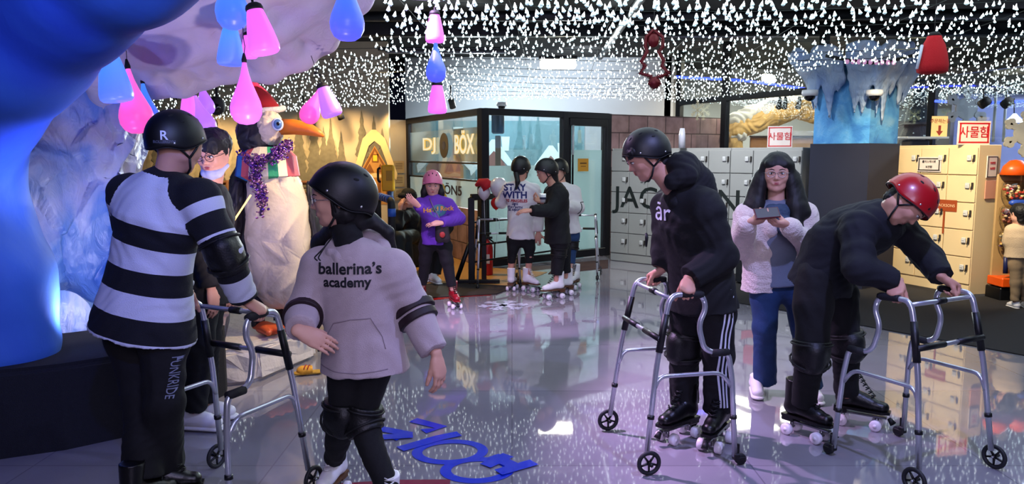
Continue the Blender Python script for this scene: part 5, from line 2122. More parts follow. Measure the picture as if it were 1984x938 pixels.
# paper notices
def sign(name, label, cat, c, xd, w, h, board, frame_, txt, tcol, size, lean=0.0, legs=False):
    t = thing(name, label, cat, c)
    y = V((0, 0, 1)) + V((xd[1], -xd[0], 0)).normalized() * (-lean)
    PM = plane_M(c, xd, y)
    MB().box((0, 0, 0), (w, h, .012), PM, .002).build('board', board, t)
    if frame_:
        f = .020 * w / .3
        mb = MB()
        for (x_, y_, sx, sy) in ((0, h / 2 - f, w - f, f * .6), (0, -h / 2 + f, w - f, f * .6), (-w / 2 + f, 0, f * .6, h - f * 2), (w / 2 - f, 0, f * .6, h - f * 2)):
            mb.box((x_, y_, .008), (sx, sy, .003), PM)
        mb.build('border', frame_, t)
    for i, (s_, yy, sz) in enumerate(txt):
        text_obj('lettering', s_, sz, PM @ Matrix.Translation((0, yy, .009)), tcol, t, extrude=.001, bold=sz * .008)
    return t, PM


SGW = mat('sign_white', '#c9bdb6', .6)
SGR = mat('sign_red', '#b01820', .6)
c_ = P(1887, 256, 8.35)
sign('locker_sign', 'white sign with red border and Korean letters on top of the cream lockers', 'sign', V((c_.x, c_.y, 1.66 + .13)), V((1, .15, 0)), .40, .26, mat('sign_lit', '#d9c4b8', .6, emis='#d8c4b4', es=.12), SGR, (('사물함', 0, .135),), SGR, .13)
c_ = P(1517, 258, 9.45)
t_, _ = sign('locker_sign', 'red bordered sign with Korean letters on top of the grey lockers', 'sign', V((c_.x, c_.y + .1, 1.64 + .135)), V((1, -.5, 0)), .30, .27, SGW, SGR, (('사물함', 0, .105),), SGR, .1)
sign('locker_notice', 'framed paper notice on the upper door of the cream lockers', 'notice', RA + Rd * .47 + Rn * .03 + V((0, 0, 1.44)), Rd, .30, .17, SGW, mat('print_dk', '#2a2622', .6), (('롤러스케이트', .03, .032), ('보관함', -.03, .032)), mat('print_dk', '#2a2622'), .03)
e0 = RB + sd_ * .10
sign('locker_notice', 'framed paper notice on the end panel of the cream lockers', 'notice', RB + sd_ * .20 + Rd * .012 + V((0, 0, 1.42)), sd_, .17, .24, SGW, mat('print_dk', '#2a2622'), (('보관함', .04, .03), ('보관함', -.02, .03)), SGR, .03)
sign('locker_notice', 'pinkish poster below the framed notice on the locker end panel', 'notice', RB + sd_ * .20 + Rd * .012 + V((0, 0, 1.17)), sd_, .17, .20, mat('poster_pink', '#c48a72', .6), None, (), SGR, .03)
c_ = P(1498, 243, 9.6)
tag(MB().tube([V((c_.x - 1.05, c_.y + .45, 1.64)), V((c_.x - 1.05, c_.y + .45, 1.80)), V((c_.x - 1.05, c_.y + .45, 1.90))], [.045, .045, .03], 14).build('plastic_bottle', mat('bottle_white', '#a9a9b4', .3)), 'tall white plastic container standing on the grey lockers', 'container')

# ------------------------------------------------------------------ pillar with icicles
pc = V((4.03, 8.5, 0))
pl, pr = V((-.6, .8, 0)) * .73, V((.8, .6, 0)) * .69
col = thing('ice_pillar', 'square pillar, dark below and painted icy blue above with plaster icicles', 'pillar', pc + (pl + pr) / 2)
q4 = [pc, pc + pr, pc + pr + pl, pc + pl]
mb = MB(); mb.prism([(p.x, p.y) for p in q4], Matrix.Identity(4), 1.68); mb.build('dark_base', mat('pillar_navy', '#12162a', .7, var=.1), col)
c5 = (q4[0] + q4[2]) / 2
mb = MB(); mb.prism([(lerp(c5, p, .94).x, lerp(c5, p, .94).y) for p in q4], Matrix.Translation((0, 0, 1.68)), 1.0)
mb.build('painted_ice', ice_mat('pillar_ice', [(.35, '#2f6fb0'), (.5, '#4d93c8'), (.7, '#86b4d0')], .3, .6, 2.6, (1, 1, 1)), col)
ICEP = ice_mat('icicle_plaster', [(.3, '#6a86b8'), (.5, '#8fa6c4'), (.75, '#aab4c0')], .8, .5, 4, (1, 1, .4))
ic = []
rt = random.Random(8)
for i in range(4):
    a, b = q4[i], q4[(i + 1) % 4]
    e_ = (b - a).normalized()
    nn_ = V((e_.y, -e_.x, 0))
    for j in range(5):
        t_ = (j + .5) / 5 + rt.uniform(-.05, .05)
        p_ = lerp(a, b, t_)
        l_ = rt.uniform(.25, .62) * (1.1 if j in (1, 3) else .8)
        lx = e_ * (t_ - .5) * .35
        ic.append(Pr(p_ + V((0, 0, 2.68)) + nn_ * .20 + lx, p_ + V((0, 0, 2.42)) + nn_ * .06 + lx * .3, .13, .10, .03, e_, .42))
        ic.append(Pr(p_ + V((0, 0, 2.42)) + nn_ * .06 + lx * .3, p_ + V((0, 0, 2.50 - l_)) + nn_ * .03, .10, .014, .03, e_, .42))
sdf('icicles', ic, .012, ICEP, col, noise=.012, nscale=6)
for px_, lb in ((1569, 'left corner'), (1694, 'right face')):
    c_ = P(px_, 186, 8.62 if px_ < 1600 else 8.38)
    t = thing('security_camera', 'white dome security camera on the %s of the ice pillar' % lb, 'camera', c_)
    MB().lathe([(.02, .07), (.085, .065), (.09, .03), (.08, .0)], 20, M=Matrix.Translation(c_)).build('housing', mat('cam_white', '#c9ccd0'), t)
    MB().ell(c_ + V((0, 0, -.005)), (.062, .062, .055), 16, 8).build('dome', mat('cam_dome', '#0a0a10'), t)

# ------------------------------------------------------------------ shop front behind the lockers
shop = thing('glass_partition', 'dark framed glass partition of the shop behind the lockers', 'glass partition', (3.4, 11.7, 0))
S0, S1, S2 = V((2.86, 12.95, 0)), V((3.36, 11.95, 0)), V((4.22, 10.35, 0))
S3, S4, S5 = V((5.55, 12.3, 0)), V((6.04, 10.9, 0)), V((7.3, 6.2, 0))
for p_ in (S0, S1, S2, S3, S4, S5): member(zz(p_, 0), zz(p_, 3.3), .10, 'mullion', shop)
for a, b in ((S0, S1), (S1, S2)):
    member(zz(a, 2.43), zz(b, 2.43), .09, 'transom', shop)
    pane(a, b, 1.5, 3.3, GLS, 'glass_pane', .008, .05, 0, shop)
member(zz(S2, 2.43), zz(S3, 2.6), .09, 'transom', shop)
for a, b in ((S3, S4), (S4, S5)):
    member(zz(a, 2.70), zz(b, 2.70), .10, 'transom', shop)
    pane(a, b, 1.0, 3.3, GLS, 'glass_pane', .008, .05, 0, shop)
sw_ = (S1 - S0).normalized()
sn_ = V((sw_.y, -sw_.x, 0))
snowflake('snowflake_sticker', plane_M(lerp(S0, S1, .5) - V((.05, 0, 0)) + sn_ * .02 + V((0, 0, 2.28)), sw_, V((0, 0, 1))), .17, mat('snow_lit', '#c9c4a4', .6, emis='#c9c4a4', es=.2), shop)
# log arch with snow inside the shop
LOGM = mat('log_wood', '#c9a468', .6, var=.3, vs=4, bump=.6, bs=14, stretch=(1, 1, 3))
lg = [P(1418, 252, 12.9), P(1450, 240, 12.9), P(1500, 222, 12.9), P(1540, 208, 12.9), P(1580, 215, 12.9), P(1640, 245, 12.9)]
t = thing('log_arch', 'tan log arch covered in snow behind the shop glass', 'arch', (4.2, 12.9, 0))
sdf('log', [Pr(a, b, .19, .18, .05) for a, b in zip(lg[:-1], lg[1:])] + [Pr(P(1420, 275, 12.9), P(1422, 400, 12.9), .15, .16, .05)], .016, LOGM, t, noise=.025, nscale=9)
sdf('snow', [Pr(a + V((0, -.03, .15)), b + V((0, -.03, .15)), .14, .13, .05) for a, b in zip(lg[:-1], lg[1:])] + [Pr(P(1405, 262, 12.8), P(1440, 262, 12.8), .07, .08, .04)], .016, mat('fake_snow', '#c9c8c4', .8, var=.1, bump=.3), t, noise=.03, nscale=8)
t = thing('shop_board', 'brown board on the shop wall under the log arch', 'board', (4.9, 13.6, 1.6))
MB().box((5.3, 13.8, 1.62), (1.9, .04, .5), None, .01).build('panel', mat('board_brown', '#6a4a2e', .6), t)
MB().box((5.3, 13.77, 1.88), (1.94, .03, .03)).build('trim', FR, t)
for x_ in (4.5, 6.1): MB().box((x_, 13.83, .7), (.06, .03, 1.4)).build('post', FR, t)
t = thing('track_light', 'track of three small spotlights behind the shop glass', 'spotlights', P(1530, 186, 11.6))
MB().tube([P(1500, 186, 11.6), P(1562, 182, 11.6)], .012, 6).build('rail', CORD, t)
for x_ in (1511, 1522, 1549):
    MB().tube([P(x_, 187, 11.6), P(x_, 198, 11.6), P(x_ - 3, 209, 11.55)], [.02, .03, .045], 10).build('spot_head', CORD, t)
o = MB().tube([P(1310, 149, 12.2), P(1440, 156, 12.2), P(1560, 172, 12.2)], .02, 6).build('led_strip', emit('led_blue', '#2a3cff', 7))
tag(o, 'blue led strip running behind the shop glass left of the pillar', 'led strip')
o = MB().tube([P(1812, 196, 10.8), P(1900, 200, 10.8), P(1990, 196, 10.2)], .02, 6).build('led_strip', emit('led_blue', '#2a3cff'))
tag(o, 'blue led strip behind the shop glass above the cream lockers', 'led strip')
MB_ = mat('shop_blue', '#7d88ba', .7)
t = thing('shop_partition', 'deep blue partition inside the shop right of the cream lockers', 'partition', (8.0, 11, 0))
MB().box((8.2, 11.6, 1.25), (2.9, .1, 2.5)).build('panel', MB_, t)
MB().box((8.2, 11.5, 2.5), (3.0, .16, .06)).build('cornice', FR, t)
t, PM = sign('order_sign', 'glowing yellow order here sign with red arrow hanging inside the shop', 'sign', P(1820, 246, 10.3), V((1, .1, 0)), .23, .29, mat('sign_yellow', '#e0b860', .6, emis='#ffd488', es=.75), None, (('주문하는곳', .075, .062),), mat('print_orange', '#c04a18'), .05)
MB().prism([(-.018, .02), (.018, .02), (.018, -.055), (.05, -.055), (0, -.12), (-.05, -.055), (-.018, -.055)], PM @ Matrix.Translation((0, 0, .007)), .003).build('arrow', mat('arrow_red', '#d04a2a', .6), t)


def chunky_flake(px, py, d, R, m, th):
    M = plane_M(P(px, py, d), V((1, 0, 0)), V((0, 0, 1)))
    def disc(x, y, r, z):
        return [(x + r * math.cos(a), y + r * math.sin(a)) for a in [2 * PI * i / 22 for i in range(22)]], M @ Matrix.Translation((0, 0, z)), th
    mb = MB()
    pg, MM, t_ = disc(0, 0, R * .52, 0); mb.prism(pg, MM, t_)
    for i in range(6):
        a = PI / 3 * i + PI / 6
        for (rr_, off, sp) in ((.16, .62, 0), (.155, .84, .13), (.155, .84, -.13), (.12, .98, 0)):
            pg, MM, t_ = disc(R * off * math.cos(a + sp), R * off * math.sin(a + sp), R * rr_, .001 * (i + 1) + off * .004)
            mb.prism(pg, MM, t_)
    return mb.build('snowflake_cutout', m)


o = chunky_flake(1871, 210, 10.5, .29, mat('grey_foam', '#8d949a', .8), .03)
tag(o, 'large grey foam snowflake hanging behind the glass above the locker sign', 'snowflake')
o = chunky_flake(1985, 258, 9.3, .27, mat('cream_foam', '#c9c4b0', .8), .03)
tag(o, 'pale snowflake cut-out at the right edge above the candy stand', 'snowflake')
for x_, lb in ((1930, 'left'), (1950, 'right')):
    tag(MB().tube([P(x_, 178, 10.0), P(x_ - 6, 275, 10.0)], .018, 8).build('white_pole', mat('pole_white', '#c2c8d2', .4)), 'thin white pole behind the glass, the %s one of a pair' % lb, 'pole')
t = thing('pendant_lamp', 'glowing white pendant lamp inside the shop at the right edge', 'lamp', P(1965, 236, 12.5))
MB().lathe([(.02, .12), (.05, .08), (.13, 0), (.12, -.01)], 18, M=Matrix.Translation(P(1965, 236, 11.2))).build('lamp_shade', emit('pendant_white', '#f0f4ff', 4), t)
MB().tube([P(1965, 228, 11.2), P(1965, 190, 11.2)], .008, 6).build('cord', CORD, t)
for i, x_ in enumerate((1906, 1950)):
    t = thing('track_spotlight', 'black spotlight tilted under the net, %s of two above the blue partition' % ('left' if i == 0 else 'right'), 'spotlight', P(x_, 200, 9.9), 0, 'small black track spotlights')
    MB().tube([P(x_ - 6, 204, 9.9), P(x_ + 9, 194, 9.9)], .06, 12).build('housing', CORD, t)
    MB().tube([P(x_, 198, 9.9), P(x_, 172, 9.9)], .010, 6).build('bracket', CORD, t)
# glittering dark christmas tree behind the glass
t = thing('christmas_tree', 'dark christmas tree with white lights behind the shop glass', 'christmas tree', D(1760, 11.9, 0))
g0 = D(1760, 11.9, 0)
MB().tube([g0, g0 + V((0, 0, 1.0))], .06, 8).build('trunk', mat('trunk_brown', '#2c1c12'), t)
mb = MB()
for k_ in range(6):
    z_ = .7 + k_ * .33
    mb.lathe([(.62 - k_ * .095, z_), (.56 - k_ * .095, z_ + .03), (.10, z_ + .50)], 14, M=Matrix.Translation(g0), smooth=False)
mb.build('foliage', mat('tree_dark', '#0c2030', .8, var=.5, vs=20, bump=1, bs=60), t)
mb = MB()
for k_ in range(180):
    z_ = rt.uniform(.8, 2.6)
    a_ = rt.uniform(0, 6.28)
    r_ = .64 - (z_ - .7) * .28
    mb.ell(g0 + V((r_ * math.cos(a_), r_ * math.sin(a_), z_)), (.012, .012, .012), 5, 3)
o = mb.build('tree_lights', BULB, t)
o['kind'] = 'stuff'

t = thing('display_counter', 'white shop counter with dark machines behind the glass right of the pillar', 'counter', D(1768, 10.4, 0))
g0 = D(1768, 10.4, 0)
MB().box(g0 + V((0, 0, .72)), (.55, .45, 1.44), None, .02).build('counter_body', mat('counter_white', '#b4b8c0', .5), t)
MB().box(g0 + V((-.08, -.02, 1.60)), (.26, .26, .30), None, .02).build('machine', mat('machine_dark', '#1a2030', .4), t)
MB().box(g0 + V((.17, -.02, 1.55)), (.14, .22, .20), None, .02).build('machine', MATS['machine_dark'], t)
MB().box(g0 + V((0, 0, 1.78)), (.56, .4, .03), None, .005).build('shelf', mat('shelf_lit', '#c9d4dc', .4), t)


# ------------------------------------------------------------------ hanging red ornaments
def fuzzy(path, r, n, m, name, parent, closed=False, ln=.03):
    mb = MB(); mb.tube(path, r * .6, 6, closed=closed)
    for i in range(n):
        s_ = rt.random() * (len(path) - (0 if closed else 1))
        i0 = int(s_) % len(path)
        p_ = lerp(path[i0], path[(i0 + 1) % len(path)], s_ - int(s_))
        d_ = V((rt.gauss(0, 1), rt.gauss(0, 1), rt.gauss(0, 1))).normalized()
        e_ = p_ + d_ * r * rt.uniform(.8, 1.5)
        s2 = d_.cross(V((.3, .5, .8))).normalized() * .004
        b = len(mb.v)
        mb.v += [p_ + s2, p_ - s2, e_]; mb.f.append([b, b + 1, b + 2]); mb.sm.append(False)
    return mb.build(name, m, parent)


TINR = mat('tinsel_red', '#5c0a12', .35, metal=.4, var=.3)
dr_ = 6.3
t = thing('tinsel_ornament', 'dark red tinsel christmas tree outline hanging upside down', 'ornament', P(1265, 60, dr_))
zz_ = [(1266, 58), (1284, 72), (1284, 92), (1276, 100), (1286, 118), (1282, 128), (1296, 142), (1280, 148), (1272, 150), (1278, 162), (1268, 170), (1258, 162), (1262, 148), (1240, 142), (1250, 128), (1242, 120), (1254, 100), (1250, 90), (1252, 72)]
fuzzy([P(x_, y_, dr_) for x_, y_ in zz_], .028, 1400, TINR, 'outline', t, True)
MB().ell(P(1268, 160, dr_), (.05, .03, .05), 12, 8).build('pot', TINR, t)
MB().ell(P(1266, 78, dr_), (.05, .03, .06), 12, 8).build('star', TINR, t)
MB().tube([P(1267, 58, dr_), P(1268, 20, dr_)], .003, 5).build('string', CORD, t)
t = thing('felt_sack', 'red felt santa sack hanging from the net in front of the shop glass', 'ornament', P(1810, 80, 5.9))
q0 = P(1810, 75, 5.9)
MB().lathe([(.002, -.265), (.085, -.262), (.108, -.25), (.112, -.20), (.098, -.12), (.08, -.05), (.055, .0), (.05, .02)], 24, M=Matrix.Translation(q0)).build('sack', mat('felt_bright_red', '#b0121c', .9, bump=.4, bs=150), t)
MB().tube([q0 + V((0, 0, .02)), q0 + V((0, 0, .05))], [.052, .03], 12).build('sack_neck', CORD, t)
MB().tube([q0 + V((-.10, -.02, -.05)), q0 + V((-.115, -.02, -.15)), q0 + V((-.13, -.02, -.23))], .012, 6).build('white_trim', SFW, t)
MB().tube([q0 + V((0, 0, .04)), q0 + V((.0, 0, .35))], .003, 5).build('string', CORD, t)
t = thing('light_garland', 'dark garland with small pink bulbs draped over the top of the pillar', 'garland', P(1690, 116, 8.0))
gp = [P(x_, y_, 8.15) for x_, y_ in ((1600, 108), (1640, 116), (1690, 122), (1730, 118), (1780, 104), (1810, 98))]
MB().tube(gp, .018, 6).build('wire', CORD, t)
for i in range(9):
    p_ = lerp(gp[1], gp[3], i / 8) + V((0, -.02, -.02))
    MB().ell(p_, (.022, .022, .028), 10, 7).build('bulb', mat('bulb_pink', '#b08aa0', .3, emis='#d08ac0', es=.5), t)

# ------------------------------------------------------------------ candy stand
cb = D(1948, 7.95, 0)
t = thing('candy_stand', 'tall orange topped candy stand with clear bins of sweets beside the lockers', 'candy stand', cb)
CLR = clear_glass('clear_plastic', (.95, .93, .85), .05, .10)
ORP = mat('orange_plastic', '#d8500e', .35)
cw = .27
for s_ in range(3):
    cx = cb + V((s_ * (cw + .02), .06 * s_, 0))
    MB().lathe([(.002, .16), (.06, .15), (.12, .09), (.15, .0), (.13, -.005)], 20, M=Matrix.Translation(cx + V((0, 0, 1.34))) @ Matrix.Scale(.85, 4, (0, 1, 0))).build('orange_hood', ORP, t)
    MB().box(cx + V((0, .10, .72)), (cw - .02, .03, 1.25), None, .01).build('back_panel', mat('stand_yellow', '#a8895a', .5), t)
    MB().box(cx + V((0, .02, .07)), (cw, .26, .14), None, .01).build('black_base', BLK, t)
    MB().box(cx + V((0, .0, .20)), (cw, .26, .10), None, .01).build('orange_tray', ORP, t)
    for k_, (z_, ccs) in enumerate(((1.18, ('#8a5a3a', '#c9a070', '#a83020', '#d8c8a0')), (.92, ('#8a4a3a', '#b98070', '#c8b090', '#6a2a20')), (.66, ('#b0a890', '#a84a30', '#8a6a9a', '#d8b878')))):
        bb = MB().lathe([(.002, -.10), (.10, -.10), (.135, -.07), (.14, 0), (.13, .07), (.10, .095), (.002, .10)], 18, M=Matrix.Translation(cx + V((0, -.01, z_))) @ Matrix.Scale(.8, 4, (0, 1, 0))).build('candy_bin', CLR, t)
        mb_ = [MB() for _ in ccs]
        for i in range(70):
            a_, r_ = rt.uniform(0, 6.28), rt.uniform(.03, .115)
            q_ = rt.randrange(len(ccs))
            mb_[q_].ell(cx + V((r_ * math.cos(a_), -.01 + .8 * r_ * math.sin(a_), z_ + rt.uniform(-.085, .05))), (.020, .016, .014), 6, 4, R=Matrix.Rotation(rt.uniform(0, 3), 3, 'Z'))
        for q_, m_ in enumerate(mb_):
            o = m_.build('sweets', mat('sweet_' + ccs[q_], ccs[q_], .4), bb)
            o['kind'] = 'stuff'
    for z_, c0 in ((1.05, '#24449c'), (.79, '#b01850')):
        MB().tube([cx + V((-.11, -.10, z_)), cx + V((-.08, -.11, z_)), cx + V((.08, -.11, z_)), cx + V((.11, -.10, z_))], [.012, .034, .034, .012], 10).build('candy_label', mat('lbl_' + c0, c0, .4), t)
    for q_ in range(4):
        MB().tube([cx + V((-.095 + q_ * .062, -.09, .50)), cx + V((-.095 + q_ * .062, -.11, .30))], [.018, .026], 8).build('toy_packet', mat(('pk_navy', 'pk_red', 'pk_blue', 'pk_yellow')[q_], ('#1c2250', '#a02818', '#24408c', '#c8a018')[q_], .4), t)


# ------------------------------------------------------------------ walking frames
ALU = mat('aluminium', '#c9ccd4', .28, metal=.75, var=.06, vs=20)
BLKP = mat('black_plastic', '#0b0b0d', .45, var=.15)
RUBB = mat('grey_rubber', '#1a1b20', .6, var=.2)
HUBW = mat('hub_grey', '#8d9099', .4, metal=.3, var=.1)
GRIPM = mat('grip_foam', '#101014', .75, var=.2, bump=.2, bs=150)


def make_walker(label, group=None, blue=False, k=1.0):
    """x across, y ahead, z up; origin on the floor in the middle"""
    t = thing('walking_frame', label, 'walking frame', group=group)
    R = .0135
    for sx in (-1, 1):
        X = lambda z: sx * (.275 - .045 * z / .86)
        fb = V((X(0), .225, .10)); fm = V((X(.5), .175, .52)); ft = V((X(.8), .125, .78))
        path = [fb, fm, ft, V((X(.86), .10, .875)), V((X(.86), -.065, .868)), V((X(.8), -.085, .80)), V((X(.75), -.045, .72)), V((X(.6), -.075, .60)), V((X(.56), -.13, .575)), V((X(.56), -.205, .575)), V((X(.4), -.225, .45)), V((X(0), -.245, .045))]
        MB().tube(round_path(path, .055, 5), R, 12).build('side_frame', ALU, t)
        MB().tube(round_path([V((X(.45), .188, .40)), V((X(.46), .16, .475)), V((X(.46), -.17, .475)), V((X(.4), -.222, .40))], .05, 4), .0105, 10).build('side_brace', ALU, t)
        MB().tube([V((X(.86), .045, .8745)), V((X(.86), .03, .875)), V((X(.86), -.055, .869)), V((X(.86), -.068, .867))], [.015, .019, .019, .016], 14).build('handgrip', GRIPM, t)
        MB().tube([V((X(.56), -.115, .5758)), V((X(.56), -.205, .5758))], .0185, 14).build('lower_handgrip', GRIPM, t)
        s = MB()
        d = (ft - fm).normalized()
        s.tube([ft - d * .0, ft - d * .19], .0175, 12)
        s.build('joint_sleeve', BLKP, t)
        for a, b, q in ((fb, fm, .42), (V((X(0), -.245, .045)), V((X(.4), -.225, .45)), .5)):
            p = lerp(a, b, q)
            dd = (b - a).normalized()
            MB().tube([p - dd * .009, p + dd * .009], .0175, 12).build('height_collar', BLKP, t)
        # big front wheel
        wc = V((sx * (.275 + .030), .225, .062))
        w = MB()
        M = Matrix.Translation(wc) @ Matrix.Rotation(PI / 2, 4, 'Y')
        w.tube([M @ V((.0525 * math.cos(a), .0525 * math.sin(a), 0)) for a in [2 * PI * i / 28 for i in range(28)]], .0095, 8, closed=True)
        o = w.build('front_wheel', RUBB, t)
        w = MB()
        for i in range(5):
            a = 2 * PI * i / 5
            w.tube([M @ V((0, 0, 0)), M @ V((.046 * math.cos(a), .046 * math.sin(a), 0))], [.007, .0045], 6)
        w.tube([M @ V((.044 * math.cos(a), .044 * math.sin(a), 0)) for a in [2 * PI * i / 28 for i in range(28)]], .004, 6, closed=True)
        w.tube([M @ V((0, 0, -.035)), M @ V((0, 0, .014))], .0085, 10)
        w.build('hub', BLKP, o)
        w = MB()
        w.tube([M @ V((0, 0, .0142)), M @ V((0, 0, .018))], .006, 10)
        w.build('axle_bolt', ALU, o)
        # small rear wheel in its fork
        wc = V((sx * .275, -.275, .030))
        M = Matrix.Translation(wc) @ Matrix.Rotation(PI / 2, 4, 'Y')
        w = MB()
        w.tube([M @ V((0, 0, -.012)), M @ V((0, 0, -.009)), M @ V((0, 0, .009)), M @ V((0, 0, .012))], [.024, .029, .029, .024], 20)
        w.tube([M @ V((0, 0, -.016)), M @ V((0, 0, .016))], .010, 10)
        o = w.build('rear_wheel', RUBB, t)
        f = MB()
        f.box((sx * .275, -.25, .045), (.040, .030, .040), None, .006)
        f.box((sx * .275 - .018, -.268, .034), (.005, .05, .022), None, .002)
        f.box((sx * .275 + .018, -.268, .034), (.005, .05, .022), None, .002)
        f.box((sx * .275, -.262, .085), (.012, .012, .05), None, .003)
        f.build('wheel_fork', BLKP, t)
        MB().tube([M @ V((0, 0, .0162)), M @ V((0, 0, .019))], .006, 10).build('axle_bolt', ALU, o)
    x = .234
    MB().tube([V((-x, .095, .852)), V((x, .095, .852))], .011, 10).build('top_crossbar', ALU, t)
    MB().tube([V((-.03, .095, .852)), V((.03, .095, .852))], .0165, 10).build('fold_clasp', BLKP, t)
    x = .246
    MB().tube([V((-x, .160, .66)), V((x, .160, .66))], .011, 10).build('lower_crossbar', ALU, t)
    for a, b in ((-x, -.05), (.05, x)):
        MB().tube([V((a, .160, .66)), V((b, .160, .66))], .0155, 10).build('bar_sleeve', BLKP, t)
    return t


def set_walker(w, pts, label=None):
    """pts: floor points of front wheels / rear wheels as list (front a, front b, rear a, rear b) -> centre and heading"""
    fa, fb, ra, rb = [V(p) for p in pts]
    c = (fa + fb + ra + rb) / 4
    y = ((fa + fb) - (ra + rb)).normalized()
    return V((c.x, c.y, 0)), math.atan2(-y.x, y.y)


# ------------------------------------------------------------------ the three near walking frames
class WF:
    def __init__(s, c, f):
        s.c = V((c[0], c[1], 0))
        s.f = V((f[0], f[1], 0)).normalized()
        s.r = V((s.f.y, -s.f.x, 0))
        s.yaw = yawof(s.f.x, s.f.y)

    def grip(s, side, back=0.0):
        return s.c + s.r * side * .232 + s.f * (.005 - back) + V((0, 0, .872))

    def hold(s, side, up=.052, a=.050, back=0.0, hs=1.0):
        """wrist point and hand settings for a hand closed on the top grip"""
        o = s.r * side
        g = s.grip(side, back)
        d = (o * .62 + s.f * .30 - V((0, 0, 1)) * .42).normalized()
        n = (V((0, 0, -1)) - o * .55)
        w = g - d * .075 * hs + V((0, 0, .030)) - V((0, 0, 1)) * .0
        return w, dict(d=d, n=n, curl=GRIP, thumb=(.35, .9, .75), hs=hs)


wf_a = WF((-1.29, 3.24), (.43, .90))
wf_d = WF((.825, 3.83), (-.98, -.20))
wf_f = WF((2.02, 3.63), (.45, -.89))
walker0 = make_walker('aluminium walking frame pushed by the person in the black and white striped shirt', 'near walking frames')
place(walker0, wf_a.c, wf_a.yaw)
place(copy_tree(walker0), wf_d.c, wf_d.yaw, None, 'aluminium walking frame held by the skater in the black hooded top')
place(copy_tree(walker0), wf_f.c, wf_f.yaw, None, 'aluminium walking frame held by the bent skater in the red helmet')

# ------------------------------------------------------------------ A: striped shirt, back to the camera
wR, hR = wf_a.hold(1)
wL, hL = wf_a.hold(-1)
A = Person('person seen from behind in a black and white striped shirt, pushing a walking frame',
           dict(head=P(343, 280, 3.17), sl=P(248, 362, 3.22), sr=P(386, 372, 3.08), el=P(262, 490, 3.30), wl=wL, er=P(434, 490, 3.06), wr=wR,
                hl=P(240, 592, 3.20), hr=P(318, 597, 3.12), kl=D(276, 3.16, .50), kr=D(318, 3.09, .50), al=D(278, 3.06, .18), ar=D(318, 3.20, .18)),
           f=(.50, .84, -.22), S=.96, g=1.12, h=.0055, hands={'l': hL, 'r': hR})
STR = mat('striped_knit', '#c9ccd6', .85, var=.05, vs=30, bump=.35, bs=260)


def stripes_mat():
    m = STR
    nt = m.node_tree
    at = nm(nt, 'Attribute', attribute_name='u')
    mr = nm(nt, 'MapRange')
    mr.inputs['From Min'].default_value = -.05
    mr.inputs['From Max'].default_value = .75
    nt.links.new(at.outputs['Fac'], mr.inputs['Value'])
    W_, B_ = '#c9ccd8', '#090a12'
    st = []
    for u, c in ((-.05, W_), (.012, B_), (.107, W_), (.205, B_), (.300, W_), (.398, B_), (.485, W_), (.540, B_)):
        st.append(((u + .05) / .8, c))
    r = ramp(nt, st, 'CONSTANT')
    nt.links.new(mr.outputs['Result'], r.inputs['Fac'])
    set_base(m, r.outputs['Color'])


stripes_mat()
A.top(STR, off=.032, hem=.12, name='striped_shirt', noise=.006, flare=.055, cuffs=False)
cb = MB()
for q_, rr in ((.985, .040), (.60, .052)):
    c_ = lerp(A.J['er'], A.J['wr'], q_)
    ex = frame_from(A.J['wr'] - A.J['er'])
    cb.tube([c_ + ex @ V((rr * math.cos(t), rr * math.sin(t), 0)) for t in [2 * PI * i / 20 for i in range(20)]], .0045, 6, closed=True)
cb.build('white_cuff_line', SOLEW, A.shirt)
A.pad('elbow_pad', A.J['sr'], A.J['er'], A.J['wr'], .080)
A.trousers(BLACKC, off=.024, name='trousers', flare=.02, noise=.006)
A.skate(D(282, 3.02, 0), yawof(.5, .85), BLACKL, STRAP, BLACKL)
A.skate(D(322, 3.16, 0), yawof(.93, .25), BLACKL, STRAP, BLACKL)
hA = A.head.helmet(A.root, size=1.0, tilt=.1)
A.head.face(A.root)
pt, rim, cc = A.head.hp


def helmet_text(hd, helm, body, px, py, size, m, col_off=0):
    p = P(px, py, 3.0)
    bmt = bmesh.new(); bmt.from_mesh(helm.data)
    tree = BVHTree.FromBMesh(bmt); bmt.free()
    o = cam.location
    d = (p - o).normalized()
    h = tree.ray_cast(o, d)
    if h[0] is None: return
    n = h[1] if h[1].dot(d) < 0 else -h[1]
    x = V((0, 0, 1)).cross(n)
    M = plane_M(h[0], x, n.cross(x))
    decal('helmet_logo', text_mesh(body, size, .0008, bold=.0008), M, helm, m, helm, off=.0012, cuts=2, maxd=.08)


helmet_text(A.head, hA, 'R', 317, 263, .052, mat('decal_white', '#d5d8e2', .5, var=.03))
helmet_text(A.head, hA, 'ROLLERGYM', 318, 275, .015, mat('decal_grey', '#4a4d5a', .5, var=.03))
decal('trouser_lettering', text_mesh('FUNKRIDE', .038, .0006), plane_M(P(338, 730, 3.05), P(326, 770, 3.05) - P(334, 700, 3.05), V((1, -.1, 0))), A.legs, mat('decal_grey2', '#80869a', .5), A.root, maxd=.3)

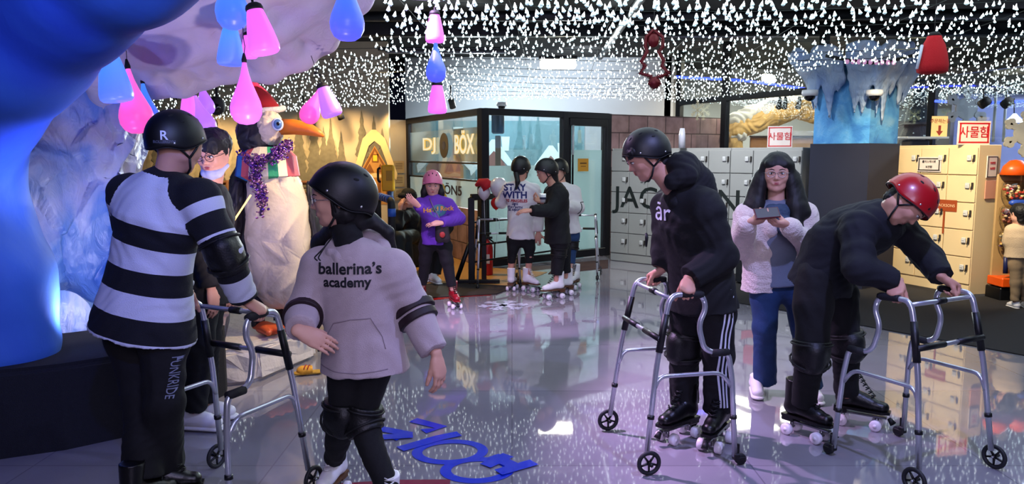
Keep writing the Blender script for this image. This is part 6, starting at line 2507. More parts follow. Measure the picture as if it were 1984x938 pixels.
# ------------------------------------------------------------------ B: masked person behind
Bp = Person('person in black with glasses, white mask and white sneakers, standing behind the striped shirt',
            dict(head=P(413, 296, 4.12), sr=P(392, 385, 3.98), sl=P(418, 378, 4.28), er=P(392, 470, 3.98), wr=P(408, 555, 3.96), el=P(425, 470, 4.30), wl=P(436, 545, 4.24),
                 hr=P(388, 550, 4.02), hl=P(404, 550, 4.2), kr=D(386, 4.05, .50), kl=D(400, 4.22, .50), ar=D(378, 4.10, .10), al=D(400, 4.26, .10)),
            f=(-.12, -.93, -.28), S=.98, g=1.0, h=.007)
Bp.top(BLACKC, off=.028, hem=.10, name='jacket', noise=.006)
Bp.trousers(BLACKC, off=.022, name='trousers', noise=.005, ankle=.02)
Bp.shoe(D(372, 4.10, 0), yawof(.97, -.15), WHITEL, k=1.12)
Bp.shoe(D(396, 4.27, 0), yawof(.97, .0), WHITEL, k=1.12)
Bp.head.face(Bp.root)
Bp.head.glasses(Bp.root)
h_ = Bp.head


def short_hair(P_, m=HAIR, k=1.0, fringe=.0, name='hair', back=0.0):
    h = P_.head
    kk = h.k * k
    p = [Pr(h.W(0, -.034, .045), h.W(0, .014, .056), .086 * kk, .083 * kk, .02, h.r, .95),
         Pr(h.W(-.045, .066, .052 - fringe), h.W(.045, .066, .052 - fringe), .026 * kk, None, .02),
         Pr(h.W(0, -.055, .0), h.W(0, -.052, -.04 - back), .066 * kk, .05 * kk, .02, h.r, .8)]
    for sx in (-1, 1):
        p.append(Pr(h.W(sx * .072, .012, .03), h.W(sx * .074, .006, -.002), .018 * kk, .012 * kk, .015))
    return sdf(name, p, P_.ch, m, P_.root, noise=.004, nscale=45)


short_hair(Bp, k=1.06, fringe=.014)
W_ = h_.W
sdf('face_mask', [Pr(W_(-.035, .055, -.098), W_(.035, .055, -.098), .026, None, .02), Pr(W_(0, .062, -.092), W_(0, .055, -.115), .027, .024, .02),
                  Pr(W_(-.072, .01, -.07), W_(-.03, .045, -.098), .013, .024, .02), Pr(W_(.072, .01, -.07), W_(.03, .045, -.098), .013, .024, .02)], .005,
    mat('mask_white', '#aeb2c6', .8, var=.04, bump=.2, bs=90), Bp.root)

# ------------------------------------------------------------------ C: grey-pink hooded top
dC = 3.02
C_ = Person("girl in pale hooded sweatshirt reading ballerina's academy, black helmet and glasses",
            dict(head=P(653, 386, dC), sr=P(622, 507, dC + .03), sl=P(762, 510, dC - .02), er=P(590, 600, dC - .02), wr=P(581, 640, dC - .19),
                 el=P(800, 600, dC + .02), wl=P(844, 684, dC - .06), hr=P(674, 655, dC), hl=P(734, 655, dC + .01),
                 kr=D(664, dC + .01, .47), kl=D(700, dC + .0, .46), ar=D(648, dC + .22, .19), al=D(752, dC - .12, .19)),
            f=(-.95, -.28, -.06), S=.86, g=.98, h=.0045, hk=.93, skin=SKIN_C, cloth_h=.0055,
            hands={'r': dict(d=(.80, .12, -.42), n=(-.1, .75, -.5), curl=(.15, .35, .3), thumb=(.35, .7, .5), hs=.98),
                   'l': dict(d=(.16, -.05, -1), n=(-.75, .5, 0), curl=(.30, .45, .3), thumb=(.3, .9, .3), hs=.98)})
HOOD = mat('pale_sweatshirt', '#b3a2a6', .9, var=.08, vs=40, bump=.35, bs=300, sheen=.2)
C_.top(HOOD, off=.036, hem=.155, name='hooded_sweatshirt', noise=.0055, flare=.030, nscale=8, short=.06)
nb = C_.M + V((0, .01, .085))
hp_ = []
ring = [nb + V((.104 * math.cos(a), .092 * math.sin(a) + .01, .040 * math.sin(a) - .012)) for a in [2 * PI * i / 12 for i in range(13)]]
for a, b in zip(ring[:-1], ring[1:]): hp_.append(Pr(a, b, .030, None, .02))
hp_ += [Pr(nb + V((-.05, .09, -.02)), nb + V((.07, .10, -.03)), .045, .05, .03), Pr(nb + V((.03, .12, -.05)), nb + V((.02, .13, -.13)), .055, .04, .03)]
sdf('hood', hp_, .0055, HOOD, C_.shirt, noise=.004, nscale=14)
sdf('neck_warmer', [Pr(C_.M + V((-.005, 0, .01)), C_.head.W(0, -.02, -.105), .066, .056, .02, cap=(0, 1))], .0055, BLACKC, C_.root, noise=.003, nscale=30)
# pocket seam, hem band and lettering on the chest
TXT = mat('print_black', '#101018', .7, var=.05)
TXTN = mat('print_navy', '#1a2260', .7, var=.05)
up_ = V((0, 0, 1))
xr = V((1, -.02, 0))
decal('lettering', text_mesh("ballerina’s", .062, .0006, bold=.0016, sx=1.06), plane_M(P(671, 525, dC - .15), V((1, 0, .035)), up_), C_.shirt, TXT, C_.shirt)
decal('lettering', text_mesh('academy', .053, .0006, bold=.0016, sx=1.06), plane_M(P(667, 551, dC - .15), V((1, 0, .035)), up_), C_.shirt, TXT, C_.shirt)
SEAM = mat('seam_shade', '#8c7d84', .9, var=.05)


def seam(P_, pts, m, parent, r=.0022, name='seam', direction=V((0, 1, 0))):
    bmt = bmesh.new(); bmt.from_mesh(parent.data)
    tree = BVHTree.FromBMesh(bmt); bmt.free()
    out = []
    pts = [V(p) for p in pts]
    for i in range(len(pts) - 1):
        for k in range(6):
            p = lerp(pts[i], pts[i + 1], k / 6)
            h = tree.ray_cast(p - direction * .5, direction, 1.0)
            if h[0] is not None: out.append(h[0] - direction * r * .3)
    if len(out) > 2: MB().tube(out, r, 6).build(name, m, parent)


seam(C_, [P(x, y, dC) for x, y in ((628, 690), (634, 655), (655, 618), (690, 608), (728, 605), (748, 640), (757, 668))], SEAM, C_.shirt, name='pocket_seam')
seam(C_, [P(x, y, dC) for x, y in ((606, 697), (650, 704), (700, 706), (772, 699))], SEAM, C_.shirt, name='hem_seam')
for z0 in (0, 1):
    q_ = lerp(C_.J['el'], C_.J['wl'], .02 + .20 * z0)
    e2 = C_.J['wl'] - C_.J['el']
    sdf('arm_band', [Pr(q_ - e2.normalized() * .016, q_ + e2.normalized() * .016, .094 - z0 * .008, None, .0, cap=(1, 1))], .004, mat('maroon_strap', '#1e0a12', .6, var=.2), C_.shirt)
q_ = lerp(C_.J['er'], C_.J['wr'], .35)
e2 = (C_.J['wr'] - C_.J['er']).normalized()
sdf('arm_band', [Pr(q_ - e2 * .016, q_ + e2 * .016, .080, None, 0, cap=(1, 1))], .004, MATS['maroon_strap'], C_.shirt)
for sx, (ax_, ay_) in ((-1, (652, 468)), (1, (655, 466))):
    MB().tube(round_path([P(645, 458, dC - .10), P(628, 480, dC - .13), P(612 + 4 * sx, 500, dC - .14), P(618 + sx * 3, 505, dC - .145)], .02, 4), .0028, 6).build('drawstring', STRAP, C_.shirt)
C_.trousers(BLACKC, off=.013, name='trousers', noise=.005)
C_.pad('knee_pad', C_.J['hr'], C_.J['kr'], C_.J['ar'], .082)
C_.pad('knee_pad', C_.J['hl'], C_.J['kl'], C_.J['al'], .082)
C_.skate(D(648, dC + .24, 0), yawof(-.2, -1), WHITEL, SOLEW, k=.92)
C_.skate(D(756, dC - .14, 0), yawof(.2, -1), WHITEL, SOLEW, k=.92)
C_.head.helmet(C_.root, size=1.18, tilt=.24, shift=(0, -.026, .016))
C_.head.face(C_.root, open_=.7)
C_.head.glasses(C_.root, mat('glasses_silver', '#b9b4bd', .2, metal=.8), rr=.024)
h_ = C_.head
W_ = h_.W
sdf('hair', [Pr(W_(0, -.03, .03), W_(0, .0, .045), .086 * .93, .080 * .93, .02),
             Pr(W_(-.05, .05, .055), W_(.05, .05, .055), .02, None, .02),
             Pr(W_(.068, .02, .03), W_(.07, .018, -.06), .018, .012, .02), Pr(W_(-.068, .02, .03), W_(-.07, .018, -.06), .018, .012, .02),
             Pr(W_(0, -.065, -.02), W_(0, -.085, -.10), .06, .045, .03),
             Pr(W_(.04, -.10, -.07), P(752, 450, dC + .05), .04, .022, .03), Pr(P(752, 450, dC + .05), P(772, 520, dC + .14), .022, .012, .02),
             Pr(W_(-.06, -.03, -.06), P(622, 470, dC + .13), .035, .036, .03), Pr(P(622, 470, dC + .13), P(606, 540, dC + .16), .036, .022, .03)], .005, HAIR, C_.root, noise=.001, nscale=20)

# ------------------------------------------------------------------ D: black hooded top, walking frame
wR, hR = wf_d.hold(1)
wL, hL = wf_d.hold(-1)
dD = 3.9
Dp = Person('person in black hooded top and tracksuit trousers with three white side stripes, holding walking frame',
            dict(head=P(1252, 303, dD), sl=P(1368, 392, dD - .15), sr=P(1296, 388, dD + .15), el=P(1398, 498, dD - .16), wl=wL, er=P(1290, 492, dD + .12), wr=wR,
                 hl=P(1384, 562, dD - .09), hr=P(1340, 560, dD + .09), kl=D(1392, 3.86, .52), kr=D(1325, 3.98, .52), al=D(1390, 3.93, .18), ar=D(1326, 4.03, .18),
                 waist=P(1352, 490, dD)),
            f=(-.86, -.16, -.42), u=(-.3, 0, 1), S=1.0, g=1.12, h=.0055, hands={'l': hL, 'r': hR})
Dp.top(BLACKC, off=.036, hem=.10, name='hooded_top', noise=.008, flare=.005)
nb = Dp.M + V((-.02, 0, .04))
hp_ = [Pr(P(1322, 325, dD - .03), P(1342, 345, dD + .02), .085, .09, .04), Pr(P(1305, 352, dD - .1), P(1330, 340, dD - .1), .045, .06, .03), Pr(P(1300, 340, dD + .08), P(1330, 330, dD + .06), .05, .06, .03), Pr(nb + V((.02, -.05, .02)), nb + V((.08, .0, .07)), .06, .075, .03), Pr(nb + V((.08, .0, .07)), nb + V((.06, .08, .03)), .075, .06, .03),
       Pr(nb + V((-.05, -.08, -.02)), nb + V((.03, -.07, .02)), .035, .05, .03), Pr(nb + V((.12, -.02, .02)), nb + V((.15, -.02, -.03)), .055, .05, .03)]
sdf('hood', hp_, .006, BLACKC, Dp.shirt, noise=.005, nscale=14)
Dp.trousers(BLACKC, off=.024, noise=.006, flare=.012)
WHT = mat('print_white', '#d9dcea', .6, var=.03)
decal('chest_logo', text_mesh('ār', .125, .0006, bold=.001), plane_M(P(1272, 415, dD - .1), V((.9, -.45, .04)), up_), Dp.shirt, WHT, Dp.shirt)
for q_ in (-1, 0, 1):
    x_ = q_ * .022
    Dp.stripe([P(1414 + q_ * 9, 560, dD - .15), P(1407 + q_ * 9, 640, dD - .15), P(1398 + q_ * 8, 720, dD - .1), P(1402 + q_ * 6.5, 790, dD - .05)], .010, WHT, Dp.legs, out=(.15, -1, 0))
Dp.pad('knee_pad', Dp.J['hr'], Dp.J['kr'], Dp.J['ar'], .098)
Dp.skate(V((.93, 3.97, 0)), yawof(-.72, -.55), BLACKL, STRAP, BLACKL, k=1.12)
Dp.skate(V((1.10, 3.87, 0)), yawof(-.5, -.75), BLACKL, STRAP, BLACKL, k=1.12)
Dp.head.helmet(Dp.root, shift=(0, -.012, .022), tilt=.1)
Dp.head.face(Dp.root)
h_ = Dp.head
W_ = h_.W
sdf('hair', [Pr(W_(-.05, .072, .055), W_(.05, .072, .055), .024, None, .02), Pr(W_(-.035, .084, .05), W_(-.035, .092, .035), .016, .008, .02), Pr(W_(.02, .086, .05), W_(.02, .094, .032), .016, .008, .02),
             Pr(W_(0, -.03, .03), W_(0, .01, .045), .086, .081, .02), Pr(W_(0, -.06, .0), W_(0, -.06, -.05), .055, .05, .02)], .005, HAIR, Dp.root, noise=.004, nscale=50)
MB().tube([P(1252, 452, dD - .2), P(1253, 460, dD - .21), P(1252, 478, dD - .2)], [.006, .009, .005], 8).build('cord_stopper', STRAP, Dp.shirt)

# ------------------------------------------------------------------ E: cream fleece jacket, phone
dE = 4.65
E_ = Person('woman with long dark hair in cream fleece jacket and jeans, phone in both hands',
            dict(head=P(1505, 336, dE - .02), sr=P(1452, 412, dE), sl=P(1556, 408, dE - .02), er=P(1437, 475, dE - .04), wr=P(1447, 434, dE - .30),
                 el=P(1574, 478, dE - .04), wl=P(1527, 438, dE - .30), hr=P(1482, 540, dE), hl=P(1540, 540, dE),
                 kr=D(1482, dE + .0, .47), kl=D(1556, dE - .05, .47), ar=D(1482, dE + .10, .10), al=D(1570, dE - .02, .10)),
            f=(-.33, -.94, -.02), S=.93, g=1.05, h=.006, hk=.98, skin=SKIN_C,
            hands={'r': dict(d=(.80, -.22, .16), n=(0, .35, 1), curl=(.45, .6, .5), thumb=(-.2, .8, .75)),
                   'l': dict(d=(-.80, -.22, .14), n=(0, .35, 1), curl=(.45, .6, .5), thumb=(-.2, .8, .75))})
FLE = mat('cream_fleece', '#dccac2', .95, var=.12, vs=30, bump=1.0, bs=120, sheen=.4)
E_.top(mat('grey_shirt', '#6d7484', .9, var=.1, bump=.2, bs=90), off=.016, hem=.03, name='grey_shirt', sleeve=(1, 1), noise=.004)
JJ = E_.J
s_, S_ = E_.side, E_.S
fr = V((-.1, -1, 0)).normalized()
hp0 = E_.H + V((0, 0, -.07))
fp = []
for sx, a in ((-1, 'l'), (1, 'r')):
    sd = s_ * sx          # s_ points to her right
    tp = lerp(E_.M, JJ['s' + a], .55)
    fp += [Pr(tp + V((0, .01, -.02)), E_.chest + sd * .10, .075, .105, .04, s_, .95),
           Pr(E_.chest + sd * .10, E_.waist + sd * .115, .105, .105, .04, s_, .95),
           Pr(E_.waist + sd * .115, hp0 + sd * .125, .105, .115, .03, s_, 1.0, cap=(0, 1)),
           Pr(JJ['s' + a], JJ['e' + a], .088, .080, .04), Pr(JJ['e' + a], lerp(JJ['e' + a], JJ['w' + a], .86), .076, .056, .03),
           Pr(lerp(JJ['e' + a], JJ['w' + a], .84), lerp(JJ['e' + a], JJ['w' + a], .96), .050, .052, .01)]
fp += [Pr(JJ['sl'] + V((0, .03, 0)), JJ['sr'] + V((0, .03, 0)), .08, None, .04), Pr(E_.chest + V((0, .06, 0)), hp0 + V((0, .06, 0)), .14, .15, .04, s_, .6, cap=(0, 1)),
       Pr(E_.M + s_ * .06 + fr * .03 + V((0, 0, .03)), E_.chest + s_ * .06 + fr * .10, .035, .04, .02), Pr(E_.M - s_ * .06 + fr * .03 + V((0, 0, .03)), E_.chest - s_ * .06 + fr * .10, .035, .04, .02)]
sdf('fleece_jacket', fp, .0065, FLE, E_.root, noise=.009, nscale=11)
nb = E_.M + V((0, 0, .03))
sdf('scarf', [Pr(nb + V((.06 * math.cos(a), .06 * math.sin(a) - .02, 0)), nb + V((.06 * math.cos(a + .6), .06 * math.sin(a + .6) - .02, 0)), .034, None, .02) for a in [i * .6 for i in range(11)]] +
    [Pr(nb + V((0, -.09, -.02)), nb + V((.015, -.13, -.10)), .04, .05, .03)], .006, mat('blue_scarf', '#34465e', .9, var=.5, vs=30, bump=.4), E_.root, noise=.005, nscale=25)
E_.trousers(JEANS, off=.020, ankle=-.02, name='jeans', noise=.004, flare=.018)
E_.shoe(V((1.60, 4.76, 0)), yawof(-.25, -1), WHITEL, k=1.0)
E_.shoe(V((1.91, 4.66, 0)), yawof(.0, -1), WHITEL, k=1.0)
E_.head.face(E_.root, open_=.55)
E_.head.glasses(E_.root, mat('glasses_silver', '#b9b4bd'))
h_ = E_.head
W_ = h_.W
hr = [Pr(W_(0, -.032, .038), W_(0, .006, .052), .094, .088, .02, h_.r, .98), Pr(W_(-.05, .070, .062), W_(.05, .070, .062), .022, None, .02),
      Pr(W_(-.045, .082, .052), W_(.045, .082, .052), .013, None, .01),
      Pr(W_(0, -.06, .0), W_(0, -.08, -.20), .085, .09, .04, h_.r, .7), Pr(W_(0, -.08, -.2), W_(0, -.09, -.34), .10, .09, .04, h_.r, .6)]
for sx in (-1, 1):
    hr += [Pr(W_(sx * .070, .02, .05), W_(sx * .088, .022, -.05), .030, .034, .03), Pr(W_(sx * .088, .022, -.05), W_(sx * .115, .045, -.20), .036, .046, .03),
           Pr(W_(sx * .115, .045, -.20), W_(sx * .13, .075, -.33), .046, .035, .03), Pr(W_(sx * .13, .075, -.33), W_(sx * .15, .085, -.42), .034, .016, .03),
           Pr(W_(sx * .10, -.01, -.02), W_(sx * .16, .03, -.24), .040, .05, .03)]
sdf('long_hair', hr, .006, HAIR, E_.root, noise=.002, nscale=14)
ph = thing('smartphone', 'smartphone in dark red case held by the woman in the fleece jacket', 'phone', P(1484, 417, dE - .44))
PM = plane_M(P(1486, 413, dE - .36), V((1, .05, .08)), V((0, .6, .75)))
MB().box((0, 0, 0), (.145, .072, .009), PM, .003).build('case', mat('phone_case', '#55161f', .4), ph)
MB().box((0, 0, .0048), (.132, .062, .001), PM, .0).build('screen', emit('phone_screen', '#5a5f78', .5), ph)

# ------------------------------------------------------------------ F: red helmet, bent over a walking frame
wR, hR = wf_f.hold(1)
wL, hL = wf_f.hold(-1)
F_ = Person('person in a red helmet and dark clothes bent forward over a walking frame',
            dict(head=P(1757, 392, 3.72), sr=P(1664, 432, 3.74), sl=P(1735, 420, 4.0), er=P(1662, 520, 3.62), wr=wR, el=P(1800, 500, 3.86), wl=wL,
                 hr=P(1578, 535, 3.93), hl=P(1618, 528, 4.12), kr=D(1572, 3.90, .50), kl=D(1640, 4.10, .50), ar=D(1556, 4.0, .19), al=D(1640, 4.17, .19),
                 waist=P(1622, 470, 3.98)),
            f=(.30, -.42, -.80), u=(.85, -.25, .40), S=.98, g=1.14, h=.0055, hands={'l': hL, 'r': hR})
F_.top(NAVYC, off=.032, hem=.07, name='sweatshirt', noise=.008)
F_.trousers(BLACKC, off=.024, noise=.006)
F_.pad('knee_pad', F_.J['hr'], F_.J['kr'], F_.J['ar'], .098)
F_.pad('knee_pad', F_.J['hl'], F_.J['kl'], F_.J['al'], .098)
F_.skate(V((1.61, 4.0, 0)), yawof(.55, -.75), BLACKL, STRAP, BLACKL, k=1.12)
F_.skate(V((1.98, 4.17, 0)), yawof(.75, -.5), BLACKL, STRAP, BLACKL, k=1.12)
F_.head.helmet(F_.root, mat('helmet_red', '#a3121a', .32, var=.1, coat=.3), size=1.02)
F_.head.face(F_.root)
short_hair(F_, k=.97)


# ------------------------------------------------------------------ distant people
def walker_hold(c, f, side, back=0.0): return WF(c, f).hold(side, back=back)


PURP = mat('purple_sweatshirt', '#5c2f9a', .85, var=.12, vs=20, bump=.3, bs=150)
OFFW = mat('white_sweatshirt', '#dcd6d4', .9, var=.06, vs=20, bump=.3, bs=200)
# girl in purple
d = 7.55
Gp = Person('girl in purple sweatshirt, pink helmet and red roller skates, one hand raised',
            dict(head=P(838, 357, d), sr=P(815, 392, d), sl=P(868, 392, d), er=P(836, 424, d - .16), wr=P(812, 400, d - .30), el=P(890, 424, d), wl=P(856, 432, d - .20),
                 hr=P(828, 462, d), hl=P(858, 462, d), kr=D(824, d + .05, .48), kl=D(866, d - .03, .48), ar=D(818, 7.70, .19), al=D(877, 7.52, .19)),
            f=(.12, -.92, -.22), S=.82, g=.92, h=.008, hk=.95, skin=SKIN_C, hands={'r': dict(d=(-.7, -.25, .65), n=(.2, .8, .3), curl=(.2, .3, .2)), 'l': dict(d=(-1, -.2, 0), n=(0, .6, -.6), curl=(.3, .4, .3))})
Gp.top(PURP, off=.026, hem=.07, name='sweatshirt', noise=.006)
Gp.trousers(BLACKC, off=.016, noise=.004, ankle=.03)
Gp.skate(V((-.95, 7.70, 0)), yawof(-.1, -1), REDL, STRAP, REDL, k=.95)
Gp.skate(V((-.59, 7.52, 0)), yawof(.35, -1), REDL, STRAP, REDL, k=.95)
Gp.head.helmet(Gp.root, mat('helmet_pink', '#d0708e', .4, var=.05), vents=True, size=1.05)
Gp.head.face(Gp.root)
W_ = Gp.head.W
sdf('hair', [Pr(W_(0, -.03, .03), W_(0, .0, .045), .086, .080, .02), Pr(W_(0, -.06, -.02), W_(0, -.05, -.16), .07, .07, .03), Pr(W_(-.05, .06, .055), W_(.05, .06, .055), .02, None, .02)] +
    [Pr(W_(sx * .075, .01, .02), W_(sx * .088, .02, -.08), .026, .034, .02) for sx in (-1, 1)] + [Pr(W_(sx * .088, .02, -.08), W_(sx * .10, .03, -.18), .034, .028, .02) for sx in (-1, 1)], .008, HAIR, Gp.root)
decal('lettering', text_mesh('Hard Rock', .062, .0006, bold=.0016), plane_M(P(851, 405, d - .12), V((1, 0, .02)), up_), Gp.shirt, mat('print_gold', '#c98a28', .6), Gp.shirt)
decal('print_disc', (lambda mb: mb.mesh())(MB().prism([(.075 * math.cos(a), .06 * math.sin(a)) for a in [2 * PI * i / 20 for i in range(20)]], Matrix.Identity(4), .0002)), plane_M(P(850, 408, d - .12), V((1, 0, 0)), up_), Gp.shirt, mat('print_teal', '#3a6a78', .6), Gp.shirt, off=.0015)
bg = thing('crossbody_bag', 'small black patterned bag slung across the purple sweatshirt', 'bag', P(856, 450, d - .17))
sdf('pouch', [Pr(P(850, 440, d - .17), P(852, 462, d - .17), .035, .045, .02, V((1, 0, 0)), .5), Pr(P(862, 440, d - .17), P(864, 462, d - .17), .035, .045, .02, V((1, 0, 0)), .5)], .006, mat('bag_dark', '#191214', .6, var=.5, vs=60), bg)
MB().ell(P(857, 455, d - .205), (.028, .008, .030), 12, 8).build('printed_motif', mat('bag_red', '#a03028', .6), bg)
MB().tube([P(858, 438, d - .17), P(850, 420, d - .165), P(838, 398, d - .13), P(832, 384, d - .07)], .006, 6).build('shoulder_strap', mat('bag_strap', '#6a5a70', .6), bg)

# seated boy behind her
d = 9.7
Sb = Person('boy in black cap and jacket sitting on the bench, hands at his chin',
            dict(head=P(792, 387, d), sr=P(783, 415, d - .15), sl=P(806, 415, d + .15), er=P(770, 436, d - .32), wr=P(775, 408, d - .28), el=P(776, 438, d + .02), wl=P(782, 408, d - .12),
                 hr=D(806, d + .02, .50), hl=D(814, d + .20, .50), kr=D(772, d - .42, .52), kl=D(786, d - .30, .52), ar=D(774, d - .48, .10), al=D(792, d - .38, .10)),
            f=(-.72, -.6, -.1), S=.9, g=1.0, h=.009)
Sb.top(BLACKC, off=.03, hem=.04, name='jacket')
Sb.trousers(mat('teal_black_cloth', '#0c1518', .8), off=.03)
Sb.shoe(D(774, d - .50, 0), yawof(-.5, -.8), WHITEL); Sb.shoe(D(792, d - .40, 0), yawof(-.5, -.8), WHITEL)
Sb.head.face(Sb.root); Sb.head.glasses(Sb.root)
short_hair(Sb)
sdf('cap', [Pr(Sb.head.W(0, -.02, .06), Sb.head.W(0, .01, .07), .088, .085, .02), Pr(Sb.head.W(-.04, .10, .065), Sb.head.W(.04, .10, .065), .03, None, .02)], .008, BLACKC, Sb.root)
# person with yellow hood behind the girl
d = 9.1
Yb = Person('person in a yellow hood and black clothes half hidden behind the girl in purple',
            dict(head=P(845, 372, d), sr=P(828, 405, d), sl=P(862, 405, d), er=P(820, 440, d), wr=P(828, 462, d - .12), el=P(868, 440, d), wl=P(858, 462, d - .12),
                 hr=P(836, 462, d), hl=P(854, 462, d), kr=D(836, d, .44), kl=D(852, d, .44), ar=D(832, d, .10), al=D(846, d - .05, .10)),
            f=(-.1, -.95, -.1), S=.85, g=1.0, h=.009)
Yb.top(BLACKC, off=.03, hem=.06, name='jacket')
Yb.trousers(BLACKC, off=.02)
Yb.shoe(D(830, d - .02, 0), yawof(-.5, -1), WHITEL); Yb.shoe(D(842, d - .12, 0), yawof(.5, -.9), WHITEL)
Yb.head.face(Yb.root)
W_ = Yb.head.W
sdf('hood', [Pr(W_(0, -.03, .03), W_(0, -.0, .045), .105, .10, .02), Pr(W_(-.07, -.02, -.06), W_(.07, -.02, -.06), .05, None, .03), Pr(W_(-.085, -.0, -.09), W_(.085, .0, -.09), .05, None, .03)], .009, mat('yellow_cloth', '#b98a20', .8), Yb.root)

# three skaters in a group
GRP = None
d = 8.5
Ja = Person('girl seen from behind in a white sweatshirt reading STAY WITH LOS ANGELES',
            dict(head=P(1010, 327, d), sl=P(986, 362, d + .02), sr=P(1034, 364, d - .02), el=P(972, 392, d + .12), wl=P(966, 388, d + .32), er=P(1044, 414, d), wr=P(1043, 448, d - .04),
                 hl=P(996, 458, d), hr=P(1022, 458, d), kl=D(994, d - .02, .50), kr=D(1026, d - .02, .50), al=D(989, 8.52, .20), ar=D(1024, 8.48, .20)),
            f=(.55, .80, -.1), S=.88, g=.95, h=.008, hk=.97)
Ja.top(OFFW, off=.032, hem=.03, name='sweatshirt', noise=.006)
Ja.trousers(BLACKC, off=.012, ankle=.12, noise=.004)
Ja.skate(V((.0, 8.50, 0)), yawof(.2, .9), WHITEL, SOLEW, k=.95); Ja.skate(V((.20, 8.46, 0)), yawof(.6, -.6), WHITEL, SOLEW, k=.95)
Ja.head.helmet(Ja.root, size=1.04)
Ja.head.face(Ja.root)
W_ = Ja.head.W
sdf('ponytail', [Pr(W_(0, -.03, .0), W_(0, -.02, .02), .084, .08, .02), Pr(W_(0, -.10, -.06), P(1003, 352, d - .13), .032, .026, .02), Pr(P(1003, 352, d - .13), P(1000, 366, d - .14), .026, .012, .02)], .008, HAIR, Ja.root)
bx = V((1, .0, .0))
for s_, yy, sz, m_ in (('STAY', 365, .105, TXTN), ('WITH', 380, .105, TXTN), ('LOS ANGELES', 391, .045, mat('print_red', '#a8202c')), ('2002', 397, .035, TXTN), ('STAY WITH', 404, .032, TXTN), ('LOS ANGELES', 409, .032, TXTN)):
    decal('lettering', text_mesh(s_, sz, .0006, bold=sz * .035), plane_M(P(999, yy, d - .25), V((1, .05, 0)), up_), Ja.shirt, m_, Ja.shirt, cuts=1)
d = 8.05
Jb = Person('skater in black with a black helmet facing left, holding a white cup',
            dict(head=P(1058, 333, d), sl=P(1086, 372, d - .10), sr=P(1070, 368, d + .14), el=P(1068, 408, d - .18), wl=P(1030, 408, d - .28), er=P(1062, 404, d + .16), wr=P(1050, 392, d - .02),
                 hl=P(1086, 458, d - .07), hr=P(1074, 458, d + .08), kl=D(1083, d - .03, .52), kr=D(1092, d + .1, .52), al=D(1078, 8.0, .20), ar=D(1096, 8.2, .20)),
            f=(-.9, -.30, -.12), S=.92, g=1.02, h=.008, hk=.97, hands={'l': dict(d=(-1, -.1, -.05), n=(0, .4, -.8)), 'r': dict(d=(-.8, -.2, .3), n=(.3, -.4, .7), curl=(.8, .7, .4))})
Jb.top(BLACKC, off=.034, hem=.08, name='hooded_top', noise=.006)
Jb.trousers(BLACKC, off=.026, noise=.005, ankle=.06)
Jb.pad('knee_pad', Jb.J['hl'], Jb.J['kl'], Jb.J['al'], .09)
Jb.skate(V((.47, 8.0, 0)), yawof(-.9, -.45), WHITEL, STRAP, k=1.05); Jb.skate(V((.58, 8.2, 0)), yawof(-.9, -.45), WHITEL, STRAP, k=1.05)
Jb.head.helmet(Jb.root, size=1.06)
Jb.head.face(Jb.root)
W_ = Jb.head.W
sdf('hair', [Pr(W_(0, -.03, .03), W_(0, .0, .045), .086, .080, .02), Pr(W_(0, -.07, -.02), W_(.02, -.08, -.16), .06, .06, .03), Pr(W_(-.04, .07, .055), W_(.04, .07, .055), .022, None, .02)], .008, HAIR, Jb.root)
t = thing('paper_cup', 'small white paper cup held by the skater in black', 'cup', P(1052, 383, d - .14))
MB().lathe([(.002, -.045), (.026, -.045), (.034, .045), (.030, .045)], 16, M=Matrix.Translation(P(1052, 384, d - .14))).build('cup_wall', SOLEW, t)
MB().lathe([(.0345, -.012), (.035, .012), (.0355, .012), (.035, -.012)], 16, M=Matrix.Translation(P(1052, 384, d - .14))).build('printed_band', mat('cup_print', '#303048', .6), t)
d = 8.75
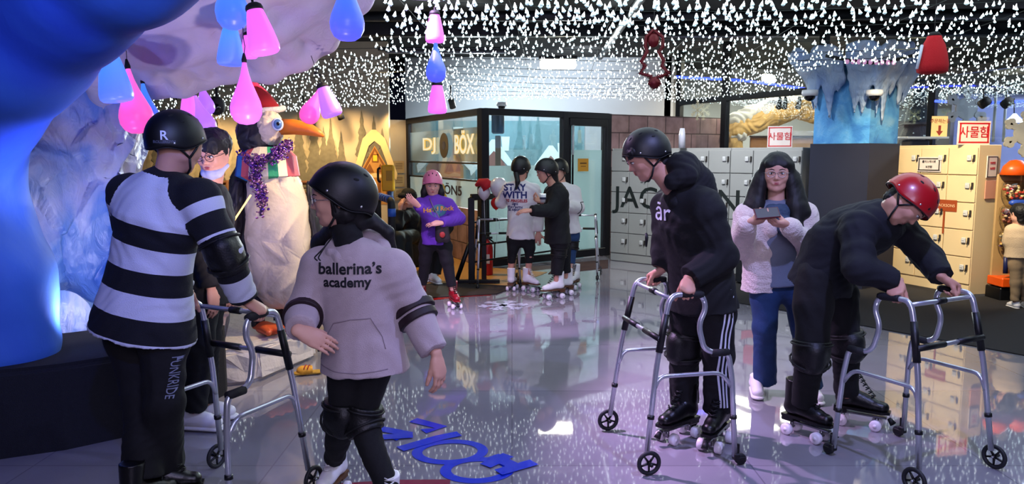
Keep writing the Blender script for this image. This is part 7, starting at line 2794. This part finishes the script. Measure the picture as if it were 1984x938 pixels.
Jc = Person('skater in a white sweatshirt and blue jeans standing behind the skater in black',
            dict(head=P(1083, 331, d), sr=P(1070, 366, d), sl=P(1112, 368, d), er=P(1068, 402, d - .05), wr=P(1078, 392, d - .25), el=P(1120, 402, d - .03), wl=P(1096, 400, d - .27),
                 hr=P(1088, 452, d), hl=P(1110, 452, d), kr=D(1090, d, .50), kl=D(1108, d, .50), ar=D(1090, 8.8, .20), al=D(1106, 8.66, .20)),
            f=(-.55, -.8, -.15), S=.88, g=.95, h=.008, hk=.97, skin=SKIN_C)
Jc.top(OFFW, off=.034, hem=.0, name='sweatshirt', noise=.006)
Jc.trousers(JEANS, off=.014, ankle=.08)
Jc.pad('elbow_pad', Jc.J['sl'], Jc.J['el'], Jc.J['wl'], .072)
Jc.pad('knee_pad', Jc.J['hl'], Jc.J['kl'], Jc.J['al'], .082)
Jc.skate(V((.64, 8.80, 0)), yawof(-.5, -.8), WHITEL, STRAP, k=1.0); Jc.skate(V((.73, 8.62, 0)), yawof(-.4, -.9), WHITEL, STRAP, k=1.0)
Jc.head.helmet(Jc.root, size=1.05)
Jc.head.face(Jc.root)
short_hair(Jc, k=.97)
# their walking frames
for (px, dd_, yy), lb in (((962, 8.85, .15), 'distant walking frame left of the STAY WITH girl, by the railing'), ((1040, 9.15, .1), 'distant walking frame between the STAY WITH girl and skater in black'), ((1120, 9.45, -.15), 'distant walking frame behind the skater in jeans')):
    place(copy_tree(walker0), D(px, dd_, 0), yy, .92, lb, 'distant walking frames')

# child at the candy stand
d = 7.45
K_ = Person('small child in a cream jacket and khaki trousers standing before the candy stand',
            dict(head=P(1976, 416, d), sl=P(1962, 446, d + .03), sr=P(1992, 446, d - .03), el=P(1956, 468, d + .05), wl=P(1962, 488, d + .12), er=P(1998, 468, d), wr=P(1996, 488, d + .1),
                 hl=P(1968, 496, d), hr=P(1984, 496, d), kl=D(1968, d, .27), kr=D(1986, d, .27), al=D(1966, d, .08), ar=D(1988, d + .02, .08)),
            f=(.1, .95, -.1), S=.60, g=1.1, h=.008, hk=.86, skin=SKIN_C)
K_.top(mat('cream_cloth', '#b9a385', .9, bump=.4, bs=120), off=.03, hem=.02, name='jacket')
K_.trousers(mat('khaki_cloth', '#8a7458', .9), off=.014, ankle=.0)
K_.shoe(D(1966, d + .02, 0), yawof(.0, 1), WHITEL, k=.66); K_.shoe(D(1988, d + .02, 0), yawof(.3, 1), WHITEL, k=.66)
K_.head.face(K_.root)
short_hair(K_, k=1.05, back=.02)
